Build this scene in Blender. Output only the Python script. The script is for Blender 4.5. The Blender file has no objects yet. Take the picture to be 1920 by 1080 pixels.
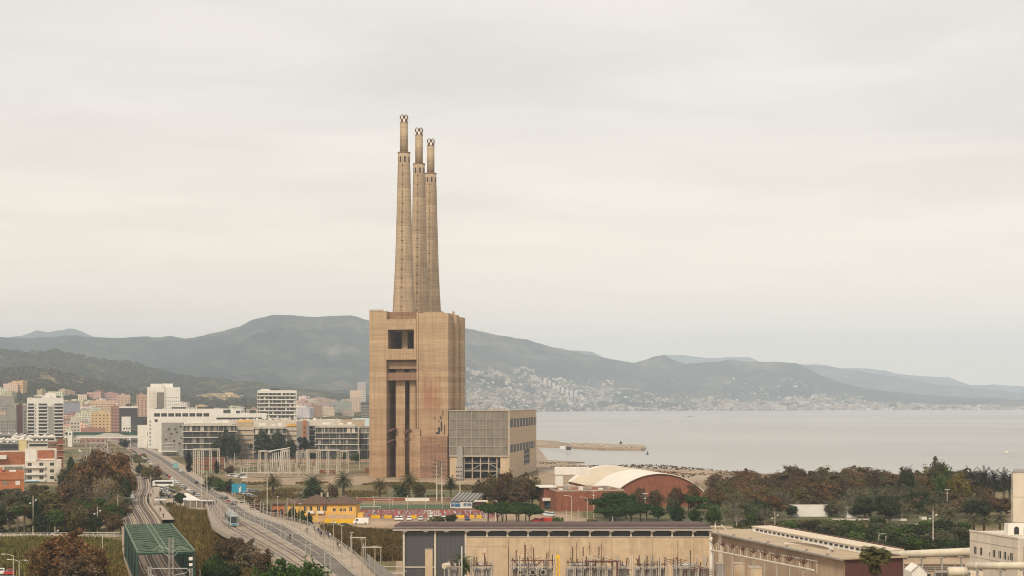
import bpy, math, random
from mathutils import Vector, Matrix, noise
R = math.radians
SC = bpy.context.scene
COL = SC.collection
H = 41.0; F = 2700.0; HOR = 755.0; CX = 960.0

# ---------------- camera ----------------
cd = bpy.data.cameras.new('camera'); cam = bpy.data.objects.new('camera', cd); COL.objects.link(cam)
cam.location = (0, 0, H); cam.rotation_euler = (R(90), 0, 0)
cd.sensor_width = 36; cd.lens = 36 * F / 1920; cd.shift_y = (HOR - 540) / 1920
cd.clip_start = 1; cd.clip_end = 60000
SC.camera = cam

# ---------------- world ----------------
SUN_EL, SUN_AZ = 42, 200      # azimuth measured clockwise from +Y
w = bpy.data.worlds.new('World'); SC.world = w; w.use_nodes = True
nt = w.node_tree; N = nt.nodes; L = nt.links
bg = N['Background']; bg.inputs[1].default_value = 1.0
sky = N.new('ShaderNodeTexSky'); sky.sky_type = 'NISHITA'; sky.sun_disc = False
sky.sun_elevation = R(SUN_EL); sky.sun_rotation = R(SUN_AZ)
sk = N.new('ShaderNodeVectorMath'); sk.operation = 'SCALE'; sk.inputs['Scale'].default_value = 0.10
L.new(sky.outputs[0], sk.inputs[0])
tc = N.new('ShaderNodeTexCoord'); sep = N.new('ShaderNodeSeparateXYZ'); L.new(tc.outputs['Generated'], sep.inputs[0])
def math_(op, a, b=None, c=None, tree=None):
    t = tree or nt
    n = t.nodes.new('ShaderNodeMath'); n.operation = op
    for i, x in enumerate((a, b, c)):
        if x is None: continue
        if hasattr(x, 'links'): t.links.new(x, n.inputs[i])
        else: n.inputs[i].default_value = x
    return n.outputs[0]
zz = math_('MAXIMUM', sep.outputs[2], 0.0)
den = math_('ADD', zz, 0.06)
cmb = N.new('ShaderNodeCombineXYZ')
L.new(math_('DIVIDE', sep.outputs[0], den), cmb.inputs[0]); L.new(math_('DIVIDE', sep.outputs[1], den), cmb.inputs[1])
def wnoise(scale, detail, sx, dist=0.4):
    mp = N.new('ShaderNodeMapping'); mp.inputs['Scale'].default_value = sx; L.new(cmb.outputs[0], mp.inputs[0])
    n = N.new('ShaderNodeTexNoise'); n.inputs['Scale'].default_value = scale; n.inputs['Detail'].default_value = detail
    n.inputs['Distortion'].default_value = dist; L.new(mp.outputs[0], n.inputs[0]); return n.outputs[0]
n1 = wnoise(1.1, 8, (1.0, 1.5, 1), 0.5); n2 = wnoise(0.3, 3, (1, 1.5, 1))
cr = N.new('ShaderNodeValToRGB'); L.new(math_('ADD', math_('MULTIPLY', n1, 0.55), math_('MULTIPLY', n2, 0.45)), cr.inputs[0])
cr.color_ramp.elements[0].position = 0.36; cr.color_ramp.elements[0].color = (0.69, 0.645, 0.60, 1)
cr.color_ramp.elements[1].position = 0.66; cr.color_ramp.elements[1].color = (0.91, 0.845, 0.765, 1)
hz = N.new('ShaderNodeValToRGB'); L.new(zz, hz.inputs[0])
hz.color_ramp.elements[0].position = 0.0; hz.color_ramp.elements[0].color = (1.0, 1.0, 1.0, 1)
hz.color_ramp.elements[1].position = 0.20; hz.color_ramp.elements[1].color = (0, 0, 0, 1)
mx = N.new('ShaderNodeMix'); mx.data_type = 'RGBA'
L.new(math_('MULTIPLY', hz.outputs[0], 0.85), mx.inputs[0]); L.new(cr.outputs[0], mx.inputs[6])
mx.inputs[7].default_value = (1.42, 1.16, 0.85, 1)
mx2 = N.new('ShaderNodeMix'); mx2.data_type = 'RGBA'; mx2.inputs[0].default_value = 0.95
L.new(sk.outputs[0], mx2.inputs[6]); L.new(mx.outputs[2], mx2.inputs[7])
L.new(mx2.outputs[2], bg.inputs[0])

# ---------------- sun ----------------
sd = bpy.data.lights.new('sun', 'SUN'); so = bpy.data.objects.new('sun', sd); COL.objects.link(so)
sd.energy = 2.7; sd.angle = R(12); sd.color = (1.0, 0.86, 0.66)
d = Vector((math.sin(R(SUN_AZ)) * math.cos(R(SUN_EL)), math.cos(R(SUN_AZ)) * math.cos(R(SUN_EL)), math.sin(R(SUN_EL))))
so.rotation_euler = (-d).to_track_quat('-Z', 'Y').to_euler(); so.location = (0, -50, 300)
vs = SC.view_settings; SC.display_settings.display_device = 'sRGB'
vs.view_transform = 'Standard'; vs.look = 'None'; vs.gamma = 1; vs.exposure = 0.22; vs.use_curve_mapping = False
SC.cycles.use_denoising = True; SC.cycles.filter_width = 1.05; SC.cycles.max_bounces = 7; SC.cycles.volume_bounces = 4; SC.cycles.transparent_max_bounces = 8

# ---------------- geometry helpers ----------------
def G(px, py, z=0.0):
    Y = (H - z) * F / (py - HOR); return ((px - CX) / F * Y, Y, z)
def GX(px, Y): return (px - CX) / F * Y
def GZ(py, Y): return H + (HOR - py) * Y / F
def PX(v): return CX + F * v[0] / v[1]
def PY(v): return HOR + F * (H - v[2]) / v[1]

class MB:
    def __init__(s): s.v = []; s.f = []; s.m = []
    def quad(s, a, b, c, d, m=0):
        i = len(s.v); s.v += [a, b, c, d]; s.f.append((i, i+1, i+2, i+3)); s.m.append(m)
    def poly(s, pts, m=0):
        i = len(s.v); s.v += pts; s.f.append(tuple(range(i, i+len(pts)))); s.m.append(m)
    def box(s, x0, x1, y0, y1, z0, z1, m=0):
        i = len(s.v)
        s.v += [(x0,y0,z0),(x1,y0,z0),(x1,y1,z0),(x0,y1,z0),(x0,y0,z1),(x1,y0,z1),(x1,y1,z1),(x0,y1,z1)]
        for q in ((0,3,2,1),(4,5,6,7),(0,1,5,4),(1,2,6,5),(2,3,7,6),(3,0,4,7)):
            s.f.append(tuple(i+k for k in q)); s.m.append(m)
    def bar(s, p, q, wd, ht=None, m=0):
        s.tube(p, q, wd*0.7, wd*0.7, 4, m)
    def tube(s, p, q, r0, r1=None, n=8, m=0, caps=True):
        if r1 is None: r1 = r0
        p = Vector(p); q = Vector(q); ax = (q-p)
        if ax.length < 1e-6: return
        ax.normalize()
        u = ax.cross(Vector((0,0,1)))
        if u.length < 1e-3: u = Vector((1,0,0))
        u.normalize(); v = ax.cross(u)
        i = len(s.v)
        for c, r in ((p, r0), (q, r1)):
            for k in range(n):
                a = 2*math.pi*(k+.5)/n; s.v.append(tuple(c + u*(r*math.cos(a)) + v*(r*math.sin(a))))
        for k in range(n):
            s.f.append((i+k, i+(k+1)%n, i+n+(k+1)%n, i+n+k)); s.m.append(m)
        if caps:
            s.f.append(tuple(i+k for k in range(n))[::-1]); s.m.append(m)
            s.f.append(tuple(i+n+k for k in range(n))); s.m.append(m)
    def lathe(s, c, prof, n=24, m=0):
        i = len(s.v)
        for r, z in prof:
            for k in range(n):
                a = 2*math.pi*k/n; s.v.append((c[0]+r*math.cos(a), c[1]+r*math.sin(a), c[2]+z))
        for j in range(len(prof)-1):
            for k in range(n):
                s.f.append((i+j*n+k, i+j*n+(k+1)%n, i+(j+1)*n+(k+1)%n, i+(j+1)*n+k)); s.m.append(m)
        s.f.append(tuple(i+(len(prof)-1)*n+k for k in range(n))); s.m.append(m)
        s.f.append(tuple(i+k for k in range(n))[::-1]); s.m.append(m)
    def prism(s, pts, z0, z1, m=0, mtop=None):
        n = len(pts)
        a = sum(pts[k][0]*pts[(k+1)%n][1]-pts[(k+1)%n][0]*pts[k][1] for k in range(n))
        if a < 0: pts = pts[::-1]
        i = len(s.v)
        s.v += [(x, y, z0) for x, y in pts] + [(x, y, z1) for x, y in pts]
        for k in range(n):
            s.f.append((i+k, i+(k+1)%n, i+n+(k+1)%n, i+n+k)); s.m.append(m)
        s.f.append(tuple(range(i+n, i+2*n))); s.m.append(m if mtop is None else mtop)
        s.f.append(tuple(range(i, i+n))[::-1]); s.m.append(m)
    def profile(s, pts, y0, y1, m=0):   # xz outline extruded along y
        n = len(pts); i = len(s.v)
        s.v += [(x, y0, z) for x, z in pts] + [(x, y1, z) for x, z in pts]
        for k in range(n):
            s.f.append((i+k, i+n+k, i+n+(k+1)%n, i+(k+1)%n)); s.m.append(m)
        s.f.append(tuple(range(i, i+n))); s.m.append(m)
        s.f.append(tuple(range(i+n, i+2*n))[::-1]); s.m.append(m)
    def lattice(s, p, q, wd, r=0.06, n=6, m=0):   # square lattice column p->q
        p = Vector(p); q = Vector(q); ax = (q-p).normalized()
        u = ax.cross(Vector((0,0,1)))
        if u.length < 1e-3: u = Vector((1,0,0))
        u.normalize(); v = ax.cross(u); h = wd/2
        cs = [u*h+v*h, -u*h+v*h, -u*h-v*h, u*h-v*h]
        for c in cs: s.tube(p+c, q+c, r, r, 4, m)
        for k in range(n):
            a = p+(q-p)*(k/n); b = p+(q-p)*((k+1)/n)
            for j in range(4):
                c1, c2 = cs[j], cs[(j+1)%4]
                s.tube(a+c1, b+c2, r*.7, r*.7, 3, m)
    def mesh(s, name, mats, smooth=False):
        me = bpy.data.meshes.new(name); me.from_pydata(s.v, [], s.f)
        for mt in (mats if isinstance(mats, (list, tuple)) else [mats]): me.materials.append(mt)
        if any(s.m): me.polygons.foreach_set('material_index', s.m)
        if smooth: me.polygons.foreach_set('use_smooth', [True]*len(s.f))
        me.update(); return me
    def build(s, name, mats, parent=None, smooth=False):
        return link(name, s.mesh(name, mats, smooth), parent)
def link(name, me, parent=None, loc=None, rz=0, color=None):
    o = bpy.data.objects.new(name, me); COL.objects.link(o)
    if parent is not None: o.parent = parent
    if loc is not None: o.location = loc
    if rz: o.rotation_euler = (0, 0, rz)
    if color is not None: o.color = (*color, 1)
    return o
FAM = {}
def tag(o, label, cat, group=None, kind=None, fam=None):
    """fam: label is a phrase shared by look-alikes; an ordinal is added at the end"""
    if cat: o['category'] = cat
    if group: o['group'] = group
    if kind: o['kind'] = kind
    if label: o['label'] = label
    if fam: FAM.setdefault((label, fam), []).append(o)
    return o
def empty(name, loc, rz=0, label=None, cat=None, group=None, fam=None):
    o = bpy.data.objects.new(name, None); COL.objects.link(o); o.location = loc; o.rotation_euler = (0, 0, rz)
    o.empty_display_size = 1
    if label: tag(o, label, cat, group, None, fam)
    return o
def struct(o): o['kind'] = 'structure'; return o
KIDS = {}
def copy_tree(o, parent=None):
    c = o.copy(); COL.objects.link(c); c.parent = parent
    if o.name not in KIDS:
        KIDS[o.name] = [x for x in COL.objects if x.parent == o]
    for ch in KIDS[o.name]: copy_tree(ch, c)
    return c
ORD = ['first','second','third','fourth','fifth','sixth','seventh','eighth','ninth','tenth','eleventh','twelfth','thirteenth',
 'fourteenth','fifteenth','sixteenth','seventeenth','eighteenth','nineteenth','twentieth']
def nth(i):
    if i < 20: return ORD[i]
    t = ['twenty','thirty','forty','fifty','sixty'][(i+1)//10-2]
    return {20:'twentieth',30:'thirtieth',40:'fortieth',50:'fiftieth',60:'sixtieth'}[i+1] if (i+1) % 10 == 0 else t+'-'+ORD[(i+1)%10-1]
def finish_labels():
    for (ph, fam), obs in FAM.items():
        if len(obs) == 1: continue
        obs.sort(key=lambda o: PX(o.location) if o.location.y > 1 else 0)
        n = len(obs)
        for i, o in enumerate(obs):
            if i == 0: o['label'] = ph + ', leftmost'
            elif i == n-1: o['label'] = ph + ', rightmost'
            elif i < (n+1)//2: o['label'] = ph + ', ' + nth(i) + ' from the left'
            else: o['label'] = ph + ', ' + nth(n-1-i) + ' from the right'

# ---------------- materials ----------------
def new_mat(name):
    m = bpy.data.materials.new(name); m.use_nodes = True
    return m, m.node_tree, m.node_tree.nodes['Principled BSDF']
def tex_noise(t, scale, detail=4, coord='Object', sc=(1,1,1), rough=0.6):
    c = t.nodes.new('ShaderNodeTexCoord'); mp = t.nodes.new('ShaderNodeMapping'); mp.inputs['Scale'].default_value = sc
    t.links.new(c.outputs[coord], mp.inputs[0])
    n = t.nodes.new('ShaderNodeTexNoise'); n.inputs['Scale'].default_value = scale; n.inputs['Detail'].default_value = detail
    n.inputs['Roughness'].default_value = rough
    t.links.new(mp.outputs[0], n.inputs[0]); return n.outputs[0]
def ramp(t, fac, *stops):
    r = t.nodes.new('ShaderNodeValToRGB'); t.links.new(fac, r.inputs[0]); e = r.color_ramp.elements
    e[0].position, e[1].position = stops[0][0], stops[-1][0]
    e[0].color = (*stops[0][1], 1); e[1].color = (*stops[-1][1], 1)
    for p, c in stops[1:-1]:
        x = e.new(p); x.color = (*c, 1)
    return r.outputs[0]
def mixc(t, mode, fac, a, b):
    n = t.nodes.new('ShaderNodeMix'); n.data_type = 'RGBA'; n.blend_type = mode
    for idx, x in ((0, fac), (6, a), (7, b)):
        if hasattr(x, 'links'): t.links.new(x, n.inputs[idx])
        elif idx == 0: n.inputs[0].default_value = x
        else: n.inputs[idx].default_value = (*x, 1)
    return n.outputs[2]
def objcol(t):
    return t.nodes.new('ShaderNodeObjectInfo').outputs['Color']
def mat(name, col, rough=0.8, var=0.25, scale=0.5, obj=False, metal=0.0, streak=0.0, spec=0.3, bump=0.0, sc=(1,1,1)):
    m, t, b = new_mat(name)
    base = col
    if var > 0:
        lo = tuple(max(0, 1-var) for _ in range(3)); hi = tuple(1+var*0.6 for _ in range(3))
        v = ramp(t, tex_noise(t, scale, 5, sc=sc), (0.3, lo), (0.7, hi))
        base = mixc(t, 'MULTIPLY', 1.0, v, col)
    if streak > 0:
        s = ramp(t, tex_noise(t, 1.0, 4, sc=(.5, .5, 0.04)), (0.3, (1-streak*.8,)*3), (0.6, (1, 1, 1)))
        base = mixc(t, 'MULTIPLY', 1.0, base, s)
    if obj: base = mixc(t, 'MULTIPLY', 1.0, base, objcol(t))
    if hasattr(base, 'links'): t.links.new(base, b.inputs['Base Color'])
    else: b.inputs['Base Color'].default_value = (*base, 1)
    b.inputs['Roughness'].default_value = rough; b.inputs['Metallic'].default_value = metal
    b.inputs['Specular IOR Level'].default_value = spec
    if bump:
        bp = t.nodes.new('ShaderNodeBump'); bp.inputs['Strength'].default_value = bump; bp.inputs['Distance'].default_value = 0.3
        t.links.new(tex_noise(t, scale*6, 4, sc=sc), bp.inputs['Height']); t.links.new(bp.outputs[0], b.inputs['Normal'])
    return m
M = {}
def leafmat(name, trans=0.32):
    m, t, b = new_mat(name)
    g = t.nodes.new('ShaderNodeNewGeometry')
    v = ramp(t, g.outputs['Random Per Island'], (0.0, (0.45, 0.45, 0.45)), (0.55, (0.95, 0.95, 0.95)), (1.0, (1.6, 1.5, 1.35)))
    v2 = ramp(t, tex_noise(t, 0.35, 3), (0.32, (0.6, 0.62, 0.6)), (0.68, (1.35, 1.28, 1.2)))
    c = mixc(t, 'MULTIPLY', 1.0, mixc(t, 'MULTIPLY', 1.0, v, v2), objcol(t))
    t.links.new(c, b.inputs['Base Color']); b.inputs['Roughness'].default_value = 0.75; b.inputs['Specular IOR Level'].default_value = 0.15
    tr = t.nodes.new('ShaderNodeBsdfTranslucent'); t.links.new(c, tr.inputs[0])
    ms = t.nodes.new('ShaderNodeMixShader'); ms.inputs[0].default_value = trans
    t.links.new(b.outputs[0], ms.inputs[1]); t.links.new(tr.outputs[0], ms.inputs[2])
    t.links.new(ms.outputs[0], t.nodes['Material Output'].inputs[0])
    return m
M['leaf'] = leafmat('leaves'); M['reed'] = leafmat('reed leaves', 0.15)
M['bark'] = mat('bark', (0.11, 0.085, 0.06), var=0.4, scale=2)
M['palebark'] = mat('pale bark', (0.30, 0.26, 0.21), var=0.3, scale=2)
M['white'] = mat('white paint', (0.72, 0.69, 0.64), 0.6, 0.1, 0.4, streak=0.12)
M['offwhite'] = mat('off white render', (0.62, 0.56, 0.48), 0.8, 0.15, 0.3, streak=0.15)
M['beige'] = mat('beige render', (0.53, 0.41, 0.28), 0.85, 0.15, 0.5, streak=0.22)
M['tint'] = mat('tinted render', (1, 1, 1), 0.85, 0.14, 0.3, obj=True, streak=0.15)
M['grey'] = mat('grey panel', (0.30, 0.28, 0.26), 0.7, 0.2, 0.2, streak=0.2)
M['darkgrey'] = mat('dark grey panel', (0.06, 0.06, 0.062), 0.6, 0.2, 0.2, streak=0.2)
M['steel'] = mat('galvanised steel', (0.42, 0.40, 0.37), 0.55, 0.15, 0.8, metal=0.3)
M['palesteel'] = mat('pale painted steel', (0.55, 0.50, 0.42), 0.6, 0.15, 0.8)
M['rust'] = mat('rusty insulator brown', (0.12, 0.06, 0.04), 0.5, 0.3, 2)
M['glass'] = mat('dark glass', (0.04, 0.045, 0.05), 0.3, 0.2, 0.3, spec=0.4)
M['window'] = mat('window glass', (0.035, 0.035, 0.038), 0.5, 0.3, 0.6, spec=0.25)
M['brick'] = mat('red brick', (0.25, 0.095, 0.055), 0.9, 0.25, 0.6, streak=0.2)
M['terracotta'] = mat('terracotta roof', (0.32, 0.12, 0.06), 0.9, 0.3, 0.8)
M['rooftile'] = mat('brown roof tile', (0.12, 0.075, 0.055), 0.9, 0.35, 1.2, sc=(3, .6, 1))
M['maroon'] = mat('maroon cladding', (0.095, 0.038, 0.036), 0.6, 0.15, 0.6)
M['corr'] = mat('grey corrugated sheet', (0.085, 0.088, 0.092), 0.5, 0.2, 1.2, metal=0.2, sc=(3, 3, .1))
M['asphalt'] = mat('asphalt', (0.16, 0.135, 0.115), 0.9, 0.45, 0.2)
M['paving'] = mat('pale paving', (0.36, 0.29, 0.225), 0.9, 0.2, 0.2)
M['trackbed'] = mat('concrete track bed', (0.31, 0.245, 0.185), 0.9, 0.4, 0.25)
M['concrete'] = mat('pale concrete', (0.40, 0.34, 0.27), 0.9, 0.2, 0.3, streak=0.2)
M['line'] = mat('road paint', (0.62, 0.58, 0.5), 0.8, 0.2, 0.6)
M['rail'] = mat('rusty rail', (0.05, 0.03, 0.022), 0.5, 0.2, 1)
M['ballast'] = mat('railway ballast', (0.30, 0.235, 0.175), 0.95, 0.4, 0.7)
M['green'] = mat('green bridge paint', (0.03, 0.062, 0.046), 0.75, 0.4, 0.6)
M['palegreen'] = mat('pale green bridge edge', (0.13, 0.19, 0.135), 0.75, 0.4, 0.7)
M['car'] = mat('car paint', (1, 1, 1), 0.3, 0.0, obj=True, spec=0.5)
M['tyre'] = mat('tyre', (0.02, 0.02, 0.02), 0.8, 0)
M['yellow'] = mat('yellow paint', (0.70, 0.42, 0.02), 0.7, 0.15, 0.4, streak=0.1)
M['ochre'] = mat('ochre render', (0.72, 0.43, 0.11), 0.85, 0.15, 0.3, streak=0.15)
M['orange'] = mat('orange render', (0.44, 0.165, 0.075), 0.85, 0.15, 0.3, streak=0.15)
M['blue'] = mat('blue panel', (0.02, 0.24, 0.38), 0.5, 0.15, 0.6)
M['lamp'] = mat('lamp head', (0.6, 0.58, 0.52), 0.4, 0)
M['rock'] = mat('breakwater rock', (0.38, 0.32, 0.25), 0.95, 0.5, 0.4, obj=False)
M['sand'] = mat('beach sand', (0.34, 0.255, 0.18), 0.95, 0.45, 0.03)
M['turf'] = mat('football turf', (0.07, 0.10, 0.05), 0.95, 0.2, 0.06)
M['scrub'] = mat('dry grass', (0.16, 0.125, 0.055), 0.95, 0.5, 0.06)
M['mossy'] = mat('green grass', (0.105, 0.10, 0.045), 0.95, 0.45, 0.08)
M['earth'] = mat('bare earth', (0.34, 0.25, 0.165), 0.95, 0.35, 0.05)
M['creamroof'] = mat('cream roof sheet', (0.60, 0.51, 0.385), 0.7, 0.12, 0.2, sc=(1, .1, 1))
M['whiteroof'] = mat('white roof sheet', (0.70, 0.66, 0.59), 0.7, 0.1, 0.2)
M['pipe'] = mat('cream pipe paint', (0.60, 0.54, 0.43), 0.5, 0.12, 0.5, streak=0.1)
M['net'] = mat('dark green net and deck shade', (0.02, 0.07, 0.05), 0.8, 0.3, 0.5)

def ground_mat():
    m, t, b = new_mat('ground cover')
    a = ramp(t, tex_noise(t, 0.012, 8), (0.36, (0.075, 0.085, 0.035)), (0.47, (0.14, 0.12, 0.055)), (0.56, (0.24, 0.18, 0.11)), (0.68, (0.33, 0.25, 0.17)))
    f = ramp(t, tex_noise(t, 0.35, 5), (0.3, (0.6, 0.6, 0.6)), (0.7, (1.25, 1.25, 1.25)))
    t.links.new(mixc(t, 'MULTIPLY', 1.0, a, f), b.inputs['Base Color']); b.inputs['Roughness'].default_value = 0.95
    b.inputs['Specular IOR Level'].default_value = 0.1
    return m
M['ground'] = ground_mat()
def hill_mat(name, lo, mid, hi, s, s2=0.02, p=(0.38, 0.5, 0.64)):
    m, t, b = new_mat(name)
    a = ramp(t, tex_noise(t, s, 9), (p[0], lo), (p[1], mid), (p[2], hi))
    f = ramp(t, tex_noise(t, s2, 5), (0.38, (0.4, 0.43, 0.45)), (0.62, (1.5, 1.42, 1.3)))
    t.links.new(mixc(t, 'MULTIPLY', 1.0, a, f), b.inputs['Base Color']); b.inputs['Roughness'].default_value = 1
    b.inputs['Specular IOR Level'].default_value = 0.0
    return m
M['hill_far'] = hill_mat('far forest', (0.018, 0.026, 0.022), (0.038, 0.045, 0.035), (0.11, 0.10, 0.075), 0.0022, 0.012)  # forest and bare-ground tones; darker folds are painted into the colour
M['hill_mid'] = hill_mat('hill scrub', (0.025, 0.035, 0.018), (0.045, 0.055, 0.026), (0.13, 0.11, 0.06), 0.008, 0.05)
M['hill_near'] = hill_mat('near hill scrub', (0.025, 0.033, 0.015), (0.055, 0.056, 0.028), (0.22, 0.17, 0.10), 0.012, 0.07)
M['quarry'] = hill_mat('quarry earth', (0.12, 0.10, 0.06), (0.30, 0.22, 0.13), (0.42, 0.32, 0.20), 0.01, 0.04)

def sea_mat():
    m, t, b = new_mat('sea water')
    c = ramp(t, tex_noise(t, 0.0016, 4, sc=(0.6, 1, 1)), (0.36, (0.25, 0.24, 0.215)), (0.64, (0.37, 0.355, 0.32)))
    t.links.new(c, b.inputs['Base Color'])
    b.inputs['Roughness'].default_value = 0.28; b.inputs['IOR'].default_value = 1.33
    b.inputs['Specular IOR Level'].default_value = 0.5
    bp = t.nodes.new('ShaderNodeBump'); bp.inputs['Strength'].default_value = 0.35; bp.inputs['Distance'].default_value = 1.0
    n = tex_noise(t, 0.035, 6, sc=(0.4, 1, 1)); t.links.new(n, bp.inputs['Height']); t.links.new(bp.outputs[0], b.inputs['Normal'])
    return m
M['sea'] = sea_mat()

def concrete_tower(name, stain=True, tintc=(0.44, 0.335, 0.235), period=2.9):
    """board-marked concrete: casting lifts, vertical streaks, rusty stain"""
    m, t, b = new_mat(name)
    c = t.nodes.new('ShaderNodeTexCoord'); s = t.nodes.new('ShaderNodeSeparateXYZ'); t.links.new(c.outputs['Object'], s.inputs[0])
    zf = math_('FRACT', math_('DIVIDE', s.outputs[2], period, tree=t), tree=t)
    lift = math_('FLOOR', math_('DIVIDE', s.outputs[2], period, tree=t), tree=t)
    wn = t.nodes.new('ShaderNodeTexWhiteNoise'); wn.noise_dimensions = '1D'; t.links.new(lift, wn.inputs['W'])
    lv = ramp(t, wn.outputs['Value'], (0, (0.86, 0.85, 0.84)), (1, (1.09, 1.09, 1.07)))
    ln = ramp(t, zf, (0.0, (0.72, 0.7, 0.68)), (0.07, (1, 1, 1)), (1.0, (1, 1, 1)))
    base = mixc(t, 'MULTIPLY', 1, lv, tintc)
    base = mixc(t, 'MULTIPLY', 0.5, base, ln)
    hb = ramp(t, tex_noise(t, 1.0, 4, sc=(0.06, 0.06, 1.3)), (0.33, (0.86, 0.845, 0.82)), (0.66, (1.12, 1.11, 1.09)))
    base = mixc(t, 'MULTIPLY', 1, base, hb)
    vs_ = ramp(t, tex_noise(t, 0.5, 5, sc=(1.6, 1.6, 0.05)), (0.3, (0.76, 0.73, 0.70)), (0.52, (1, 1, 1)), (0.75, (1.05, 1.05, 1.05)))
    base = mixc(t, 'MULTIPLY', 1, base, vs_)
    fine = ramp(t, tex_noise(t, 1.6, 6), (0.3, (0.8, 0.8, 0.8)), (0.7, (1.15, 1.15, 1.15)))
    base = mixc(t, 'MULTIPLY', 1, base, fine)
    if stain:
        # red wash on the right hand block at mid height
        vd = t.nodes.new('ShaderNodeVectorMath'); vd.operation = 'SUBTRACT'; t.links.new(c.outputs['Object'], vd.inputs[0])
        vd.inputs[1].default_value = (6.5, 0, 44)
        vm = t.nodes.new('ShaderNodeVectorMath'); vm.operation = 'MULTIPLY'; t.links.new(vd.outputs[0], vm.inputs[0]); vm.inputs[1].default_value = (0.06, 0.0, 0.034)
        ln_ = t.nodes.new('ShaderNodeVectorMath'); ln_.operation = 'LENGTH'; t.links.new(vm.outputs[0], ln_.inputs[0])
        nz = tex_noise(t, 0.16, 5, sc=(1, 1, 0.5))
        k = math_('ADD', ln_.outputs['Value'], math_('MULTIPLY', nz, 1.1, tree=t), tree=t)
        msk = ramp(t, k, (0.6, (1, 1, 1)), (1.6, (0, 0, 0)))
        bw = t.nodes.new('ShaderNodeRGBToBW'); t.links.new(msk, bw.inputs[0])
        base = mixc(t, 'MULTIPLY', math_('MULTIPLY', bw.outputs[0], 0.75, tree=t), base, (0.72, 0.44, 0.42))
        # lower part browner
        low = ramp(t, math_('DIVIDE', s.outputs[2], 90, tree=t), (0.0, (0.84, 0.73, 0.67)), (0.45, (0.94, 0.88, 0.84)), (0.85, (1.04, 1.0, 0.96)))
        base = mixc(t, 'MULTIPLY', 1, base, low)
    t.links.new(base, b.inputs['Base Color']); b.inputs['Roughness'].default_value = 0.95; b.inputs['Specular IOR Level'].default_value = 0.1
    bp = t.nodes.new('ShaderNodeBump'); bp.inputs['Strength'].default_value = 0.4; bp.inputs['Distance'].default_value = 0.2
    t.links.new(tex_noise(t, 1.2, 5, sc=(0.4, 0.4, 2)), bp.inputs['Height']); t.links.new(bp.outputs[0], b.inputs['Normal'])
    return m
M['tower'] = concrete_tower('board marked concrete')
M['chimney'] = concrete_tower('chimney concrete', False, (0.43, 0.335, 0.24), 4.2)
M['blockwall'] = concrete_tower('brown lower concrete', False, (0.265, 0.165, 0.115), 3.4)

def city_mat():
    """plastered block with a pattern of small dark windows on its walls; wall colour comes from the object"""
    m, t, b = new_mat('apartment facade')
    c = t.nodes.new('ShaderNodeTexCoord'); s = t.nodes.new('ShaderNodeSeparateXYZ'); t.links.new(c.outputs['Object'], s.inputs[0])
    g = t.nodes.new('ShaderNodeNewGeometry'); sn = t.nodes.new('ShaderNodeSeparateXYZ'); t.links.new(g.outputs['True Normal'], sn.inputs[0])
    ax = math_('ABSOLUTE', sn.outputs[0], tree=t); fx = math_('GREATER_THAN', ax, 0.7, tree=t)
    u = math_('ADD', math_('MULTIPLY', s.outputs[1], fx, tree=t), math_('MULTIPLY', s.outputs[0], math_('SUBTRACT', 1.0, fx, tree=t), tree=t), tree=t)
    def band(x, per, a, bb):
        f = math_('FRACT', math_('DIVIDE', x, per, tree=t), tree=t)
        return math_('MULTIPLY', math_('GREATER_THAN', f, a, tree=t), math_('LESS_THAN', f, bb, tree=t), tree=t)
    wm = math_('MULTIPLY', band(u, 3.7, 0.28, 0.74), band(s.outputs[2], 3.1, 0.3, 0.78), tree=t)
    nz = math_('LESS_THAN', math_('ABSOLUTE', sn.outputs[2], tree=t), 0.5, tree=t)
    wm = math_('MULTIPLY', wm, nz, tree=t)
    v = ramp(t, tex_noise(t, 0.12, 4), (0.3, (0.8, 0.8, 0.8)), (0.7, (1.15, 1.15, 1.15)))
    wall = mixc(t, 'MULTIPLY', 1, v, objcol(t))
    base = mixc(t, 'MIX', math_('MULTIPLY', wm, 0.85, tree=t), wall, (0.06, 0.055, 0.055))
    t.links.new(base, b.inputs['Base Color']); b.inputs['Roughness'].default_value = 0.85
    return m
M['city'] = city_mat()
def far_house_mat():
    m, t, b = new_mat('far houses')
    g = t.nodes.new('ShaderNodeNewGeometry')
    v = ramp(t, g.outputs['Random Per Island'], (0.0, (0.10, 0.085, 0.065)), (0.35, (0.24, 0.19, 0.145)), (0.75, (0.40, 0.335, 0.26)), (1.0, (0.64, 0.58, 0.50)))
    t.links.new(v, b.inputs['Base Color']); b.inputs['Roughness'].default_value = 0.9
    return m
M['farhouse'] = far_house_mat()
def graffiti_mat(name, base, amt=0.5):
    m, t, b = new_mat(name)
    n = tex_noise(t, 0.55, 3, rough=0.4); k = tex_noise(t, 1.3, 2, rough=0.5)
    g = ramp(t, n, (0.0, base), (0.44, base), (0.47, (0.02, 0.02, 0.03)), (0.5, (0.65, 0.62, 0.6)), (0.54, (0.06, 0.14, 0.25)), (0.58, base), (0.64, (0.45, 0.1, 0.12)), (0.7, base), (1.0, base))
    g2 = mixc(t, 'MIX', amt, base, g)
    t.links.new(g2, b.inputs['Base Color']); b.inputs['Roughness'].default_value = 0.8
    return m
M['graffiti'] = graffiti_mat('graffiti on red wall', (0.27, 0.095, 0.075), 0.8)
M['graffiti_y'] = graffiti_mat('graffiti on ochre wall', (0.60, 0.37, 0.16), 0.45)
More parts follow.
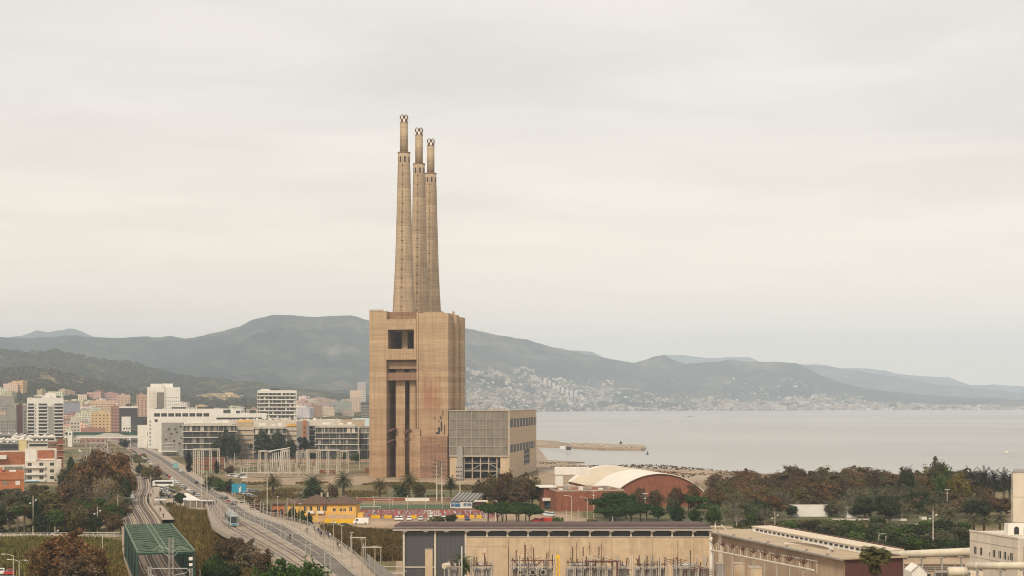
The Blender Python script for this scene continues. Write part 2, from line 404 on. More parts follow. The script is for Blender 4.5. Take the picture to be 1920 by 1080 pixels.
# ================= SETTING =================
def interp(pts, x):
    if x <= pts[0][0]: return pts[0][1]
    for (a, b), (c, d_) in zip(pts, pts[1:]):
        if x <= c:
            k = (x-a)/(c-a); return b+(d_-b)*k
    return pts[-1][1]
COAST = [(2500, -300), (900, 250), (420, 520), (246, 692), (190, 770), (150, 826), (111, 885), (48, 922), (14, 960), (8, 1100), (6, 1500), (-30, 2500), (-160, 5200), (-260, 5900), (-260, 15000)]
gm = MB()
nrm = []
rnd = random.Random(5)
pts = [(x, y) for x, y in COAST]
gm.prism(pts + [(-12000, 15000), (-12000, -300)], -1.2, 0.0)
struct(gm.build('ground', M['ground']))
sm = MB(); sm.quad((-14000, -400, -2.2), (30000, -400, -2.2), (30000, 40000, -2.2), (-14000, 40000, -2.2))
struct(sm.build('sea', M['sea']))
# beach: sloping strip between ground and water
bm_ = MB()
for (a, b) in zip(COAST[:11], COAST[1:12]):
    dx, dy = b[0]-a[0], b[1]-a[1]; l = math.hypot(dx, dy); nx, ny = dy/l*22, -dx/l*22
    def side(p, k, z): return (p[0]+nx*k, p[1]+ny*k, z)
    bm_.quad(side(a, -1.6, 0.12), side(b, -1.6, 0.12), side(b, 0.0, 0.1), side(a, 0.0, 0.1))
    bm_.quad(side(a, 0, 0.1), side(b, 0, 0.1), side(b, 1.0, -2.6), side(a, 1.0, -2.6))
struct(bm_.build('beach', M['sand']))
M['sleepers'] = mat('dark track bed', (0.12, 0.085, 0.06), 0.95, 0.35, 1.5)

class Hill:
    def __init__(s, name, ridge, Yf, Yr, mt, zf=-4.0, p=1.6, amp=0.10, x0=None, x1=None, nx=110, ny=26, fs=0.0016, seed=0, bump=None):
        s.ridge, s.Yf, s.Yr, s.zf, s.p, s.amp, s.fs, s.seed = ridge, Yf, Yr, zf, p, amp, fs, seed
        s.bump = bump
        a = x0 if x0 is not None else ridge[0][0]; b = x1 if x1 is not None else ridge[-1][0]
        mb = MB()
        rows = [j/ny for j in range(ny+1)] + [1.12, 1.35]
        for j, t in enumerate(rows):
            for i in range(nx+1):
                px = a+(b-a)*i/nx; mb.v.append(s.pt(px, t))
        for j in range(len(rows)-1):
            for i in range(nx):
                q = j*(nx+1)+i; mb.f.append((q, q+1, q+nx+2, q+nx+1)); mb.m.append(0)
        s.o = struct(mb.build(name, mt, smooth=True))
    def pt(s, px, t):
        yf = interp(s.Yf, px) if isinstance(s.Yf, list) else s.Yf
        yr = interp(s.Yr, px) if isinstance(s.Yr, list) else s.Yr
        Y = yf+(yr-yf)*t; X = GX(px, Y)
        ry = interp(s.ridge, px)
        ry += (noise.noise(Vector((px*0.045, s.seed, 3.3)))+0.5*noise.noise(Vector((px*0.13, s.seed, 9.3))))*1.6
        zr = GZ(ry, yr)
        if t > 1: z = zr*(1-(t-1)*1.9)
        else:
            prof = t**s.p
            z = s.zf+(zr-s.zf)*prof
            n = 1-2*abs(noise.noise(Vector((X*s.fs*1.5, Y*s.fs*0.45, s.seed*7.1))))+.5*(1-2*abs(noise.noise(Vector((X*s.fs*3.4, Y*s.fs*1.1, s.seed*3.1)))))+.25*noise.noise(Vector((X*s.fs*9, Y*s.fs*4, s.seed)))
            k_ = min(1, max(0, (t-.12)*2.2)); z += (n-1.0)*s.amp*1.5*(zr-s.zf)*t*(1-t)*4*k_ if zr > 0 else 0
        return (X, Y, z)
    def at(s, px, Y):
        yf = interp(s.Yf, px) if isinstance(s.Yf, list) else s.Yf
        yr = interp(s.Yr, px) if isinstance(s.Yr, list) else s.Yr
        return s.pt(px, max(0, min(1, (Y-yf)/(yr-yf))))
R1 = [(-160,634),(0,632),(60,634),(130,628),(180,633),(230,634),(260,630),(290,632),(320,630),(345,635),(370,632),(400,625),(450,612),(470,601),(490,595),(510,591),(530,590),(550,592),(590,595),(615,592),(640,591),(670,594),(690,600),(780,605),(875,616),(930,628),(990,637),(1040,652),(1100,664),(1170,677),(1200,684),(1260,700),(1330,722),(1400,738),(1500,752),(1600,764)]
h_main = Hill('mountain', R1, [(-160,4800),(600,4800),(870,5900),(1100,7300),(1500,8000)], [(-160,8200),(600,8600),(1100,9600),(1600,9600)], M['hill_far'], p=1.35, amp=0.17, nx=300, ny=60, fs=0.0011, seed=1)
Hill('far_mountain', [(-40,636),(20,632),(40,630),(70,619),(90,623),(108,620),(130,616),(150,619),(170,629),(200,636),(260,650)], 10500, 13500, M['hill_far'], p=1.3, amp=0.05, seed=2)
Hill('far_mountain', [(1000,668),(1060,657),(1085,658),(1110,659),(1130,670),(1170,690)], 11800, 14000, M['hill_far'], p=1.3, amp=0.05, seed=3, nx=40)
h_cape = Hill('hill', [(1080,700),(1130,683),(1160,677),(1190,680),(1215,672),(1245,665),(1262,674),(1285,682),(1330,679),(1370,674),(1400,679),(1430,678),(1490,680),(1510,688),(1540,704),(1580,719),(1640,731),(1720,739),(1800,745),(1960,751),(2080,754)], [(1080,7700),(2080,8700)], 10000, M['hill_far'], p=1.5, amp=0.15, nx=260, ny=44, seed=4)
Hill('far_mountain', [(1180,684),(1240,667),(1270,665),(1300,668),(1330,672),(1370,670),(1405,669),(1430,680),(1500,682),(1530,683),(1580,690),(1620,690),(1650,694),(1700,703),(1780,708),(1820,722),(1860,721),(1920,724),(2080,730)], 15000, 17500, M['hill_far'], p=1.3, amp=0.05, nx=160, seed=5)
Hill('far_mountain', [(1440,700),(1500,687),(1540,686),(1600,695),(1680,706),(1740,718),(1800,725),(1920,737),(2080,745)], 11800, 13800, M['hill_far'], p=1.4, amp=0.05, nx=120, seed=6)
h_left = Hill('hill', [(-160,652),(0,655),(50,660),(80,659),(110,656),(150,668),(190,674),(240,677),(300,695),(350,706),(420,713),(470,719),(520,731),(600,742),(700,750)], 3300, 4900, M['hill_mid'], zf=20, p=1.3, amp=0.10, nx=130, ny=30, fs=0.003, seed=7)
h_near = Hill('near_hill', [(-160,688),(0,690),(60,689),(110,695),(150,707),(200,720),(245,734),(300,742),(350,744),(430,748),(560,750),(720,752)], 1750, 3500, M['hill_near'], zf=-1, p=1.35, amp=0.10, nx=130, ny=34, fs=0.004, seed=8)
Hill('green_hill', [(370,742),(400,728),(430,717),(450,715),(480,713),(505,722),(560,728),(620,735),(680,742),(730,748)], 3600, 4400, M['hill_mid'], zf=20, p=1.1, amp=0.1, nx=70, ny=20, fs=0.004, seed=9)
Hill('quarry_hill', [(325,757),(345,750),(365,742),(385,739),(410,737),(432,735),(448,742),(465,752)], 3150, 3520, M['quarry'], zf=18, p=0.9, amp=0.25, nx=50, ny=20, fs=0.02, seed=10)

# ---------- flat ground areas ----------
def patch(name, pix, mt, z, zoff=None):
    mb = MB(); mb.poly([(*G(px, py, 0)[:2], z) for px, py in pix])
    a = sum(p[0]*q[1]-q[0]*p[1] for p, q in zip(mb.v, mb.v[1:]+mb.v[:1]))
    if a < 0: mb.f = [mb.f[0][::-1]]
    return struct(mb.build(name, mt))
patch('earth_yard', [(455,896),(700,892),(1050,893),(1110,905),(1060,912),(450,908)], M['earth'], 0.012)
patch('dry_grass', [(450,912),(880,908),(890,934),(470,938)], M['scrub'], 0.016)
patch('grass_strip', [(640,922),(900,920),(905,933),(640,934)], M['mossy'], 0.020)
patch('parking_lot', [(600,972),(735,968),(1045,962),(1120,975),(1100,1002),(800,1004),(615,1006),(575,986)], M['earth'], 0.024)
patch('football_pitch', [(660,946),(845,946),(862,960),(600,962)], M['turf'], 0.028)
patch('beach_ground', [(1006,864),(1120,874),(1440,889),(1480,894),(1330,905),(1010,895)], M['sand'], 0.020)
patch('playing_field', [(1190,881),(1300,884),(1310,889),(1180,886)], M['terracotta'], 0.03)
patch('beach_road', [(1010,880),(1180,886),(1420,898),(1410,901),(1170,890),(1010,884)], M['paving'], 0.035)
patch('park_path', [(1430,986),(1800,980),(1800,986),(1440,993)], M['earth'], 0.020)
patch('park_grass', [(1090,960),(1820,955),(1900,978),(1450,985),(1100,984)], M['mossy'], 0.012)
patch('riverside_path', [(-60,1003),(232,1000),(236,1006),(-60,1012)], M['paving'], 0.020)
patch('green_bank', [(640,838),(700,836),(700,870),(640,872)], M['mossy'], 0.02)
patch('station_forecourt', [(300,938),(352,915),(392,940),(380,962),(330,965)], M['paving'], 0.02)
patch('power_yard', [(735,1200),(745,1000),(1700,1000),(1960,1010),(1960,1200)], M['earth'], 0.018)

# ---------- main road and tram tracks ----------
ROAD = [(618,1110,745,6,1110),(562,1080,705,6,1080),(500,1040,662,6,1040),(448,1012,622,6,1012),(412,992,590,5.8,992),(400,983,570,5.4,983),(392,965,500,4,965),
        (380,940,452,2,940),(338,912,402,.9,912),(300,885,362,.5,885),(268,860,322,.4,860),(238,842,286,.35,842),(205,828,248,.35,828),(165,812,195,.35,812)]
def road_pt(k, s):      # k: node index (float), s: 0 left .. 1 right
    i = min(int(k), len(ROAD)-2); fr = k-i
    def nd(r):
        lx, py, rx, z, _ = r
        a = G(lx, py, z); b = G(rx, py, z); return Vector(a), Vector(b)
    a0, b0 = nd(ROAD[i]); a1, b1 = nd(ROAD[i+1])
    if True:   # catmull-rom smoothing
        im = max(0, i-1); ip = min(len(ROAD)-1, i+2)
        am, bm2 = nd(ROAD[im]); ap, bp = nd(ROAD[ip])
        def cr_(p0, p1, p2, p3, t): return 0.5*((2*p1)+(-p0+p2)*t+(2*p0-5*p1+4*p2-p3)*t*t+(-p0+3*p1-3*p2+p3)*t**3)
        a = cr_(am, a0, a1, ap, fr); b = cr_(bm2, b0, b1, bp, fr)
    return a+(b-a)*s
KS = [i*0.125 for i in range((len(ROAD)-1)*8+1)]
def strip(name, s0, s1, mt, dz, thick=None, k0=0, k1=99, parent=None):
    mb = MB(); ks = [k for k in KS if k0 <= k <= k1]
    for a, b in zip(ks, ks[1:]):
        p = [road_pt(a, s0), road_pt(b, s0), road_pt(b, s1), road_pt(a, s1)]
        q = [(v.x, v.y, v.z+dz) for v in p]
        mb.quad(q[3], q[2], q[1], q[0])
        if thick:
            g = [(x, y, z-thick) for x, y, z in q]
            mb.quad(g[0], g[1], q[1], q[0]); mb.quad(q[3], q[2], g[2], g[3]); mb.quad(g[0], g[3], g[2], g[1])
    if thick:
        v0 = [tuple(mb.v[i]) for i in range(4)]
    return mb.build(name, mt, parent)
struct(strip('road_deck', -0.01, 1.01, M['concrete'], -0.03, 1.3, 0, 6))
struct(strip('road_bed', -0.01, 1.01, M['paving'], -0.03, 2.5, 6, 99))
struct(strip('tram_bed', 0.06, 0.46, M['trackbed'], 0.0))
struct(strip('footway', 0.0, 0.055, M['paving'], 0.12, 0.14))
struct(strip('road', 0.47, 0.755, M['asphalt'], 0.004))
struct(strip('pavement', 0.775, 0.995, M['paving'], 0.13, 0.15))
struct(strip('road_line', 0.478, 0.488, M['line'], 0.012)); struct(strip('road_line', 0.738, 0.748, M['line'], 0.012))
struct(strip('road_line', 0.61, 0.616, M['line'], 0.012, None, 2, 8))
kb = strip('kerb', 0.757, 0.775, M['concrete'], 0.16, 0.2); struct(kb)
for j, s in enumerate((0.12, 0.30)):
    tr = empty('tram_track', (0, 0, 0), 0, ('left hand' if j == 0 else 'right hand') + ' tram track set in the concrete of the long road', 'tram track')
    for q in (0, 0.062): strip('rail', s+q, s+q+0.02, M['rail'], 0.02, None, 0, 12, tr)
# bridge piers under the deck and balustrade
for k in (0.6, 2.1, 3.6, 4.8):
    mb = MB()
    for s in (0.12, 0.5, 0.88):
        p = road_pt(k, s); mb.tube((p.x, p.y, -1), (p.x, p.y, p.z-1.2), 0.7, 0.7, 10)
    p0 = road_pt(k, 0.08); p1 = road_pt(k, 0.92); mb.tube((p0.x, p0.y, p0.z-1.7), (p1.x, p1.y, p1.z-1.7), 0.8, 0.8, 4)
    tag(mb.build('bridge_pier', M['concrete']), 'concrete pier row under the curved road bridge', 'bridge pier', 'piers of the road bridge', fam='pier')
rl = empty('bridge_railing', (0, 0, 0), 0, 'grey metal railing along the right edge of the curved road bridge', 'railing')
mb = MB(); mp_ = MB()
for a, b in zip([k/8 for k in range(0, 50)], [k/8 for k in range(1, 51)]):
    p = road_pt(a, 0.99); q = road_pt(b, 0.99)
    for hgt in (1.15, 0.75, 0.4): mb.tube(p+Vector((0,0,hgt)), q+Vector((0,0,hgt)), 0.07 if hgt > 1 else .045, None, 4)
    mp_.quad(tuple(p+Vector((0,0,.15))), tuple(q+Vector((0,0,.15))), tuple(q+Vector((0,0,1.1))), tuple(p+Vector((0,0,1.1))))
    mb.box(p.x-.05, p.x+.05, p.y-.05, p.y+.05, p.z, p.z+1.15)
mb.build('rail_bars', M['steel'], rl)
rl2 = empty('bridge_railing', (0, 0, 0), 0, 'low steel railing along the left edge of the curved road bridge', 'railing')
mb = MB()
for a, b in zip([k/8 for k in range(0, 60)], [k/8 for k in range(1, 61)]):
    p = road_pt(a, 0.004); q = road_pt(b, 0.004)
    for hgt in (1.1, 0.6): mb.tube(p+Vector((0,0,hgt)), q+Vector((0,0,hgt)), 0.05, None, 4)
    mb.box(p.x-.04, p.x+.04, p.y-.04, p.y+.04, p.z, p.z+1.1)
mb.build('rail_bars', M['steel'], rl2)
# tall grey mesh screen at the near end
scn = empty('mesh_screen', tuple(road_pt(0.5, 1.0)), 0, 'tall grey translucent screen fence beside the near end of the road bridge', 'fence')
mb = MB(); o0 = road_pt(0.5, 1.0)
fr_ = MB()
for k in range(0, 12):
    p = road_pt(0.0+k/8, 1.03)-o0; q = road_pt(0.0+(k+1)/8, 1.03)-o0
    mb.quad(tuple(p+Vector((0,0,-1))), tuple(q+Vector((0,0,-1))), tuple(q+Vector((0,0,2.6))), tuple(p+Vector((0,0,2.6))))
    fp_ = MB(); fp_.tube(p+Vector((0,0,-1)), p+Vector((0,0,2.8)), .07, None, 5); fp_.build('post', M['steel'], scn)
mb.build('mesh_panel', M['grey'], scn)

# ---------- railway ----------
RW = [(-46,216,2.5),(-72,300,2.5),(-93,368,2.5),(-119,462,2.5),(-148,560,2.3),(-172,660,2),(-196,750,1.7),(-224,842,1.4),(-286,1030,.9),(-351,1239,.6),(-433,1500,.5),(-560,1900,.5)]
def rw_pt(k, off):
    i = min(int(k), len(RW)-2); fr = k-i
    p = [Vector(RW[max(0, min(len(RW)-1, i+j))]) for j in (-1, 0, 1, 2)]
    t = fr; c = 0.5*((2*p[1])+(-p[0]+p[2])*t+(2*p[0]-5*p[1]+4*p[2]-p[3])*t*t+(-p[0]+3*p[1]-3*p[2]+p[3])*t**3)
    dd = (p[2]-p[1]); n = Vector((dd.y, -dd.x, 0)).normalized()
    return c+n*off
def rw_strip(name, o0, o1, mt, dz, thick=0, k0=0, k1=11, parent=None):
    mb = MB(); ks = [k0+(k1-k0)*i/88 for i in range(89)]
    for a, b in zip(ks, ks[1:]):
        q = [rw_pt(a, o0), rw_pt(b, o0), rw_pt(b, o1), rw_pt(a, o1)]; q = [(v.x, v.y, v.z+dz) for v in q]
        mb.quad(q[3], q[2], q[1], q[0])
        if thick:
            g = [(q[0][0], q[0][1], -1), (q[1][0], q[1][1], -1), (q[2][0], q[2][1], -1), (q[3][0], q[3][1], -1)]
            mb.quad(g[0], g[1], q[1], q[0]); mb.quad(q[3], q[2], g[2], g[3])
    return mb.build(name, mt, parent)
struct(rw_strip('railway_ballast', -6.2, 6.0, M['ballast'], 0, 1))
struct(rw_strip('railway_kerb', 5.1, 5.9, M['paving'], 0.35, 1, 2.2, 7))
struct(rw_strip('railway_kerb', -6.6, -6.3, M['ballast'], 0.25, 1, 3.0, 7))
for j, c in enumerate((-3.9, 0.0, 3.6)):
    tr = empty('railway_track', (0, 0, 0), 0, ['railway track nearest the brown trees on the curving ballast', 'middle railway track on the curving ballast', 'railway track nearest the station canopies'][j], 'railway track')
    for q in (-0.85, 0.75): rw_strip('rail', c+q, c+q+0.2, M['steel'], 0.15, 0, 0, 11, tr)
    rw_strip('sleeper_bed', c-1.25, c+1.35, M['sleepers'], 0.03, 0, 0, 11, tr)

# ================= POWER STATION =================
ANG = -math.atan2(0.164, 0.986)
PS = empty('power_station', (-50.9, 783, 0), ANG, 'derelict tan concrete power station hall with three tall tapering chimneys', 'power station')
def ps(name, boxes, mt='tower', parent=PS):
    mb = MB()
    for b in boxes: mb.box(*b)
    return mb.build(name, M[mt], parent)
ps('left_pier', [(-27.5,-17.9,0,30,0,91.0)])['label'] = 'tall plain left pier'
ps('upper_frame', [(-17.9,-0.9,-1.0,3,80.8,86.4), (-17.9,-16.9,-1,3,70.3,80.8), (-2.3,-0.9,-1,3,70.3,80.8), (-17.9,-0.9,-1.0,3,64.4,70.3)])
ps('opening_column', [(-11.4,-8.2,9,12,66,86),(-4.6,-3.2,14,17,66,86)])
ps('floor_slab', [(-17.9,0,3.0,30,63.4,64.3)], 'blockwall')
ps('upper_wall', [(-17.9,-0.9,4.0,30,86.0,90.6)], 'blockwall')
ps('transfer_beam', [(-17.8,-0.9,3.2,7,59.6,63.3)], 'tower')
ps('transfer_beam', [(-17.8,-0.9,1.4,4,53.2,57.4)], 'blockwall')
ps('crane_slab', [(-14.0,-9.3,6,9,57.41,59.2),(-6.5,-2.2,6,9,57.41,59.2)], 'tower')
for a, b in ((-13.9,-8.7), (-6.1,-2.7)):
    mb = MB(); mb.prism([(a,5),(b,5),(b-.4,10),(a+.4,10)], 0, 53.3); mb.build('hopper_shaft', M['tower'], PS)
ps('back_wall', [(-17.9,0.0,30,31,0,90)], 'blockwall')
for (a, z, w_) in ((-17.9,24.0,3.9), (-17.9,18.0,3.2), (-8.7,23.5,2.6), (-8.7,19.0,2.0)):
    mb = MB(); mb.profile([(a,z),(a+w_,z+2.3),(a+w_+1.0,z+2.6),(a+w_+.4,z+3.2),(a,z+1.9)], 1.0 if a < -10 else 3.4, 4.9); mb.build('corbel', M['rust'], PS)
ps('corner_fin', [(-0.9,0.0,-0.5,30,0,90.3)])
ps('corner_fin', [(-1.3,1.2,-1.6,-0.5,0,26.5)], 'tower')
ps('main_block', [(0.003,16.6,0.0,12.5,0,89.6),(0.003,18.5,12.5,20.3,0,89.4),(0.003,19.5,20.3,32,0,88.6),(-27.4,3.2,32.01,100,0,89)])
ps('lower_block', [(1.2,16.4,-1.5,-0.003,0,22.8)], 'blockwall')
for bx_ in [(-27.6,-19.8,-0.15,0.9,91.0,91.5),(3,14,0.2,1,89.6,90.3),(16.0,17.2,12.4,14,89.4,91.2),(12.6,13.1,0.1,.5,89.6,90.9)]: ps('roof_edge', [bx_], 'tower')
mb = MB(); rnd = random.Random(3)
for (x, z, a, b) in ((11.5,24.2,.9,3.5),(12.8,25.5,.6,5.5),(11.3,30.5,.5,.9),(12.5,32,.5,2.0),(8.9,32.2,.4,.5),(13.6,34,.3,2.6),(14.6,24,.3,5),(10.3,24,.8,1.1)):
    mb = MB(); mb.box(x-a/2, x+a/2, -0.35, -0.02, z, z+b); mb.build('stair_opening', M['window'], PS)
mb = MB()
for (x, z) in ((11.8,17.2),(9.8,9.5),(9.8,7.2),(11.2,8.8),(10.5,6.5),(12.6,8.0),(13.1,6.9),(11.6,5.6)): mb = MB(); mb.box(x-.3, x+.3, -1.62, -1.52, z, z+.7); mb.build('wall_hole', M['window'], PS)
mb = MB()
for i in range(26):
    x = -27.3+i*.31; mb.box(x, x+.06, .3, .36, 91.5, 92.3+.2*rnd.random())
mb.tube((-27.3,.33,92.1), (-19.4,.33,92.1), .04, None, 4); mb.build('roof_railing', M['steel'], PS)
# antenna mast remains on roof
def chimney(lx, ly, k, dz):
    """k scale, dz top shift"""
    top = 200.0+dz
    prof = [(6.9,80),(6.35,92),(5.75,103),(4.95,118),(4.55,130),(4.3,140),(3.95,152),(3.72,162),(3.5,172)]
    prof = [(r, z) for r, z in prof]+[(3.38, 173.5+dz), (3.38, 179.7+dz)]
    mb = MB(); mb.lathe((0,0,0), prof, 32)
    o = mb.build('chimney', M['chimney'], PS, smooth=False); o.location = (lx, ly, 0)
    for pol in o.data.polygons: pol.use_smooth = abs(pol.normal.z) < .6
    mb = MB(); mb.lathe((0,0,0), [(2.25,179.5+dz),(2.2,196.4+dz)], 24, 0); mb.build('flue', M['chimney'], o, smooth=True)
    mb = MB()
    for ring in range(2):
        for s in range(12):
            a0, a1 = 2*math.pi*s/12, 2*math.pi*(s+1)/12; z0 = 196.4+dz+ring*1.8; z1 = z0+1.8; r = 2.42
            mb.quad((r*math.cos(a0),r*math.sin(a0),z0),(r*math.cos(a1),r*math.sin(a1),z0),(r*math.cos(a1),r*math.sin(a1),z1),(r*math.cos(a0),r*math.sin(a0),z1),((s//1)+ring)%2)
    for s in range(0, 12, 2):
        a0, a1 = 2*math.pi*s/12, 2*math.pi*(s+1)/12; z0 = 200.0+dz; r = 2.42
        mb.quad((r*math.cos(a0),r*math.sin(a0),z0),(r*math.cos(a1),r*math.sin(a1),z0),(r*math.cos(a1),r*math.sin(a1),z0+.5),(r*math.cos(a0),r*math.sin(a0),z0+.5),0)
    mb.poly([(2.42*math.cos(2*math.pi*s/16), 2.42*math.sin(2*math.pi*s/16), 200.0+dz) for s in range(16)], 0)
    mb.build('chequered_band', [M['maroon'], M['white']], o)
    for s in range(8):
        a = 2*math.pi*(s+.5)/8; c, sn_ = math.cos(a), math.sin(a); r = 3.40
        mb = MB(); mb.quad((r*c+.42*sn_, r*sn_-.42*c, 174.2+dz),(r*c-.42*sn_, r*sn_+.42*c, 174.2+dz),(r*c-.42*sn_, r*sn_+.42*c, 177.3+dz),(r*c+.42*sn_, r*sn_-.42*c, 177.3+dz)); mb.build('vent_slot', M['window'], o)
    mb = MB(); mb.lathe((0,0,0), [(3.55,179.3+dz),(3.55,179.9+dz)], 24); mb.build('platform_ring', M['blockwall'], o)
    mb = MB()      # service ladder with landings up the front
    zs = [(6.9,80)]+prof[1:]
    for (r0, z0), (r1, z1) in zip(zs, zs[1:]):
        for dx in (-.25, .25): mb.tube((dx,-r0-.12,z0), (dx,-r1-.12,z1), .05, None, 3)
    z = 94
    while z < 172:
        r = interp([(b, a) for a, b in prof], z); mb.box(-.45,.45,-r-.35,-r+.1,z,z+.3); z += 5.2
    mb.build('service_ladder', M['rust'], o)
    return o
chimney(-11.6, 14.6, 1, 0); chimney(-11.6, 51.2, 1, -.3); chimney(-12.0, 84.0, 1, -.7)

# ---------- turbine hall annex ----------
AN = empty('turbine_hall', (-1.4, 774, 0), ANG, 'boxy beige turbine hall with gridded glass front beside the chimneys', 'building')
def an(name, boxes, mt, parent=AN):
    mb = MB()
    for b in boxes: mb.box(*b)
    return mb.build(name, M[mt], parent)
M['curtain'] = mat('dusty curtain glazing', (0.21, 0.185, 0.15), 0.45, 0.25, 0.25, spec=0.4, streak=.2)
an('side_wall', [(-.6,0,.0,98,0,5.2),(-.6,0,0,98,32.3,36.4),(-.6,0,0,98,18.2,27.6),(-.6,0,0,50,5.2,14.0),(-.6,0,72,98,5.2,14.0),(-.6,0,0,3,14,18.2),(-.6,0,92,98,14,18.2),(-.6,0,0,3,27.6,32.3),(-.6,0,95,98,27.6,32.3)], 'beige')
an('inner_core', [(-32.6,-.7,9.5,97,0.1,36.0)], 'darkgrey')
an('roof_slab', [(-33.2,0.2,-.2,98.2,36.4,36.9)], 'concrete')
an('curtain_wall', [(-33,-.05,.3,.9,12.4,36.3)], 'curtain')
mb = MB()
for i in range(9): x = -33+i*33/8; mb.box(x-.1,x+.1,-.02,.28,12.4,36.35)
for j in range(6): z = 12.4+j*24/5; mb.box(-33,-.05,.0,.26,z-.1,z+.12)
mb.build('mullion_grid', M['steel'], AN)
an('bottom_beam', [(-33,-.05,-.25,9,11.7,12.3)], 'concrete')
an('floor_slab', [(-25,-3,1.5,9.4,3.8,4.2)], 'concrete'); an('floor_slab', [(-25,-7,1.5,9.4,8.0,8.4)], 'concrete')
for x in (-25,-20.5,-16,-11.5,-7,-3): an('column', [(x-.3,x+.3,1.0,1.6,0,11.7)], 'concrete')
an('stair_tower', [(-28.6,-25.4,-1.2,3,0,17.6)], 'grey')
an('porch_wall', [(-32.9,-28.61,.4,9.4,0,11.7)], 'beige'); an('porch_wall', [(-5,-.65,.4,9.4,0,11.7)], 'beige')
an('stair_flight', [(-24.5,-15,2.0,3.0,4.3,4.6)], 'steel')
mb = MB()
for (a, b) in (((-12,0.2),(-4,4)),((-12,8.4),(-4,4.2)),((-22,4.2),(-15,8.2))): mb.tube((a[0],1.2,a[1]), (b[0],1.2,b[1]), .2, None, 4)
for x in range(-24, -3, 2): mb.tube((x,1.1,4.2), (x,1.1,5.2), .06, None, 4); mb.tube((x,1.1,8.4), (x,1.1,9.4), .06, None, 4)
mb.tube((-25,1.1,5.2), (-3,1.1,5.2), .06, None, 4); mb.tube((-25,1.1,9.4), (-5,1.1,9.4), .06, None, 4)
mb.build('handrail', M['steel'], AN)
wq = MB(); wq.box(-.55,-.12,0,8.4,0,4.3); wmesh = wq.mesh('strip window', M['window'])
wq = MB(); wq.box(-.58,.04,0,2.0,0,4.6); pmesh = wq.mesh('window pier', M['beige'])
y = 4.0; i = 0
for i in range(9):
    y = 3.2+i*10.6
    if y < 92: link('window', wmesh, AN, (0, y, 27.9)); link('window_pier', pmesh, AN, (0, y+8.5, 27.65))
    if y < 90: link('window', wmesh, AN, (0, y, 14.05)); link('window_pier', pmesh, AN, (0, y+8.5, 14.0-.02))
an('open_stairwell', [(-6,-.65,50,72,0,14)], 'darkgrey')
for z in (2.6, 5.4, 8.2, 11): an('landing', [(-.64,.1,52,70,z,z+.5)], 'concrete')
mb = MB()
for (x, y) in ((-25,3),(-14,20),(-5,4),(-3,60)): mb.box(x,x+1.4,y,y+1.4,36.9,38.0+.3*(x%3))
mb.box(-10,-9.6,3,3.4,36.9,40); mb.build('roof_vent', M['steel'], AN)
# ================= BUILDINGS =================
WIN = {}
def win_mesh(wd, ht, frame='offwhite', pane='window'):
    k = (wd, ht, frame, pane)
    if k not in WIN:
        mb = MB(); mb.box(-wd/2, wd/2, -.05, .05, 0, ht, 0)
        mb.box(-wd/2-.08, wd/2+.08, -.03, .04, -.1, -.003, 1); mb.box(-.04, .04, -.07, -.04, .0, ht, 1)
        WIN[k] = mb.mesh('window', [M[pane], M[frame]])
    return WIN[k]
class Bld:
    """a building standing on the ground: local x right, y away from the viewer, origin at the middle of the front foot"""
    def __init__(s, name, label, cat, px0, px1, pytop, Y, depth, rot=None, wall='white', z0=0.0, color=None, group=None, fam=None, wname='wall', zt=None):
        X0, X1 = GX(px0, Y), GX(px1, Y); th = math.atan((CX-px1)/F) if px1 < 700 else 0; k_ = math.cos(th) if rot is None else 1; rot = th if rot is None else rot; s.w = (X1-X0)*k_; s.h = (GZ(pytop, Y) if zt is None else zt)-z0; s.d = depth; s.wall = wall; s.color = color
        s.e = empty(name, ((X0+X1)/2, Y, z0), rot, label, cat, group, fam)
        s.part(wname, [(-s.w/2, s.w/2, 0, depth, 0, s.h)], wall)
    def part(s, name, boxes, mt, parent=None):
        mb = MB()
        for b in boxes: mb.box(*b)
        o = mb.build(name, M[mt], parent or s.e)
        if s.color is not None: o.color = (*s.color, 1)
        return o
    def wins(s, cols, rows, wd, ht, z1=1.2, dz=3.2, x0=None, x1=None, pane='window', frame='offwhite', skip=0, side=None, seed=1, cap=100):
        me = win_mesh(wd, ht, frame, pane); r = random.Random(seed); n = 0
        a = -s.w/2 if x0 is None else x0; b = s.w/2 if x1 is None else x1
        for j in range(rows):
            for i in range(cols):
                if r.random() < skip or n >= cap: continue
                n += 1
                u = (i+.5)/cols
                if side == 'L': link('window', me, s.e, (-s.w/2-.0, s.d*u, z1+j*dz), R(90))
                elif side == 'R': link('window', me, s.e, (s.w/2+.0, s.d*u, z1+j*dz), R(90))
                else: link('window', me, s.e, (a+(b-a)*u, 0, z1+j*dz))
    def slabs(s, rows, dz, z1, out=1.2, th=.35, mt='white', x0=None, x1=None, rail=0.0, name='balcony'):
        a = -s.w/2 if x0 is None else x0; b = s.w/2 if x1 is None else x1
        for j in range(rows):
            z = z1+j*dz; bx = [(a, b, -out, -.003, z, z+th)]
            if rail: bx.append((a, b, -out, -out+.12, z+th, z+th+rail))
            s.part(name, bx, mt)
    def parapet(s, mt=None, h=.8, t=.4):
        w2 = s.w/2; z = s.h
        s.part('parapet', [(-w2-.1, w2+.1, -.1, t, z, z+h), (-w2-.1, w2+.1, s.d-t, s.d+.1, z, z+h), (-w2-.1, -w2+t, t, s.d-t, z, z+h), (w2-t, w2+.1, t, s.d-t, z, z+h)], mt or s.wall)
    def huts(s, lst, mt=None, name='roof_hut'):
        for (x0, x1, y0, y1, h) in lst: s.part(name, [(x0*s.w/2, x1*s.w/2, y0*s.d, y1*s.d, s.h, s.h+h)], mt or s.wall)

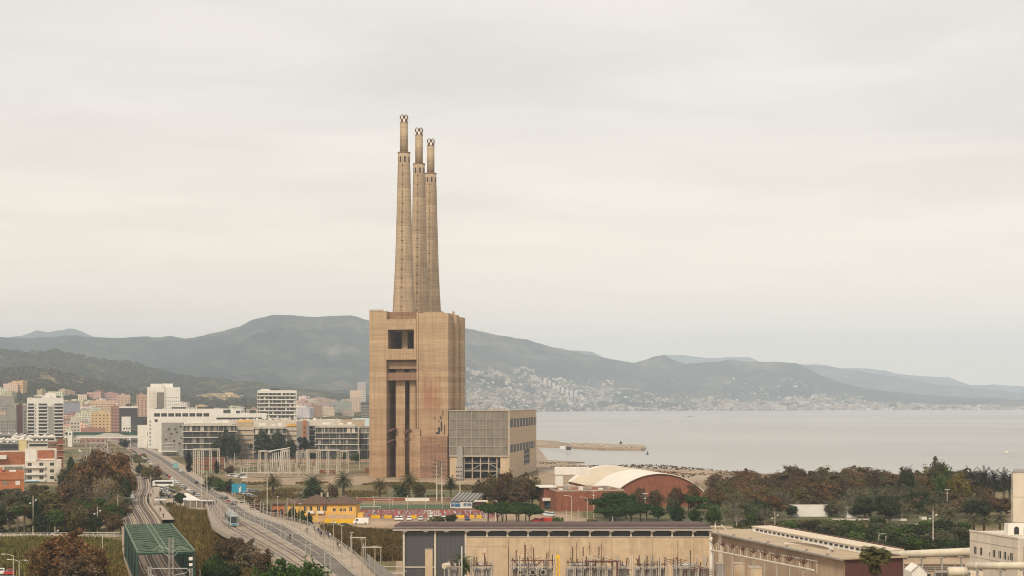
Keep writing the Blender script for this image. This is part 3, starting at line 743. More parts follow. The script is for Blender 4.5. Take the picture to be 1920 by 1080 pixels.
# --- left: tall white tower with stacked balconies ---
b = Bld('apartment_tower', 'white balcony tower with dark recesses and rooftop terraces, left of the footbridge', 'apartment tower', 51, 119, 747, 1500, 22, wall='white')
for i, (x0, x1) in enumerate(((-17.5,-11),(-7,2),(8.6,17.8))):
    for j in range(11):
        z = 1.6+j*3.55
        b.part('balcony', [(x0, x1, -1.6, -.003, z, z+.9)], 'white'); b.part('window', [(x0+.3, x1-.3, -.12, -.004, z+.95, z+3.0)], 'window')
b.part('grey_panel', [(3.0, 8.2, -.25, -.005, 0, 37)], 'grey'); b.wins(1, 11, .9, 1.3, 2.4, 3.55, -10.5, -8.5); b.wins(1, 11, .9, 1.3, 2.4, 3.55, 6.8, 8.0)
b.parapet(); b.huts([(-.6,.3,.1,.6,3.2),(.0,.55,.2,.7,5.6),(.35,.6,.1,.5,4.0)]); b.huts([(-.75,-.2,.05,.3,2.0)], 'darkgrey', 'roof_pergola')
# --- far left grey blocks ---
b = Bld('apartment_block', 'grey apartment block with a dark brown stair column left of the white tower', 'apartment block', 29, 50, 762, 1520, 20, wall='grey')
b.part('stair_column', [(-4.6, 1.2, -.5, -.003, 0, b.h+2)], 'maroon'); b.wins(1, 10, 1.6, 1.6, 1.4, 3.2, 2, 5.4); b.wins(1, 10, 1.2, 1.5, 1.4, 3.2, -2, 0); b.parapet()
b = Bld('apartment_block', 'grey block with rows of small square windows at the left edge', 'apartment block', -14, 31, 779, 1470, 22, wall='grey')
b.wins(9, 7, 1.2, 1.4, 1.4, 3.2, skip=.12); b.parapet(); b.huts([(.3,.9,.2,.7,9)]); b.huts([(-.5,.1,.3,.8,4)], 'beige')
b = Bld('apartment_block', 'tall grey beige block rising behind the small square windows', 'apartment block', -4, 27, 744, 1750, 18, wall='grey')
b.wins(5, 11, 1.5, 1.5, 3, 3.3); b.parapet()
# --- dark glass office and neighbours ---
b = Bld('office_block', 'black glass office block with white cap behind the chequered white block', 'office building', 224, 258, 765, 1500, 24, wall='darkgrey')
b.part('cap', [(-b.w/2-.3, b.w/2+.3, -.3, b.d, b.h, b.h+1.6)], 'white')
for j in range(10): b.part('window_band', [(-b.w/2+.4, b.w/2-.4, -.1, -.003, 1.6+j*3.1, 3.4+j*3.1)], 'glass')
b.huts([(-.3,.3,.3,.6,4.4)], 'darkgrey')
b = Bld('office_block', 'low black office wing with pale floor lines beside the black glass block', 'office building', 246, 278, 783, 1430, 20, wall='darkgrey')
for j in range(6): b.part('floor_band', [(-b.w/2-.1, b.w/2+.1, -.2, -.003, 1+j*3.3, 1.35+j*3.3)], 'grey')
b.parapet()
b = Bld('apartment_block', 'small white block with staggered black windows in front of the black office', 'apartment block', 228, 245, 783, 1360, 12, wall='white')
for j in range(6):
    for i in range(3): link('window', win_mesh(1.5, 1.5, 'white'), b.e, (-2.8+i*2.4+(j % 2)*.9, 0, 1.3+j*2.9))
b.parapet()
b = Bld('white_building', 'plain low white building with a single palm in front', 'building', 258, 276, 799, 1300, 14, wall='white'); b.parapet()
# --- white hospital-like tower and L podium ---
b = Bld('office_tower', 'tallest white slab tower with a pale blue glass panel above the white podium', 'office tower', 276, 338, 726, 1400, 22, wall='white')
b.part('glass_panel', [(-6.6, .2, -.3, -.003, 12, b.h-5)], 'curtain'); b.part('rib', [(.4, 1.4, -.6, -.003, 0, b.h+1.5)], 'offwhite')
b.wins(7, 12, .7, .9, 6, 3.6, 2.0, b.w/2-.6); b.wins(1, 12, .8, 1.6, 6, 3.6, -b.w/2+1.5, -b.w/2+4); b.part('side_panel', [(-13.5,-7,-.15,-.003,5,b.h-4)], 'offwhite')
b.huts([(-.8,-.1,.1,.6,3.4),(-.1,.55,.2,.7,3.6)])
b = Bld('office_block', 'long white upper block with square windows below the white slab tower', 'office building', 278, 452, 768, 1290, 26, wall='white')
b.wins(12, 1, 5, 3.0, b.h-6.2, 4, -b.w/2+5, b.w/2-3); b.wins(3, 1, 5, 2.4, b.h-11, 4, -b.w/2+5, -b.w/2+26); b.parapet()
b.wins(1, 7, 1.0, 1.6, 3, 3.4, -b.w/2+1.2, -b.w/2+3)
b.huts([(-.5,-.2,.2,.5,2.2),(.05,.4,.2,.5,2.2),(-.85,-.7,.1,.3,1.6)], 'darkgrey', 'plant_screen')
b = Bld('office_block', 'white cross shaped annex with terraces stepping down at the road', 'office building', 296, 350, 787, 1180, 24, wall='white')
for j in range(4): b.part('window_band', [(-7, 9, -.15, -.003, 4+j*3.3, 6.2+j*3.3)], 'window')
b.parapet(h=.6)
b = Bld('office_block', 'grey stone clad block with scattered round openings at the corner of the road', 'office building', 303, 345, 793, 1105, 26, wall='grey')
for (x, z) in ((-3,20),(2,20),(-1,16.5),(3,17.5),(6,22),(6.6,13),(5,9),(-5,12),(1,11)): b.part('opening', [(x-.8,x+.8,-.1,-.003,z,z+1.3)], 'window')
for j in range(4): b.part('louvre', [(-b.w/2+.6, 0.5, -.6, -.003, 2+j*2.4, 2.4+j*2.4)], 'white')
b.part('entrance_canopy', [(-b.w/2, 3, -4, -.003, 3.2, 3.8)], 'white')
# --- dark curtain wall complex with projecting slabs (three blocks) and brick coloured infill ---
def banded(label, px0, px1, pyt, Y, dpt, floors, dz, rot=None, top=True):
    b = Bld('office_block', label, 'office building', px0, px1, pyt, Y, dpt, rot, wall='darkgrey', group='banded office blocks behind the substation')
    z = b.h
    for j in range(floors):
        zz_ = b.h-.6-j*dz; b.part('floor_slab', [(-b.w/2-.8, b.w/2+.8, -1.3, -.003, zz_, zz_+.55)], 'palesteel')
    r = random.Random(int(px0)); x = -b.w/2+1
    fins = []
    while x < b.w/2-1.2:
        wd = r.choice((.5, .8, 1.6, 2.4)); zb = b.h-dz-.04
        b.part('cladding_panel', [(x, min(x+wd, b.w/2-.5), -.25, -.004, zb, b.h-.62)], r.choice(('grey','curtain','palesteel'))); x += wd+r.choice((1.0,1.8,2.6))
    for j in range(1, floors-1):
        for i in range(int(b.w/5)):
            if r.random() < .6: b.part('cladding_panel', [(-b.w/2+1.5+i*5, -b.w/2+1.5+i*5+r.uniform(.6, 3), -.22, -.004, b.h-dz*(j+1)+.02, b.h-.64-dz*j)], r.choice(('grey','curtain','darkgrey')))
    for i in range(7): x = -b.w/2+i*b.w/6; b.part('column', [(x-.15, x+.15, -1.25, -1.0, 0.0, b.h)], 'grey')
    if top:
        b.huts([(-.85,.85,.1,.5,1.5)], 'palesteel', 'roof_screen'); b.huts([(-.7,-.3,.15,.45,3.0),(.1,.3,.2,.4,2.6),(.5,.7,.2,.4,3.2)], 'white')
    return b
banded('dark banded office block nearest the road, with two square roof huts', 344, 443, 797, 1040, 28, 5, 4.3)
banded('dark banded office block half hidden behind the dark trees, centre of the three', 476, 537, 802, 1046, 26, 5, 4.3)
banded('dark banded office block beside the tall concrete pier', 592, 671, 800, 1042, 26, 5, 4.2)
banded('narrow dark banded block squeezed against the concrete pier', 674, 704, 800, 1060, 22, 5, 4.2, top=False)
b = Bld('office_block', 'beige office block with curved louvres between the first two dark banded blocks', 'office building', 443, 476, 793, 1062, 26, wall='beige')
for j in range(6): b.part('louvre', [(-b.w/2, b.w/2, -.8, -.003, 3+j*3.6, 4.2+j*3.6)], 'offwhite' if j > 3 else 'steel')
b.parapet(); b.huts([(-.8,.8,.1,.6,2)], 'ochre', 'roof_edge')
b = Bld('office_block', 'beige louvred block left of the grey stair block', 'office building', 537, 558, 795, 1066, 24, wall='beige')
for j in range(5): b.part('louvre', [(-b.w/2, b.w/2, -.8, -.003, 6+j*3.6, 8.3+j*3.6)], 'offwhite')
b.part('roof_edge', [(-b.w/2, b.w/2, -1, -.003, b.h-1.8, b.h+.4)], 'ochre')
b = Bld('office_block', 'plain grey block with one column of orange framed windows', 'office building', 556, 580, 790, 1055, 24, wall='grey')
b.part('orange_strip', [(-.2, 2.4, -.2, -.003, 6, b.h+1)], 'orange'); b.wins(1, 5, 1.2, 1.6, 8, 3.5, .6, 1.6, frame='orange')
for o in [x for x in COL.objects if x.parent == b.e and x.name.startswith('window')]: o.location.y = -.25
b = Bld('office_block', 'recessed grey glazed link between the orange striped block and the dark banded block', 'office building', 580, 592, 799, 1064, 22, wall='darkgrey')
for j in range(5): b.part('floor_slab', [(-b.w/2+.2, b.w/2-.2, -.9, -.003, 4+j*4.2, 4.6+j*4.2)], 'palesteel')
b = Bld('office_block', 'cream penthouse storey on the long roofline left of the concrete pier', 'office building', 640, 684, 789, 1090, 20, wall='beige'); b.parapet()
# long roof band behind
b = Bld('office_block', 'long low roofline of pale boxes running behind the banded offices', 'office building', 430, 640, 787, 1120, 30, wall='offwhite')
r = random.Random(8)
for i in range(34): x = -b.w/2+1+i*(b.w-3)/34; b.part('roof_box', [(x, x+r.uniform(.8,2.0), 2, 4, b.h, b.h+r.uniform(.5,1.6))], r.choice(('white','darkgrey','steel','offwhite')))
b = Bld('warehouse', 'white low warehouse with dark window strip behind the banded offices', 'warehouse', 395, 500, 775, 1240, 30, wall='white')
b.part('window_band', [(-b.w/2+5, b.w/2-4, -.1, -.003, b.h-5.2, b.h-3.6)], 'window'); b.huts([(-.55,-.3,.1,.5,3),(-.1,.05,.1,.5,2.2),(.4,.6,.1,.4,2.6)], 'darkgrey')
mb = MB(); mb.tube((6,6,b.h),(5,6,b.h+17),.35,.2,6); mb.tube((-9,6,b.h),(-9,6,b.h+6),.4,.4,6); mb.build('mast', M['darkgrey'], b.e)
# glass-banded tower
b = Bld('apartment_tower', 'square white tower with continuous horizontal window bands and roof plant, centre left', 'apartment tower', 483, 556, 734, 1500, 26, wall='white')
for j in range(9):
    z = b.h-3.9-j*3.9
    if z < 2: break
    b.part('window_band', [(-b.w/2+.4, b.w/2-.9, -.12, -.003, z, z+2.3)], 'window')
    for i in range(9): x = -b.w/2+2+i*4.4; b.part('shutter', [(x, x+random.Random(i+j*9).choice((.5,.8,1.8)), -.2, -.125, z-.02, z+2.32)], 'offwhite' if (i+j) % 3 else 'curtain')
    b.part('balcony', [(-b.w/2-.6, b.w/2-1, -1.4, -.205, z-1.0, z-.3)], 'white')
b.parapet(h=1.2); b.huts([(-.3,.1,.2,.6,3.2)], 'darkgrey', 'roof_plant'); b.huts([(-.85,-.4,.2,.5,2.4)])
# distant twin towers
b = Bld('apartment_tower', 'tall beige slab tower far off beside the concrete pier', 'apartment tower', 656, 677, 732, 2800, 20, wall='tint', color=(.62,.47,.36)); b.wins(4, 14, 2.2, 1.6, 3, 3.6)
b = Bld('apartment_tower', 'hazy grey tower with balconies behind the beige slab tower', 'apartment tower', 670, 686, 716, 3100, 18, wall='tint', color=(.42,.38,.37)); b.slabs(16, 4.6, 5, mt='white', th=1)
b = Bld('office_block', 'dark glass block between the hazy tower and the concrete pier', 'office building', 676, 700, 754, 2300, 20, wall='darkgrey')
for j in range(8): b.part('window_band', [(-b.w/2+.5, b.w/2-.5, -.2, -.003, 5+j*4.2, 7.5+j*4.2)], 'curtain')
b = Bld('warehouse', 'pale blue roofed shed against the concrete pier', 'warehouse', 660, 700, 786, 1250, 30, wall='tint', color=(.55,.66,.72)); b.parapet(h=.5)
b = Bld('grey_hall', 'blue grey windowless hall right of the white balcony tower', 'hall', 120, 150, 752, 2100, 30, wall='tint', color=(.28,.28,.33), z0=8); b.part('roof_edge', [(-b.w/2, b.w/2, -.4, -.003, b.h-2, b.h+.5)], 'grey')

# --- left foreground houses ---
b = Bld('apartment_building', 'cream four storey building with terraces and shuttered windows above the park trees', 'apartment building', 47, 115, 864, 742, 20, wall='offwhite')
b.part('upper_storey', [(-b.w/2+3, b.w/2-3, 3, 17, b.h, b.h+.6)], 'white')
b.part('white_gable', [(-8.9,-3.6, .5, 3, b.h-.5, b.h+5.4)], 'white')
b.part('terrace_tiles', [(-2.9, 5.6, .4, 13, b.h, b.h+.16)], 'terracotta')
b.part('tiled_wall', [(-3.0, 5.2, 13.5, 14.2, b.h+.2, b.h+5.0)], 'terracotta'); b.part('terrace_rim', [(-9, 6.5, 14.3, 15.2, b.h+.6, b.h+6.0)], 'offwhite')
for j, z in enumerate((1.2, 4.7, 8.2)):
    for x in (-6.6, -.9, 4.3): link('window', win_mesh(1.9, 1.6), b.e, (x, 0, z+.3))
    b.part('balcony', [(-9.3, 1.0, -1.3, -.003, z-.8, z+.25)], 'white')
b.part('awning', [(-8.5,-2,-2.4,-.01,.3,.7)], 'blue')
b = Bld('apartment_building', 'building with a rust tiled roof wall and glass balcony behind the orange house', 'apartment building', -14, 46, 872, 735, 22, wall='offwhite')
b.part('tiled_wall', [(-6,8.2,4,4.6,b.h,b.h+6.6)], 'terracotta'); b.part('glass_balcony', [(-2,7,-1,-.8,b.h-2.6,b.h-.8)], 'curtain'); b.part('roof_edge', [(-8,8.6,4.7,6,b.h,b.h+7.2)], 'offwhite'); b.part('dormer', [(-7,-1,1,3.9,b.h+3,b.h+5)], 'white')
b.wins(4, 2, 1.6, 1.4, 2, 3.4)
b = Bld('house', 'bright orange house with flat terrace at the left edge', 'house', -16, 45, 889, 640, 16, wall='orange')
b.parapet('orange', 1.0); b.part('cornice', [(-b.w/2-.2, b.w/2+.2, -.3, -.003, b.h-2.6, b.h-2.3)], 'terracotta'); b.part('terrace_wall', [(-b.w/2, -2.4, 5, 15, b.h, b.h+2.6)], 'orange')
for (x, z, p_) in ((-1.2,5.0,'curtain'),(4.2,5.0,'white'),(4.4,1.4,'white'),(-1.2,1.5,'window')): link('window', win_mesh(1.9, 1.8, 'offwhite', p_), b.e, (x, 0, z-.6))
b.huts([(.1,.5,.3,.5,1.5)], 'white', 'water_tank')
b = Bld('apartment_building', 'brown brick building with balcony slabs beside the parked cars', 'apartment building', 90, 118, 832, 860, 22, wall='blockwall')
b.part('brick_side', [(1.2, 4.45, -.4, -.003, 0, b.h+3.0)], 'brick'); b.slabs(4, 3.6, 5, 1.5, .3, 'concrete', 1.5, 5.4); b.wins(2, 4, 1.2, 1.5, 4, 3.6, -4, 1); b.parapet()
b = Bld('house', 'pale yellow stair house between grey warehouse roofs', 'house', 35, 50, 826, 905, 8, wall='tint', color=(.68,.56,.30)); b.wins(1, 2, 1.0, 1.0, 3, 6, -2.4, -.4); b.parapet(h=.4)
for i, (p0, p1, pt_, Y, dd, mtw, lab) in enumerate([
    (-20, 36, 833, 940, 26, 'darkgrey', 'grey warehouse with a dark glazed strip left of the yellow stair house'),
    (-20, 60, 826, 1050, 40, 'grey', 'wide warehouse with ribbed grey roof second row back from the orange house'),
    (20, 104, 820, 1160, 45, 'offwhite', 'pale low warehouse with striped roof lights below the white balcony tower'),
    (52, 92, 830, 950, 30, 'offwhite', 'low workshop with white posts right of the yellow stair house'),
    (-20, 46, 816, 1300, 40, 'grey', 'farthest grey warehouse at the foot of the grey apartment blocks')]):
    b = Bld('warehouse', lab, 'warehouse', p0, p1, pt_, Y, dd, wall=mtw)
    mb = MB(); n = 6
    for k in range(n):
        x0 = -b.w/2+k*b.w/n; x1 = x0+b.w/n; mb.profile([(x0, b.h), (x1, b.h), ((x0+x1)/2, b.h+1.3)], -.2, b.d+.2)
    mb.build('sawtooth_roof', M['whiteroof' if i in (1, 2) else 'grey'], b.e)
    b.part('window_band', [(-b.w/2+1, b.w/2-1, -.1, -.003, b.h-2.4, b.h-.8)], 'window')
    for k in range(4): b.part('skylight', [(-b.w/2+2+k*b.w/4.4, -b.w/2+3.4+k*b.w/4.4, 3, dd-3, b.h+1.0, b.h+1.5)], 'white')

# --- city blocks on the slope: pink, cream and brick apartment buildings ---
r = random.Random(21)
CITYC = [((.60,.43,.31),'salmon'),((.68,.56,.41),'cream'),((.50,.35,.26),'pink brown'),((.68,.60,.49),'pale beige'),((.34,.19,.14),'brick red'),((.72,.67,.59),'off white'),((.60,.44,.26),'ochre'),((.40,.36,.32),'grey'),((.66,.62,.55),'pale grey')]
def city_block(px, Y, wd, dp, ht, rot, c, cname, where, z0, fam):
    mb = MB(); mb.box(-wd/2, wd/2, -dp/2, dp/2, -4, ht)
    k = r.random()
    mb.box(-wd/2-.15, wd/2+.15, -dp/2-.15, -dp/2+.25, ht, ht+.9); mb.box(-wd/2-.15, wd/2+.15, dp/2-.25, dp/2+.15, ht, ht+.9)
    if k < .7: mb.box(-wd*.2, wd*.12, -dp*.2, dp*.2, ht, ht+2.8)
    if k > .4: mb.box(wd*.2, wd*.38, -dp*.3, dp*.1, ht, ht+2.1)
    if wd > 16: mb.box(-wd/2+.5, -wd*.1, -dp/2-1.1, -dp/2+.1, 3.2, ht-.5)
    o = mb.build('apartment_block', M['city']); o.location = (GX(px, Y), Y, z0); o.rotation_euler = (0, 0, rot); o.color = (*c, 1)
    tag(o, cname+' apartment block '+where, 'apartment block', 'apartment blocks of the town on the left slope', fam=fam)
    return o
for (n, pa, pb, Ya, Yb, where, hts) in [
    (36, 120, 225, 1650, 2250, 'in the town behind the footbridge', (9, 20)),
    (26, 122, 275, 2300, 2900, 'in the rows below the hills', (8, 20)),
    (22, -20, 120, 1950, 2700, 'behind the grey corner blocks', (10, 22)),
    (26, 340, 480, 2100, 2800, 'below the quarry', (8, 14)),
    (34, 556, 660, 2500, 3300, 'beside the distant beige tower', (10, 20)),
    (12, 200, 276, 1560, 1800, 'close behind the black office', (12, 26))]:
    for i in range(n):
        px = r.uniform(pa, pb); Y = r.uniform(Ya, Yb); c, cn = r.choice(CITYC)
        z0 = max(0, h_near.at(px, Y)[2]) if Y > 1750 else 0
        c = tuple(max(.05, x*r.uniform(.85, 1.12)) for x in c)
        city_block(px, Y, r.uniform(11, 30), r.uniform(10, 18), r.uniform(*hts), r.uniform(-.5, .5), c, cn, where, z0, where)
for px0, px1, pyt, Y, c, lab in [(220,244,741,2200,(.60,.42,.32),'pinkish apartment tower rising above the town, left of the other pink tower'),(256,277,741,2000,(.52,.33,.25),'pink brown apartment tower directly left of the white slab tower'),
    (168,216,752,2300,(.62,.44,.28),'long salmon block of flats standing high behind the town'),(170,212,775,1640,(.62,.44,.24),'ochre apartment building with balcony bands behind the footbridge'),
    (208,226,762,1580,(.36,.19,.16),'dark brick apartment building beside the black glass office'),(132,150,784,1480,(.55,.5,.42),'cream narrow building with three dark balconies above the footbridge'),
    (152,198,805,1460,(.35,.2,.15),'low brick red hall right behind the footbridge')]:
    z0 = max(0, h_near.at(px0, Y)[2]) if Y > 1750 else 0
    b = Bld('apartment_block', lab, 'apartment block', px0, px1, pyt, Y, 16, wall='tint', color=c, z0=z0)
    b.wins(max(3, int(b.w/4)), max(2, int(b.h/3.6)), 1.6, 1.5, 1.3, 3.5); b.parapet(); b.huts([(-.4,.1,.2,.6,2.6)])

# --- far towns across the bay ---
def far_house(px, Y, hill, wd, dp, ht, rot, mesh_to=None, c=None):
    X, Y_, z = hill.at(px, Y)
    z = max(z, -1.5)
    if mesh_to is not None:
        ca, sa = math.cos(rot), math.sin(rot); i = len(mesh_to.v)
        for zz_ in (z-6, z+ht):
            for (a, b_) in ((-1,-1),(1,-1),(1,1),(-1,1)):
                x, y = a*wd/2, b_*dp/2; mesh_to.v.append((X+x*ca-y*sa, Y_+x*sa+y*ca, zz_))
        for q in ((4,5,6,7),(0,1,5,4),(1,2,6,5),(2,3,7,6),(3,0,4,7)): mesh_to.f.append(tuple(i+k for k in q)); mesh_to.m.append(0)
        return
    mb = MB(); mb.box(-wd/2, wd/2, -dp/2, dp/2, -6, ht); mb.box(-wd*.25, wd*.1, -dp*.2, dp*.3, ht, ht+2.6)
    mb.box(-wd/2-.2, wd/2+.2, -dp/2-.2, -dp/2+.3, ht, ht+.8)
    o = mb.build('far_building', M['city'] if ht > 16 else M['tint']); o.location = (X, Y_, z); o.rotation_euler = (0, 0, rot); o.color = (*c, 1); return o
FC = [((.62,.58,.52),'white'),((.50,.43,.35),'cream'),((.46,.34,.27),'pale pink'),((.36,.31,.27),'stone grey')]
def yfoot(hill, px): return interp(hill.Yf, px) if isinstance(hill.Yf, list) else hill.Yf
zones = [  # hill, px range, distance above foot range, n, n_stuff, (w), (h), where
    (h_main, 876, 1000, 60, 1600, 46, 1500, (12,26), (8,18), 'on the hillside beside the chimneys'),
    (h_main, 1000, 1150, 60, 1500, 46, 1500, (12,26), (8,18), 'mid hillside across the bay'),
    (h_main, 1150, 1420, 40, 1100, 34, 1100, (12,24), (7,14), 'on the wooded slopes'),
    (h_main, 880, 1010, 10, 330, 10, 160, (16,34), (9,16), 'on the shore beyond the hall'),
    (h_cape, 1180, 1330, 10, 700, 20, 900, (14,34), (9,20), 'on the waterfront below wooded slopes'),
    (h_cape, 1330, 1480, 10, 700, 34, 1300, (16,44), (14,30), 'on the waterfront below the flat hill'),
    (h_cape, 1480, 1720, 10, 800, 34, 1700, (16,44), (12,26), 'on the waterfront beyond the flat hill'),
    (h_cape, 1720, 1935, 10, 800, 22, 1300, (18,44), (8,16), 'along the faint farthest shore'),
    (h_cape, 1340, 1640, 300, 1300, 12, 330, (12,24), (7,12), 'scattered up the flat topped hill'),
    (h_left, 330, 480, 200, 900, 6, 40, (14,28), (6,9), 'on the green hillside above the quarry')]
r = random.Random(33); mass = MB()
for (hill, pa, pb, da, db, n, ns, ws, hs, where) in zones:
    for i in range(n+ns):
        px = r.uniform(pa, pb); k = r.random()**1.25; Y = yfoot(hill, px)+da+(db-da)*k
        if noise.noise(Vector((px*0.02, Y*0.0035, 4.0))) < 0.0 and r.random() < .85: continue
        if i < n:
            c, cn = r.choice(FC)
            tag(far_house(px, Y, hill, r.uniform(ws[1]*.5, ws[1]*1.1), r.uniform(10, 16), r.uniform(hs[1]*.5, hs[1]*.95), r.uniform(-.6,.6), None, c), cn+' building '+where, 'building', 'buildings of the far towns across the bay', fam=where+cn)
        else: far_house(px, Y, hill, r.uniform(*ws)*r.choice((.45,.55,.8)), r.uniform(8, 12), r.uniform(*hs)*.52, r.uniform(-.6,.6), mass)
o = mass.build('far_town_houses', M['farhouse']); tag(o, None, None, kind='stuff')
for i in range(8):
    px = 1022+i*8.2; Y = 7900; X, _, z = h_main.at(px, Y)
    mb = MB(); mb.box(-7.5,7.5,-7,7,-8,40); mb.box(-2,2,-2,2,40,43); mb.box(-8.0,-5,-8,-6.99,2,38)
    o = mb.build('apartment_tower', M['city']); o.location = (X, Y, z-4); o.color = (.66,.60,.54,1)
    tag(o, 'pale tower block in the hillside row across the bay', 'apartment tower', 'row of tower blocks across the bay', fam='t')

# --- foreground hangar ---
HY = 335
M['hallroof'] = mat('dull brown roof sheet', (0.095, 0.062, 0.055), 0.8, 0.3, 0.4)
HG = empty('industrial_hall', (0, HY, 0), 0, 'long beige foreground hall with dark clerestory strip and grey sheet end bays', 'industrial hall')
def hx(px): return GX(px, HY)
def hgp(name, boxes, mt, parent=HG):
    mb = MB()
    for b in boxes: mb.box(*b)
    return mb.build(name, M[mt], parent)
hgp('wall', [(hx(875), hx(1332), 0, 24, 0, 9.7)], 'beige')
hgp('clerestory', [(hx(873)+.05, hx(1330), .25, 23.9, 9.703, 11.25)], 'glass')
hgp('wall_coping', [(hx(873), hx(1330), -.15, .24, 9.703, 9.85)], 'offwhite')
hgp('end_bay', [(hx(757)+.1, hx(873), .35, 23.9, 0, 11.2)], 'corr')
mb = MB(); mb.prism([(hx(757)+.05, .3),(hx(757)+.05, 23),(hx(757)-1.2, 23.0),(hx(745), 16)], 0, 11.0); mb.build('end_wall', M['corr'], HG)
hgp('sheet_rail', [(hx(757), hx(816), .15, .34, 1.0+1.6, 1.25+1.6), (hx(745)-4.5, hx(757), .15,.3,2.75,2.9)], 'palesteel')
for px in (757, 816, 873): hgp('post', [(hx(px)-.22, hx(px)+.22, -.05, .33, 0, 11.25)], 'palesteel')
for i in range(12):
    px = 913+i*38.6; hgp('pilaster', [(hx(px)-.16, hx(px)+.16, -.22, -.003, 0, 9.6)], 'beige'); hgp('clerestory_post', [(hx(px)-.2, hx(px)+.2, -.05, .24, 9.86, 11.2)], 'palesteel')
mb = MB(); a = hx(737); c = hx(1335)   # scalloped pale fascia and roof
mb.box(a, c, -1.1, -.9, 11.36, 11.58)
mb.build('fascia', M['offwhite'], HG)
mb = MB(); mb.poly([(a,-1.1,11.63),(c,-1.1,11.63),(c,4.5,12.1),(a,4.5,12.1)]); mb.poly([(a,4.5,12.1),(c,4.5,12.1),(c,25,11.3),(a,25,11.3)])
mb.poly([(a,-1.1,11.29),(a,25,11.29),(c,25,11.29),(c,-1.1,11.29)]); mb.poly([(a,-1.1,11.63),(a,4.5,12.1),(a,25,11.3),(a,-1.1,11.29)]); mb.build('roof', M['hallroof'], HG)
hgp('ridge_board', [(a, c, 4.4, 4.7, 12.11, 12.25)], 'maroon'); hgp('gutter', [(a, c, .9,1.05,11.85,11.93)], 'grey')
for i in range(15):
    px = 760+i*38.6
    if px < 1330:
        mb = MB(); x = hx(px); mb.profile([(x-1.0, 11.32),(x, 10.9),(x+1.0, 11.32)], -.88, -.6); mb.build('bracket', M['offwhite'], HG)
# --- hall wing running towards the viewer ---
wa, wb = Vector((46.1, 336.7, 0)), Vector((63.6, 276.5, 0))
wdir = (wb-wa).normalized(); WL = (wb-wa).length; wang = math.atan2(wdir.y, wdir.x)
WG = empty('industrial_wing', tuple(wa), wang, 'low beige hall wing with flat ribbed roof and maroon gable end, foreground right', 'industrial hall')
# local x along eave toward viewer, y to the right (+)
def wg(name, boxes, mt):
    mb = MB()
    for b in boxes: mb.box(*b)
    return mb.build(name, M[mt], WG)
M['wingroof'] = mat('ribbed cream roof', (0.42, 0.33, 0.225), 0.8, 0.2, 0.25, sc=(2.5, .3, 1))
M['wingwall_shaded'] = mat('shaded beige render', (0.38, 0.285, 0.20), 0.85, 0.18, 0.15, streak=.25)  # darker beige: shade of the oblique wall is put into its colour
wg('wall', [(.4, WL-.02, .4, 12.8, 0, 10.9)], 'wingwall_shaded'); wg('gable_wall', [(WL-.0, WL+.25, .4, 12.8, 0, 10.9)], 'maroon')
wg('pier', [(5.0, 6.6, .1, .397, 0, 10.6)], 'offwhite')
mb = MB(); mb.box(-1, WL+1.0, -.7, 13.4, 10.95, 11.15); mb.build('roof', M['wingroof'], WG)
wg('eave_gutter', [(-1, WL+1.1, -1.0, -.703, 10.8, 11.15)], 'grey')
mb = MB(); n = 12
for i in range(n):
    x0 = WL*.56; a0 = math.pi*i/n; a1 = math.pi*(i+1)/n
    mb.quad((x0+9-9*math.cos(a0), 1.5+4.4*math.sin(a0)*.9, 11.16), (x0+9-9*math.cos(a1), 1.5+4.4*math.sin(a1)*.9, 11.16), (x0+9-9*math.cos(a1), 1.5+4.4*math.sin(a1)*.9, 11.75), (x0+9-9*math.cos(a0), 1.5+4.4*math.sin(a0)*.9, 11.75))
    mb.quad((x0+9-9*math.cos(a0), 1.2+4.0*math.sin(a0)*.9, 11.76), (x0+9-9*math.cos(a1), 1.2+4.0*math.sin(a1)*.9, 11.76), (x0+9-9*math.cos(a1), 1.7+4.6*math.sin(a1)*.9, 11.76), (x0+9-9*math.cos(a0), 1.7+4.6*math.sin(a0)*.9, 11.76))
mb.build('curved_upstand', M['offwhite'], WG)
wg('clerestory_upstand', [(6, WL+.5, 8.2, 8.6, 11.153, 12.3)], 'white'); wg('clerestory_roof', [(6, WL+.5, 7.9, 13.0, 12.303, 12.5)], 'creamroof')
for i in range(24): wg('roof_vent', [(8+i*2.15, 9.2+i*2.15, 8.08, 8.197, 11.6, 11.95)], 'window')
wg('roof_ridge', [(2, WL, 12.9, 13.3, 12.503, 12.7)], 'maroon')
for i in range(7): wg('roof_bollard', [(5+i*8.6, 5.5+i*8.6, -.4, .1, 11.153, 11.5)], 'grey')
mb = MB(); mb.tube((-1,2,11.2),(-1,2,12.6),.15); mb.tube((1,4,11.2),(0,3,12.4),.12); mb.tube((-3,1,11.8),(2,5,11.9),.1); mb.build('roof_pipework', M['offwhite'], WG)
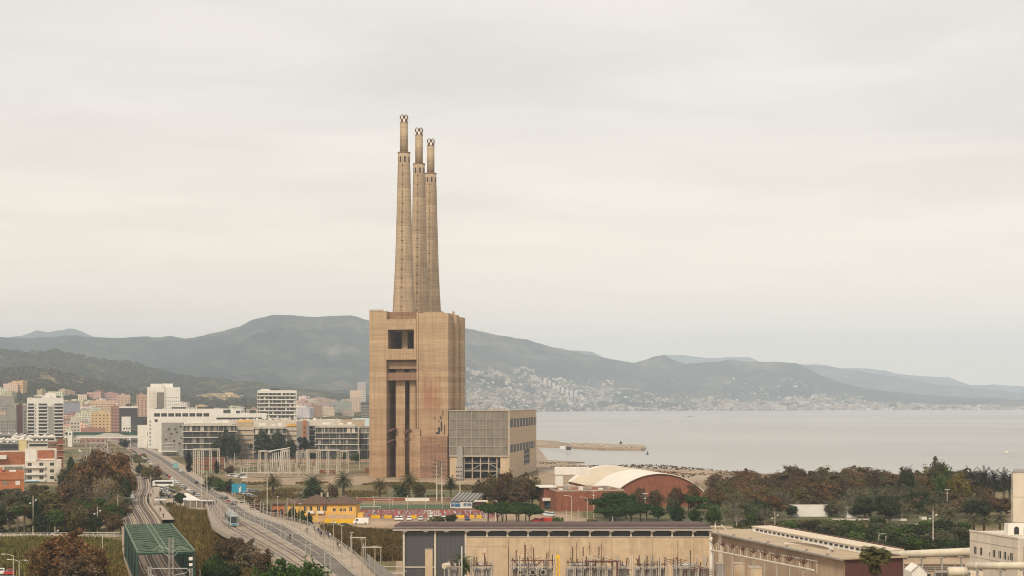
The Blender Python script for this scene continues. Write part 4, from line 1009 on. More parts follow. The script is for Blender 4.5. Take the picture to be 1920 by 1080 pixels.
# --- sports hall with barrel roof ---
sa_, sb = Vector((40.7, 566, 0)), Vector((76, 573, 0)); sdir = (sb-sa_).normalized(); SW = (sb-sa_).length
SH = empty('sports_hall', tuple((sa_+sb)/2), math.atan2(sdir.y, sdir.x), 'brick sports hall with a white and cream barrel vault roof', 'sports hall')
ZE, RZ, DL = 5.6, 7.2, 79
def arc(k, extra=0): 
    hw = SW/2; Rc = (hw*hw+RZ*RZ)/(2*RZ); x = hw*(2*k-1); return (x*(1+extra/hw), ZE+extra*.7+math.sqrt(max(0,Rc*Rc-x*x))-(Rc-RZ))
nA = 28
mb = MB(); mb.profile([arc(k/nA) for k in range(nA+1)][::-1]+[(-SW/2, 0), (SW/2, 0)], .3, .8); mb.build('gable_wall', M['brick'], SH)
mb = MB(); mb.profile([arc(k/nA) for k in range(nA+1)][::-1]+[(-SW/2, 0), (SW/2, 0)], DL-.8, DL-.3); mb.build('back_wall', M['brick'], SH)
mb = MB(); mb.box(-SW/2+.1, -SW/2+.6, .81, DL-.81, 0, ZE-.1); mb.box(SW/2-.6, SW/2-.1, .81, DL-.81, 0, ZE-.1); mb.build('side_wall', M['brick'], SH)
for nm, y0, y1, mt_ in (('vault_roof', -.4, DL*.45, 'whiteroof'), ('vault_roof', DL*.45+.02, DL*.93, 'creamroof'), ('vault_roof', DL*.93+.02, DL, 'whiteroof')):
    mb = MB()
    for k in range(nA):
        p, q = arc(k/nA, .35), arc((k+1)/nA, .35); p2, q2 = arc(k/nA, .05), arc((k+1)/nA, .05)
        mb.quad((p[0], y0, p[1]), (q[0], y0, q[1]), (q[0], y1, q[1]), (p[0], y1, p[1])); mb.quad((p2[0], y0, p2[1]), (q2[0], y0, q2[1]), (q[0], y0, q[1]), (p[0], y0, p[1]))
    mb.build(nm, M[mt_], SH)
mb = MB(); mb.box(-SW/2-1.4,-SW/2-.4, 0, DL, ZE-1.5, ZE-.9); mb.build('gutter', M['offwhite'], SH)
b = Bld('brick_hall', 'long low dark brick hall in front of the barrel roofed sports hall', 'hall', 1042, 1172, 921, 545, 26, rot=R(10), wall='brick')
b.parapet('concrete', .5, .3); 
for i in range(9): b.part('roof_unit', [(-11+i*2.6, -11+i*2.6+1.5, 5+(i % 3)*4, 7+(i % 3)*4, b.h, b.h+.8+(i % 2)*.6)], ('white','grey','concrete')[i % 3])
b.part('window_band', [(-2, 8, -.1, -.003, 3.8, 4.6)], 'window')
b = Bld('gate_structure', 'tall white concrete T shaped frame beside the barrel roof', 'concrete frame', 1041, 1056, 890, 575, 4, wall='white', wname='pillar'); b.part('beam', [(-1.8, 12, -.4, 5, b.h+.003, b.h+2.9)], 'white')
b = Bld('entrance_building', 'small brick entrance building with white band and dark open porch', 'building', 1020, 1042, 914, 556, 12, rot=R(8), wall='brick')
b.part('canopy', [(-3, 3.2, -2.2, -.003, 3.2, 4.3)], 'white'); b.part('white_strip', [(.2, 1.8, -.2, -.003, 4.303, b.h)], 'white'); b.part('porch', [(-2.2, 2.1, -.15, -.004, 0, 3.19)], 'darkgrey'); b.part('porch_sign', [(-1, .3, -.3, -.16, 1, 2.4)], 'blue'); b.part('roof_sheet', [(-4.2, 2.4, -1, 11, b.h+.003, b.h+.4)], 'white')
# --- yellow house ---
YH = empty('yellow_house', (GX(641, 492), 492, 0), R(-2), 'two storey yellow villa with brown hipped tile roof and graffiti on its lower wall', 'house')
def yh(name, boxes, mt, parent=YH):
    mb = MB()
    for b_ in boxes: mb.box(*b_)
    return mb.build(name, M[mt], parent)
yh('wall', [(-4.9,4.9,0,9,0,6.3),(-14.5,-4.903,2.2,11,0,6.0),(-19.5,-14.503,4,12,0,6.0)], 'ochre')
yh('graffiti_panel', [(-4.7,4.7,-.04,-.003,.8,3.0),(-8.5,-4.95,2.15,2.197,.2,2.4)], 'graffiti_y')
yh('porch', [(4.903,7.0,1,6,0,3.3)], 'ochre')
yh('yard_wall', [(-5.5,6.0,-3.2,-3.0,0,1.5)], 'yellow')
def hip(x0, x1, y0, y1, z, h, ov=.8):
    x0 -= ov; x1 += ov; y0 -= ov; y1 += ov; m_ = min((x1-x0), (y1-y0))/2
    mb = MB(); cy = (y0+y1)/2
    A, B, C, D = (x0,y0,z),(x1,y0,z),(x1,y1,z),(x0,y1,z); E, Fp = (x0+m_,cy,z+h),(x1-m_,cy,z+h)
    mb.poly([A,B,Fp,E]); mb.poly([B,C,Fp]); mb.poly([C,D,E,Fp]); mb.poly([D,A,E]); mb.poly([D,C,B,A])
    i = len(mb.v); mb.box(x0,x1,y0,y1,z-.22,z-.003); return mb
hip(-4.9,4.9,0,9,6.53,2.4).build('roof', M['rooftile'], YH); hip(-14.5,-4.9,2.2,11,6.25,2.9).build('roof', M['rooftile'], YH); hip(-19.5,-14.5,4,12,6.2,1.8).build('roof', M['rooftile'], YH)
for (x, y, z, a, b_) in ((-2.6,0,3.9,.9,1.0),(-.3,0,3.9,.8,.95),(.95,0,3.9,.8,.95),(3.0,0,4.0,.85,1.4),(-13,2.2,3.9,.9,1.5),(-11,2.2,3.9,.9,1.5),(-8.4,2.2,3.9,.9,1.5),(-6.3,2.2,3.9,1.3,1.5),(-17.6,4,3.9,.9,1.4)):
    link('window', win_mesh(a, b_, 'offwhite'), YH, (x, y, z))
for (x, z) in ((-7.6,3.0),(-11,3.0)): yh('balcony', [(x-1.1,x+1.3,1.2,2.197,z,z+.8)], 'white')
for x in (-8.3,-6.2): yh('chimney_stack', [(x,x+.6,6,6.6,8.3,9.9)], 'concrete')
b = Bld('house', 'orange garden house with arched doorway left of the yellow villa', 'house', 511, 533, 946, 515, 8, wall='orange')
b.part('roof', [(-b.w/2-.4,b.w/2+.4,-.6,8.4,b.h,b.h+.35)], 'rooftile')
mb = MB()
for x in (-.9, 1.0): mb.profile([(x-.7,.2)]+[(x-.7*math.cos(math.pi*k/8), 2.2+.7*math.sin(math.pi*k/8)) for k in range(9)]+[(x+.7,.2)], -.08, -.003)
mb.build('arched_opening', M['window'], b.e)
# --- right-hand white plant building ---
ra, rb = Vector((87.6, 275.6, 0)), Vector((91.3, 260, 0)); rd = (rb-ra).normalized(); RL = (rb-ra).length
RB = empty('plant_building', tuple(ra), math.atan2(rd.y, rd.x), 'cream two storey plant building with small square windows at the right edge', 'building')
M['creamwall'] = mat('cream wall', (0.60, 0.53, 0.44), 0.8, 0.12, 0.2, streak=.2)
def rbp(name, boxes, mt):
    mb = MB()
    for b_ in boxes: mb.box(*b_)
    return mb.build(name, M[mt], RB)
rbp('wall', [(0, RL, 0, 30, 0, 16.4)], 'creamwall'); rbp('parapet', [(-.12, RL+.12, -.12, .2, 16.403, 16.7)], 'offwhite')
for z in (14.6, 11.6): rbp('wall_joint', [(0, RL, -.03, -.003, z, z+.09)], 'grey')
me = win_mesh(.75, 1.35, 'offwhite')
for x in (2.0, 4.0, 8.4, 10.3, 12.0, 14.1): link('window', me, RB, (x, 0, 12.3))
for x in (6.9, 13.1): link('window', win_mesh(.35,.8,'offwhite'), RB, (x, 0, 12.3))
rbp('downpipe', [(RL+.003, RL+.15, 1.2, 1.35, 7, 15)], 'grey')
b = Bld('plant_tower', 'tall cream tower block cut by the right edge of the view', 'tower', 1899, 1990, 886, 282, 12, rot=R(-21), wall='creamwall')
b.e.location = (GX(1899,282)+b.w/2*math.cos(R(21)), 282-b.w/2*math.sin(R(21)), 0)
for z in (22.5, 17.5): b.part('wall_joint', [(-b.w/2, b.w/2, -.03, -.003, z, z+.1)], 'grey')
b.part('corner_pipe', [(-b.w/2-.25, -b.w/2-.05, -.3, .1, 0, b.h)], 'grey'); b.part('roof_cap', [(-b.w/2-.1, b.w/2, -.1, 12, b.h, b.h+.25)], 'grey')
acu = empty('cooling_unit', (GX(1907, 268), 268, 16.4), 0, 'white rooftop cooling unit with two dark openings on the cream building', 'cooling unit')
mb = MB(); mb.box(-1.7,2.6,0,2,0,2.0); mb.build('casing', M['white'], acu)
for x in (-.1, 1.7):
    mb = MB(); mb.profile([(x-.45,.1)]+[(x-.45*math.cos(math.pi*k/8), 1.1+.45*math.sin(math.pi*k/8)) for k in range(9)]+[(x+.45,.1)], -.06, -.003); mb.build('opening', M['window'], acu)
# white park walls
for (p0, p1, pt_, Y, lab) in [(1478,1552,946,518,'low white graffitied wall among park trees'),(1588,1607,951,512,'small square white kiosk wall among the park trees'),(1560,1700,973,500,'long thin white wall behind the row of young park trees'),(1728,1738,969,505,'little white hut in the park behind the tall lamp')]:
    b = Bld('park_wall' if p1-p0 > 25 else 'kiosk', lab, 'wall' if p1-p0 > 25 else 'kiosk', p0, p1, pt_, Y, .6 if p1-p0 > 25 else 3, wall='white'); b.part('coping', [(-b.w/2-.1,b.w/2+.1,-.1,.7,b.h,b.h+.12)], 'concrete')
b = Bld('workshop', 'dark grey parked canopy shed beside the blue hoarding', 'shed', 432, 460, 889, 800, 8, wall='darkgrey'); b.part('roof', [(-b.w/2-.5,b.w/2+.5,-1,9,b.h,b.h+.3)], 'grey')
# ================= VEGETATION =================
def leaf_quads(mb, c, rc, n, s, r, flat=1.0, out=None):
    for _ in range(n):
        while True:
            v = Vector((r.uniform(-1,1), r.uniform(-1,1), r.uniform(-1,1))); l = v.length
            if 0.05 < l < 1: break
        v = v/l*(l**0.45)
        p = Vector((c[0]+v.x*rc, c[1]+v.y*rc, c[2]+v.z*rc*flat))
        a = Vector((r.gauss(0,1), r.gauss(0,1), r.gauss(0,.6))).normalized(); nn = (v+Vector((r.gauss(0,.6), r.gauss(0,.6), r.gauss(0,.6)))).normalized()
        u = a.cross(nn)
        if u.length < .05: continue
        u.normalize(); w_ = u.cross(nn).normalized(); q = s*r.uniform(.6,1.3)
        mb.quad(tuple(p-u*q*.5-w_*q*.35), tuple(p+u*q*.5-w_*q*.3), tuple(p+u*q*.45+w_*q*.35), tuple(p-u*q*.5+w_*q*.3))
def make_tree(kind, seed):
    """returns (trunk mesh, crown mesh) at real size"""
    r = random.Random(seed); tr = MB(); cr = MB()
    if kind == 'broad':      # R~4.2, H~8.4
        tr.tube((0,0,-.4),(r.uniform(-.2,.2),0,2.8),.30,.22,7); cl = []
        for i in range(40):
            a = r.uniform(0, 2*math.pi); ph = r.uniform(-.8, 1)*math.pi/2; R_ = r.uniform(.5,1.0)*(1+.28*math.sin(3*a+seed)*math.cos(2*ph+seed))
            c = (3.3*R_*math.cos(a)*math.cos(ph), 3.3*R_*math.sin(a)*math.cos(ph), 4.6+(2.8 if ph > 0 else 2.9)*R_*math.sin(ph)+r.uniform(-.3,.3)); cl.append(c)
            leaf_quads(cr, c, r.choice((.55,.8,1.1,1.35)), 85, .34, r, .8)
            if i % 3 == 0: leaf_quads(cr, (c[0]*1.12, c[1]*1.12, c[2]+.5), .9, 22, .26, r, 1.3)
        leaf_quads(cr, (0,0,4.2), 2.5, 300, .6, r, 1.0)
        for c in cl[:8]: tr.tube((0,0,2.4), (c[0]*.8,c[1]*.8,c[2]-.2), .13, .03, 5)
    elif kind == 'tall':     # narrow uneven, H~10
        tr.tube((0,0,-.4),(.2,0,5),.26,.14,7); cl = []
        for i in range(20):
            z = r.uniform(3.2, 9.3); a = r.uniform(0, 2*math.pi); R_ = (2.1-.9*abs(z-5.8)/3.5)*r.uniform(.4,1)
            c = (R_*math.cos(a), R_*math.sin(a), z); cl.append(c); leaf_quads(cr, c, r.uniform(.6,1.15), 80, .38, r, .9)
        for c in cl[:9]: tr.tube((.1,0,max(2.4,c[2]-2.2)), c, .09, .03, 4)
    elif kind == 'bare':     # thin twiggy, few leaves
        tr.tube((0,0,-.4),(0,0,2.4),.2,.16,6)
        for i in range(34):
            a = r.uniform(0, 2*math.pi); ph = r.uniform(.15,1.4); l = r.uniform(2.6,4.6)
            e = Vector((l*math.cos(a)*math.cos(ph), l*math.sin(a)*math.cos(ph), 2.2+l*math.sin(ph))); m_ = e*.5+Vector((0,0,1.1))
            tr.tube((0,0,2.0), tuple(m_), .08,.05,4); tr.tube(tuple(m_), tuple(e), .05,.015,3)
            for k in range(5):
                q = m_.lerp(e, r.uniform(.2,1)); tr.tube(tuple(q), tuple(q+Vector((r.gauss(0,.6), r.gauss(0,.6), r.uniform(.2,.9)))), .03,.01,3)
            leaf_quads(cr, tuple(m_.lerp(e,.8)), .9, 34, .26, r)
    elif kind == 'pine':     # umbrella
        tr.tube((0,0,-.3),(.2,.1,3.6),.22,.15,7)
        for i in range(40):
            a = r.uniform(0,2*math.pi); q = math.sqrt(r.random())*3.6; c = (q*math.cos(a), q*math.sin(a), 3.9+1.6*math.sqrt(max(0,1-(q/3.9)**2))+r.uniform(-.15,.15))
            leaf_quads(cr, c, r.uniform(.75,1.05), 110, .3, r, .62)
            if i < 9: tr.tube((.15,.1,3.1), (c[0]*.85,c[1]*.85,c[2]-.5), .09,.04,4)
        leaf_quads(cr, (0,0,4.7), 3.0, 300, .5, r, .25)
    elif kind == 'cypress':  # H~9
        tr.tube((0,0,-.3),(0,0,3),.2,.12,6)
        for i in range(30):
            z = .9+i*.28; R_ = 1.05*math.sin(math.pi*min(1,(z+.6)/9.6))**.7
            for k in range(3): a = r.uniform(0,2*math.pi); leaf_quads(cr, (R_*.5*math.cos(a), R_*.5*math.sin(a), z), R_*.55+.1, 26, .26, r, 1.2)
    elif kind == 'bush':     # R~1.6 H~2.4
        tr.tube((0,0,-.3),(0,0,.8),.12,.08,5)
        for i in range(13):
            a = r.uniform(0,2*math.pi); q = r.uniform(.2,1.15); leaf_quads(cr, (q*math.cos(a), q*math.sin(a), r.uniform(.55,1.7)), r.uniform(.45,.8), 75, .25, r, .9)
    elif kind == 'palm' or kind == 'fanpalm':
        Ht = 5.2 if kind == 'palm' else 9.5
        rr = .38 if kind == 'palm' else .22
        z = 0
        while z < Ht: tr.tube((0,0,z-.05),(0,0,z+.35),rr*1.0,rr*1.12,8); z += .35
        nf = 46 if kind == 'palm' else 34; Lf = 3.7 if kind == 'palm' else 1.7
        for i in range(nf):
            a = 2.399*i; el = math.asin(max(-1,min(1, -0.55+1.5*i/nf))); p = Vector((0,0,Ht+.2)); d_ = Vector((math.cos(a)*math.cos(el), math.sin(a)*math.cos(el), math.sin(el)))
            n = 9; side_ = Vector((-math.sin(a), math.cos(a), 0)); st = Lf/n*(1 if el > -.3 else .75)
            for k in range(n):
                q = p+d_*st; up = side_.cross(d_).normalized()
                wd = (.62 if kind == 'palm' else .8)*math.sin(math.pi*(k+1.2)/(n+1.6))**.6
                for sg in (-1, 1):
                    for h_ in (0, .5):
                        b0 = p+(q-p)*h_; t_ = b0+side_*sg*wd+d_*st*.9-up*wd*.35
                        cr.quad(tuple(b0), tuple(b0+d_*st*.34), tuple(t_+d_*.05), tuple(t_-d_*.05))
                d_ = (d_+Vector((0,0,-.125 if kind == 'palm' else -.2))).normalized(); p = q
        leaf_quads(cr, (0,0,Ht-.1), .6, 60, .4, r)
        if kind == 'fanpalm':
            for i in range(150):
                a = r.uniform(0,6.28); q = r.uniform(.25,.75); z0 = Ht-r.uniform(.1,1.2); cr.quad((q*.5*math.cos(a),q*.5*math.sin(a),z0),(q*.5*math.cos(a+.3),q*.5*math.sin(a+.3),z0),(q*math.cos(a+.25),q*math.sin(a+.25),z0-r.uniform(.7,1.5)),(q*math.cos(a),q*math.sin(a),z0-r.uniform(.7,1.5)))
    return tr, cr
TK = {}
VARN = {'broad':5,'tall':3,'bare':3,'pine':3,'cypress':1,'bush':4,'palm':2,'fanpalm':2}
SIZE = {'broad':(4.2,8.3),'tall':(2.6,10.2),'bare':(4.0,6.8),'pine':(4.3,6.2),'cypress':(.95,9.4),'bush':(1.7,2.35),'palm':(3.6,7.4),'fanpalm':(1.9,10.9)}
NAME = {'broad':'tree','tall':'tree','bare':'bare_tree','pine':'pine_tree','cypress':'cypress_tree','bush':'bush','palm':'palm_tree','fanpalm':'palm_tree'}
CAT = {'broad':'tree','tall':'tree','bare':'tree','pine':'pine tree','cypress':'cypress','bush':'bush','palm':'palm tree','fanpalm':'palm tree'}
TR_RND = random.Random(77)
def tree(kind, X, Y, hgt, tint, label, group, fam=None, rad=None, z=0.0):
    v = TR_RND.randrange(VARN[kind]); k = (kind, v)
    if k not in TK:
        tr, cr = make_tree(kind, 100*v+len(kind)); TK[k] = (tr.mesh('trunk', M['palebark' if kind == 'bare' else 'bark']), cr.mesh('crown', M['leaf']))
    R0, H0 = SIZE[kind]; s = hgt/H0; sx = (rad/R0*1.13) if rad else s*TR_RND.uniform(1.0,1.2)
    e = empty(NAME[kind], (X, Y, z), TR_RND.uniform(0,6.28), label, CAT[kind], group, fam)
    t_ = link('trunk', TK[k][0], e); c = link('crown' if 'palm' not in kind else 'fronds', TK[k][1], e)
    t_.scale = c.scale = (sx, sx, s); j = TR_RND.uniform(.85,1.18)
    c.color = (tint[0]*j*TR_RND.uniform(.93,1.07), tint[1]*j, tint[2]*j, 1)
    return e
BROWN=(.175,.108,.05); RUST=(.20,.115,.052); OLIVE=(.135,.118,.045); DKG=(.042,.062,.026); GRN=(.07,.115,.03); GREYG=(.12,.122,.076); PALE=(.27,.20,.125); DBR=(.128,.09,.054); PINE=(.034,.072,.02); YOL=(.19,.15,.04)
def T(kind, px, py, top, hw, tint, label, group, fam=None, z=0.0):
    X, Y, _ = G(px, py, z); hgt = GZ(top, Y)-z; rad = hw*Y/F
    return tree(kind, X, Y, hgt, tint, label, group, fam, rad, z)
gl = 'trees left of the railway'
for a in [('broad',180,950,841,40,BROWN,'huge rust brown tree with rounded crown left of the railway curve'),('broad',222,945,845,33,BROWN,'rust brown tree leaning over the railway curve beside the huge one'),
  ('broad',205,962,890,32,OLIVE,'olive brown tree filling the middle of the rust trees'),('broad',165,952,888,28,DBR,'dim brown tree under the left flank of the huge rust tree'),('broad',246,930,880,16,BROWN,'small rust tree directly above the track curve'),
  ('broad',150,930,868,26,BROWN,'brown tree between the brown brick building and the huge rust tree'),('bare',200,972,893,30,PALE,'pale twiggy tree in front of the huge rust brown tree'),('broad',236,958,892,14,DKG,'dark green tree touching the railway kerb below the rust trees'),
  ('broad',125,965,898,26,DBR,'dark brown open tree with white buildings showing behind it'),('broad',92,975,915,28,OLIVE,'olive yellow tree in front of the cream terraced building'),('broad',60,985,928,22,DKG,'dark tree right of the fan palms at the left'),
  ('broad',18,992,925,28,GREYG,'grey green tree below the bright orange house'),('broad',-6,1000,950,24,DKG,'dark tree cut by the left edge of the picture'),('broad',105,1000,952,24,GRN,'fresh green tree left of the pale street pole'),
  ('broad',150,1003,948,26,OLIVE,'olive brown tree in the middle of the riverside grove'),('fanpalm',188,985,932,12,GRN,'bright green palm in front of the pale twiggy tree'),('broad',178,1003,965,18,DKG,'low dark evergreen behind the riverside railing'),
  ('broad',212,1003,960,20,DBR,'brown tree at the railway end of the riverside grove'),('broad',135,985,940,22,DBR,'brownish tree behind the olive tree of the grove'),('broad',75,1003,962,18,DKG,'black green low tree behind the leftmost railing'),
  ('fanpalm',33,1003,948,13,GRN,'slim fan palm, left one of the pair by the riverside path'),('fanpalm',46,1002,946,13,OLIVE,'slim fan palm, right one of the pair by the riverside path'),
  ('broad',162,895,862,16,GREYG,'grey green street tree beside the parked cars behind the rust trees'),('broad',133,915,852,12,DKG,'slim dark tree between brown brick building and parked cars'),('broad',178,868,845,10,DKG,'dark small tree at the near end of the far tracks')]:
    T(a[0], *a[1:6], a[6], gl)
for a in [('broad',120,1098,992,58,RUST,'wide rust red tree in the lower left corner, middle of three crowns'),('broad',172,1105,1012,40,BROWN,'brown crown to the right of the wide rust tree, lower left'),('broad',82,1100,1015,36,BROWN,'brown crown to the left of the wide rust tree, lower left'),('broad',145,1120,1040,50,DBR,'dark brown low crown under the wide rust tree')]:
    T(a[0], *a[1:6], a[6], 'rust coloured trees at the lower left')
gm_ = 'trees between the railway and the road'
for a in [('broad',441,1066,1003,30,DBR,'dark brown bushy tree at the edge of the road bridge'),('bare',478,1080,1018,34,PALE,'pale twiggy tree leaning against the road bridge'),('broad',398,1095,1038,30,GRN,'bright green bush right of the green truss bridge'),('broad',430,1105,1050,32,DKG,'dark green undergrowth below the dark brown bushy tree'),
  ('broad',338,951,921,14,PINE,'round dark green tree beside the white station roof'),('broad',276,905,874,17,OLIVE,'olive brown tree between railway and parked cars'),
  ('broad',292,903,872,13,BROWN,'small brown tree next to the white van row'),('broad',262,893,868,10,DKG,'green tree on the railway bank beyond the olive brown one'),('broad',234,843,822,11,(.03,.03,.03),'almost black round tree under the end of the footbridge')]:
    T(a[0], *a[1:6], a[6], gm_)
tree('broad', GX(532,276), 276, 11.0, (.045,.105,.018), 'left crown of the big dense green tree before the curved road', gm_, None, 6.4)
tree('broad', GX(577,270), 270, 11.4, (.045,.10,.018), 'right crown of the big dense green tree before the curved road', gm_, None, 5.2)
for a in [('broad',418,1062,1010,24,DBR,'brown bush at the left of the dark bushy tree by the bridge'),('broad',468,1078,1012,30,(.13,.10,.065),'grey brown bush right of the dark bushy tree by the bridge'),('broad',498,1095,1030,30,DBR,'brown undergrowth between the bridge and the big green tree')]: T(*a, gm_)
gd = 'dark trees in front of the banded offices'
for a in [('broad',424,868,806,24,DKG,'tallest black green tree in front of the banded office nearest the road'),('broad',405,868,824,14,DKG,'smaller dark tree left of the tallest black green tree'),('broad',440,866,822,14,DKG,'dark tree right of the tallest black green tree'),
  ('broad',492,866,804,22,DKG,'left crown of the dark pair hiding the central banded office'),('broad',520,866,806,22,DKG,'right crown of the dark pair hiding the central banded office'),('broad',545,866,822,14,DKG,'dark tree beside the dark pair, before the beige louvres'),('tall',568,866,818,13,(.02,.028,.02),'narrow black green tree in front of the grey stair block'),
  ('broad',588,866,838,14,DKG,'low dark tree at the foot of the orange striped block'),('broad',640,866,846,12,GRN,'green shrub tree at the base of the third banded office'),('broad',668,868,848,12,GRN,'green shrub tree next to the concrete pier')]:
    T(a[0], *a[1:6], a[6], gd)
T('cypress',354,887,845,5.5,(.018,.025,.018),'tall black cypress beside the road before the brick substation house','cypresses by the substation'); T('cypress',407,889,862,5,(.02,.028,.02),'shorter black cypress right of the brick substation house','cypresses by the substation')
gs = 'trees around the blue hoarding'
for a in [('broad',392,925,892,12,DKG,'dark green street tree left of the blue hoarding, nearest the road'),('broad',412,928,897,16,GRN,'green street tree directly behind the blue hoarding left end'),('broad',432,926,898,13,DKG,'dark green tree above the blue hoarding'),('broad',431,892,872,12,DBR,'grey brown low tree right of the shorter cypress'),
  ('broad',462,955,926,19,OLIVE,'olive brown roadside tree below the blue hoarding'),('broad',480,972,936,16,BROWN,'brown roadside tree beside the tram platform'),('broad',500,982,944,14,DBR,'dark bare brown tree near the first lamp posts of the bridge'),
  ('broad',548,993,950,13,DKG,'dark green tree hiding the yellow villa wall'),('broad',566,995,955,11,GRN,'green tree in the yellow villa yard'),('broad',578,995,960,10,DKG,'small green tree under the villa balcony')]:
    T(a[0], *a[1:6], a[6], gs)
gp = 'palms on the waste ground below the chimneys'
for a in [('palm',512,933,892,18,OLIVE,'bushy palm on the dry grass behind the arched orange house'),('palm',587,932,893,19,DKG,'dark palm with shrub skirt behind the villa roof'),('palm',644,938,888,18,GREYG,'tallest date palm standing behind the yellow villa'),('palm',712,937,899,15,OLIVE,'round palm above the brick field wall'),
  ('palm',767,937,889,18,OLIVE,'wide palm under the chimneys between two shrubs'),('palm',845,938,894,11,DKG,'slim palm below the glass front of the turbine hall')]:
    T(a[0], *a[1:6], a[6], gp)
for a in [('bush',585,934,908,24,DKG,'dark shrub skirt around the palm behind the villa roof'),('bush',752,936,905,14,GRN,'green shrub left of the wide palm under the chimneys'),('bush',786,936,904,14,OLIVE,'olive shrub right of the wide palm under the chimneys'),('bush',622,934,905,14,DBR,'brown shrub left of the tallest date palm'),
   ('bush',818,988,966,20,OLIVE,'feathery olive reeds clump just above the hangar roof'),('bush',843,988,963,12,DKG,'dark round bush just above the hangar roof'),('bush',1047,992,968,11,GRN,'spiky agave like bush near the red van'),('bush',1098,992,978,10,DBR,'low dark bush right of the street lamps')]:
    T(a[0], *a[1:6], a[6], 'shrubs of the waste ground')
gb = 'brown trees in front of the turbine hall'
for i, a in enumerate([(905,942,897,20),(925,948,887,24),(950,950,884,26),(976,952,886,24),(998,950,890,20),(938,958,905,22),(968,960,908,24),(1012,950,905,13)]):
    T('broad', *a, (DBR,OLIVE,(.10,.065,.03))[i % 3], 'brown tree in the clump before the turbine hall', gb, 'x')
# umbrella pine clump
for i, (px, py) in enumerate([(915,985),(932,990),(950,984),(968,991),(985,985),(992,992),(942,980),(972,980)]):
    X, Y, _ = G(px, py); tree('pine', X, Y, 7.5 if i < 6 else 7.0, PINE, 'umbrella pine beside the parking area', 'umbrella pines beside the parking area', 'x', 4.6)
# pines and mixed trees right of the brick hall
r = random.Random(4)
for i in range(22):
    px = r.uniform(1130,1330); py = r.uniform(955,990); X, Y, _ = G(px, py)
    tree('pine' if r.random() < .65 else 'broad', X, Y, r.uniform(5.5,8.0), r.choice((PINE,(.035,.075,.018),PINE,GREYG)), 'green pine in the thicket below the barrel roofed hall', 'pines below the barrel roofed hall', 'x')
for px, py, tp, c, lb in [(1200,962,912,DBR,'brown tree partly hiding the left of the brick gable'),(1228,962,916,DBR,'brown tree in the middle of the brick gable'),(1268,964,911,(.09,.05,.03),'brown tree right of the gable middle'),(1300,962,906,BROWN,'brown tree at the right end of the brick gable'),(1262,975,925,GREYG,'grey green olive tree in front of the brick gable')]:
    T('broad', px, py, tp, 17, c, lb, 'trees before the brick gable')
# big park on the right
r = random.Random(12)
PARK = []; GRP = ['trees of the seaside park']
def park(n, pa, pb, ya, yb, hr, tints, kinds, label, fam, y_of=None):
    k = 0; tries = 0
    while k < n and tries < 4000:
        tries += 1
        px = r.uniform(pa, pb); py = r.uniform(ya, yb); X, Y, _ = G(px, py)
        if any((X-a)**2+(Y-b_)**2 < 9 for a, b_ in PARK): continue
        if X > interp([(b_, a) for a, b_ in COAST[:9]], Y)-12: continue
        PARK.append((X, Y)); kind = r.choice(kinds)
        hh_ = r.uniform(*hr); tree(kind, X, Y, hh_, r.choice(tints), label, GRP[0], fam, hh_*r.uniform(.56,.72)); k += 1
park(15, 1330, 1450, 905, 945, (6, 9), (BROWN,DBR,OLIVE,DBR), ('broad',), 'brown tree behind the barrel roof end', 'a')
park(20, 1450, 1580, 906, 940, (7.5,10), (BROWN,DBR,(.10,.06,.035),OLIVE), ('broad','broad','tall'), 'brown park tree above the white walls', 'b')
park(20, 1580, 1720, 908, 940, (7.5,10), (BROWN,DBR,DBR,OLIVE), ('broad','broad','tall'), 'brown rear park tree against the sea', 'c')
park(20, 1700, 1860, 912, 945, (8,11), (OLIVE,DKG,DBR,YOL), ('broad','tall','broad'), 'mixed rear tree left of the date palms', 'd')
park(17, 1340, 1470, 940, 975, (6.5,9), (BROWN,OLIVE,DKG,GREYG), ('broad','broad','bare'), 'olive park tree left of the white walls', 'e')
park(8, 1470, 1600, 955, 978, (4.5,6), (DKG,GREYG,DBR,GREYG), ('broad','bare'), 'young tree in front of the white walls', 'f')
park(18, 1600, 1730, 945, 978, (6,8.5), (GREYG,DKG,OLIVE,GREYG), ('broad','bare','broad'), 'front park tree right of the kiosk wall', 'g')
park(18, 1730, 1880, 945, 980, (6,8.5), (GREYG,DKG,OLIVE,DBR), ('broad','bare','broad'), 'front park tree behind the tall lamp', 'h')
park(10, 1335, 1440, 975, 990, (5,7), (DKG,GREYG,GRN), ('broad','bare'), 'dark tree above the ridge of the beige wing', 'i')
park(22, 1340, 1600, 925, 968, (6,8.5), (BROWN,OLIVE,DBR,DBR), ('broad',), 'rust brown tree in the second rows left of the kiosk', 'j')
park(18, 1600, 1800, 925, 968, (6.5,8.5), (OLIVE,DBR,DBR,GREYG), ('broad',), 'olive brown tree in the second rows right of the kiosk', 'k')
park(20, 1340, 1880, 905, 925, (6,8.5), (BROWN,DBR,DBR,OLIVE), ('broad','bare'), 'outermost tree of the park beside the beach', 'l')
for a in [('broad',1757,945,857,26,(.10,.10,.05),'tallest rounded park tree with sparse top rising above the sea line'),('broad',1772,958,880,24,GRN,'green tree tucked under the tallest park tree'),('broad',1800,960,888,26,YOL,'yellow green tree in the rear rows right of the tallest'),
  ('broad',1700,940,877,20,DKG,'dark bushy crown left of the tallest park tree'),('broad',1640,935,882,13,(.07,.05,.035),'rounded grey brown crown sticking above the rear row'),('broad',1598,930,884,9,DBR,'small dark crown sticking above the rear row'),('tall',1522,930,880,11,DBR,'dark tall crown breaking the horizon above the white walls')]:
    T(a[0], *a[1:6], a[6], 'outstanding park trees')
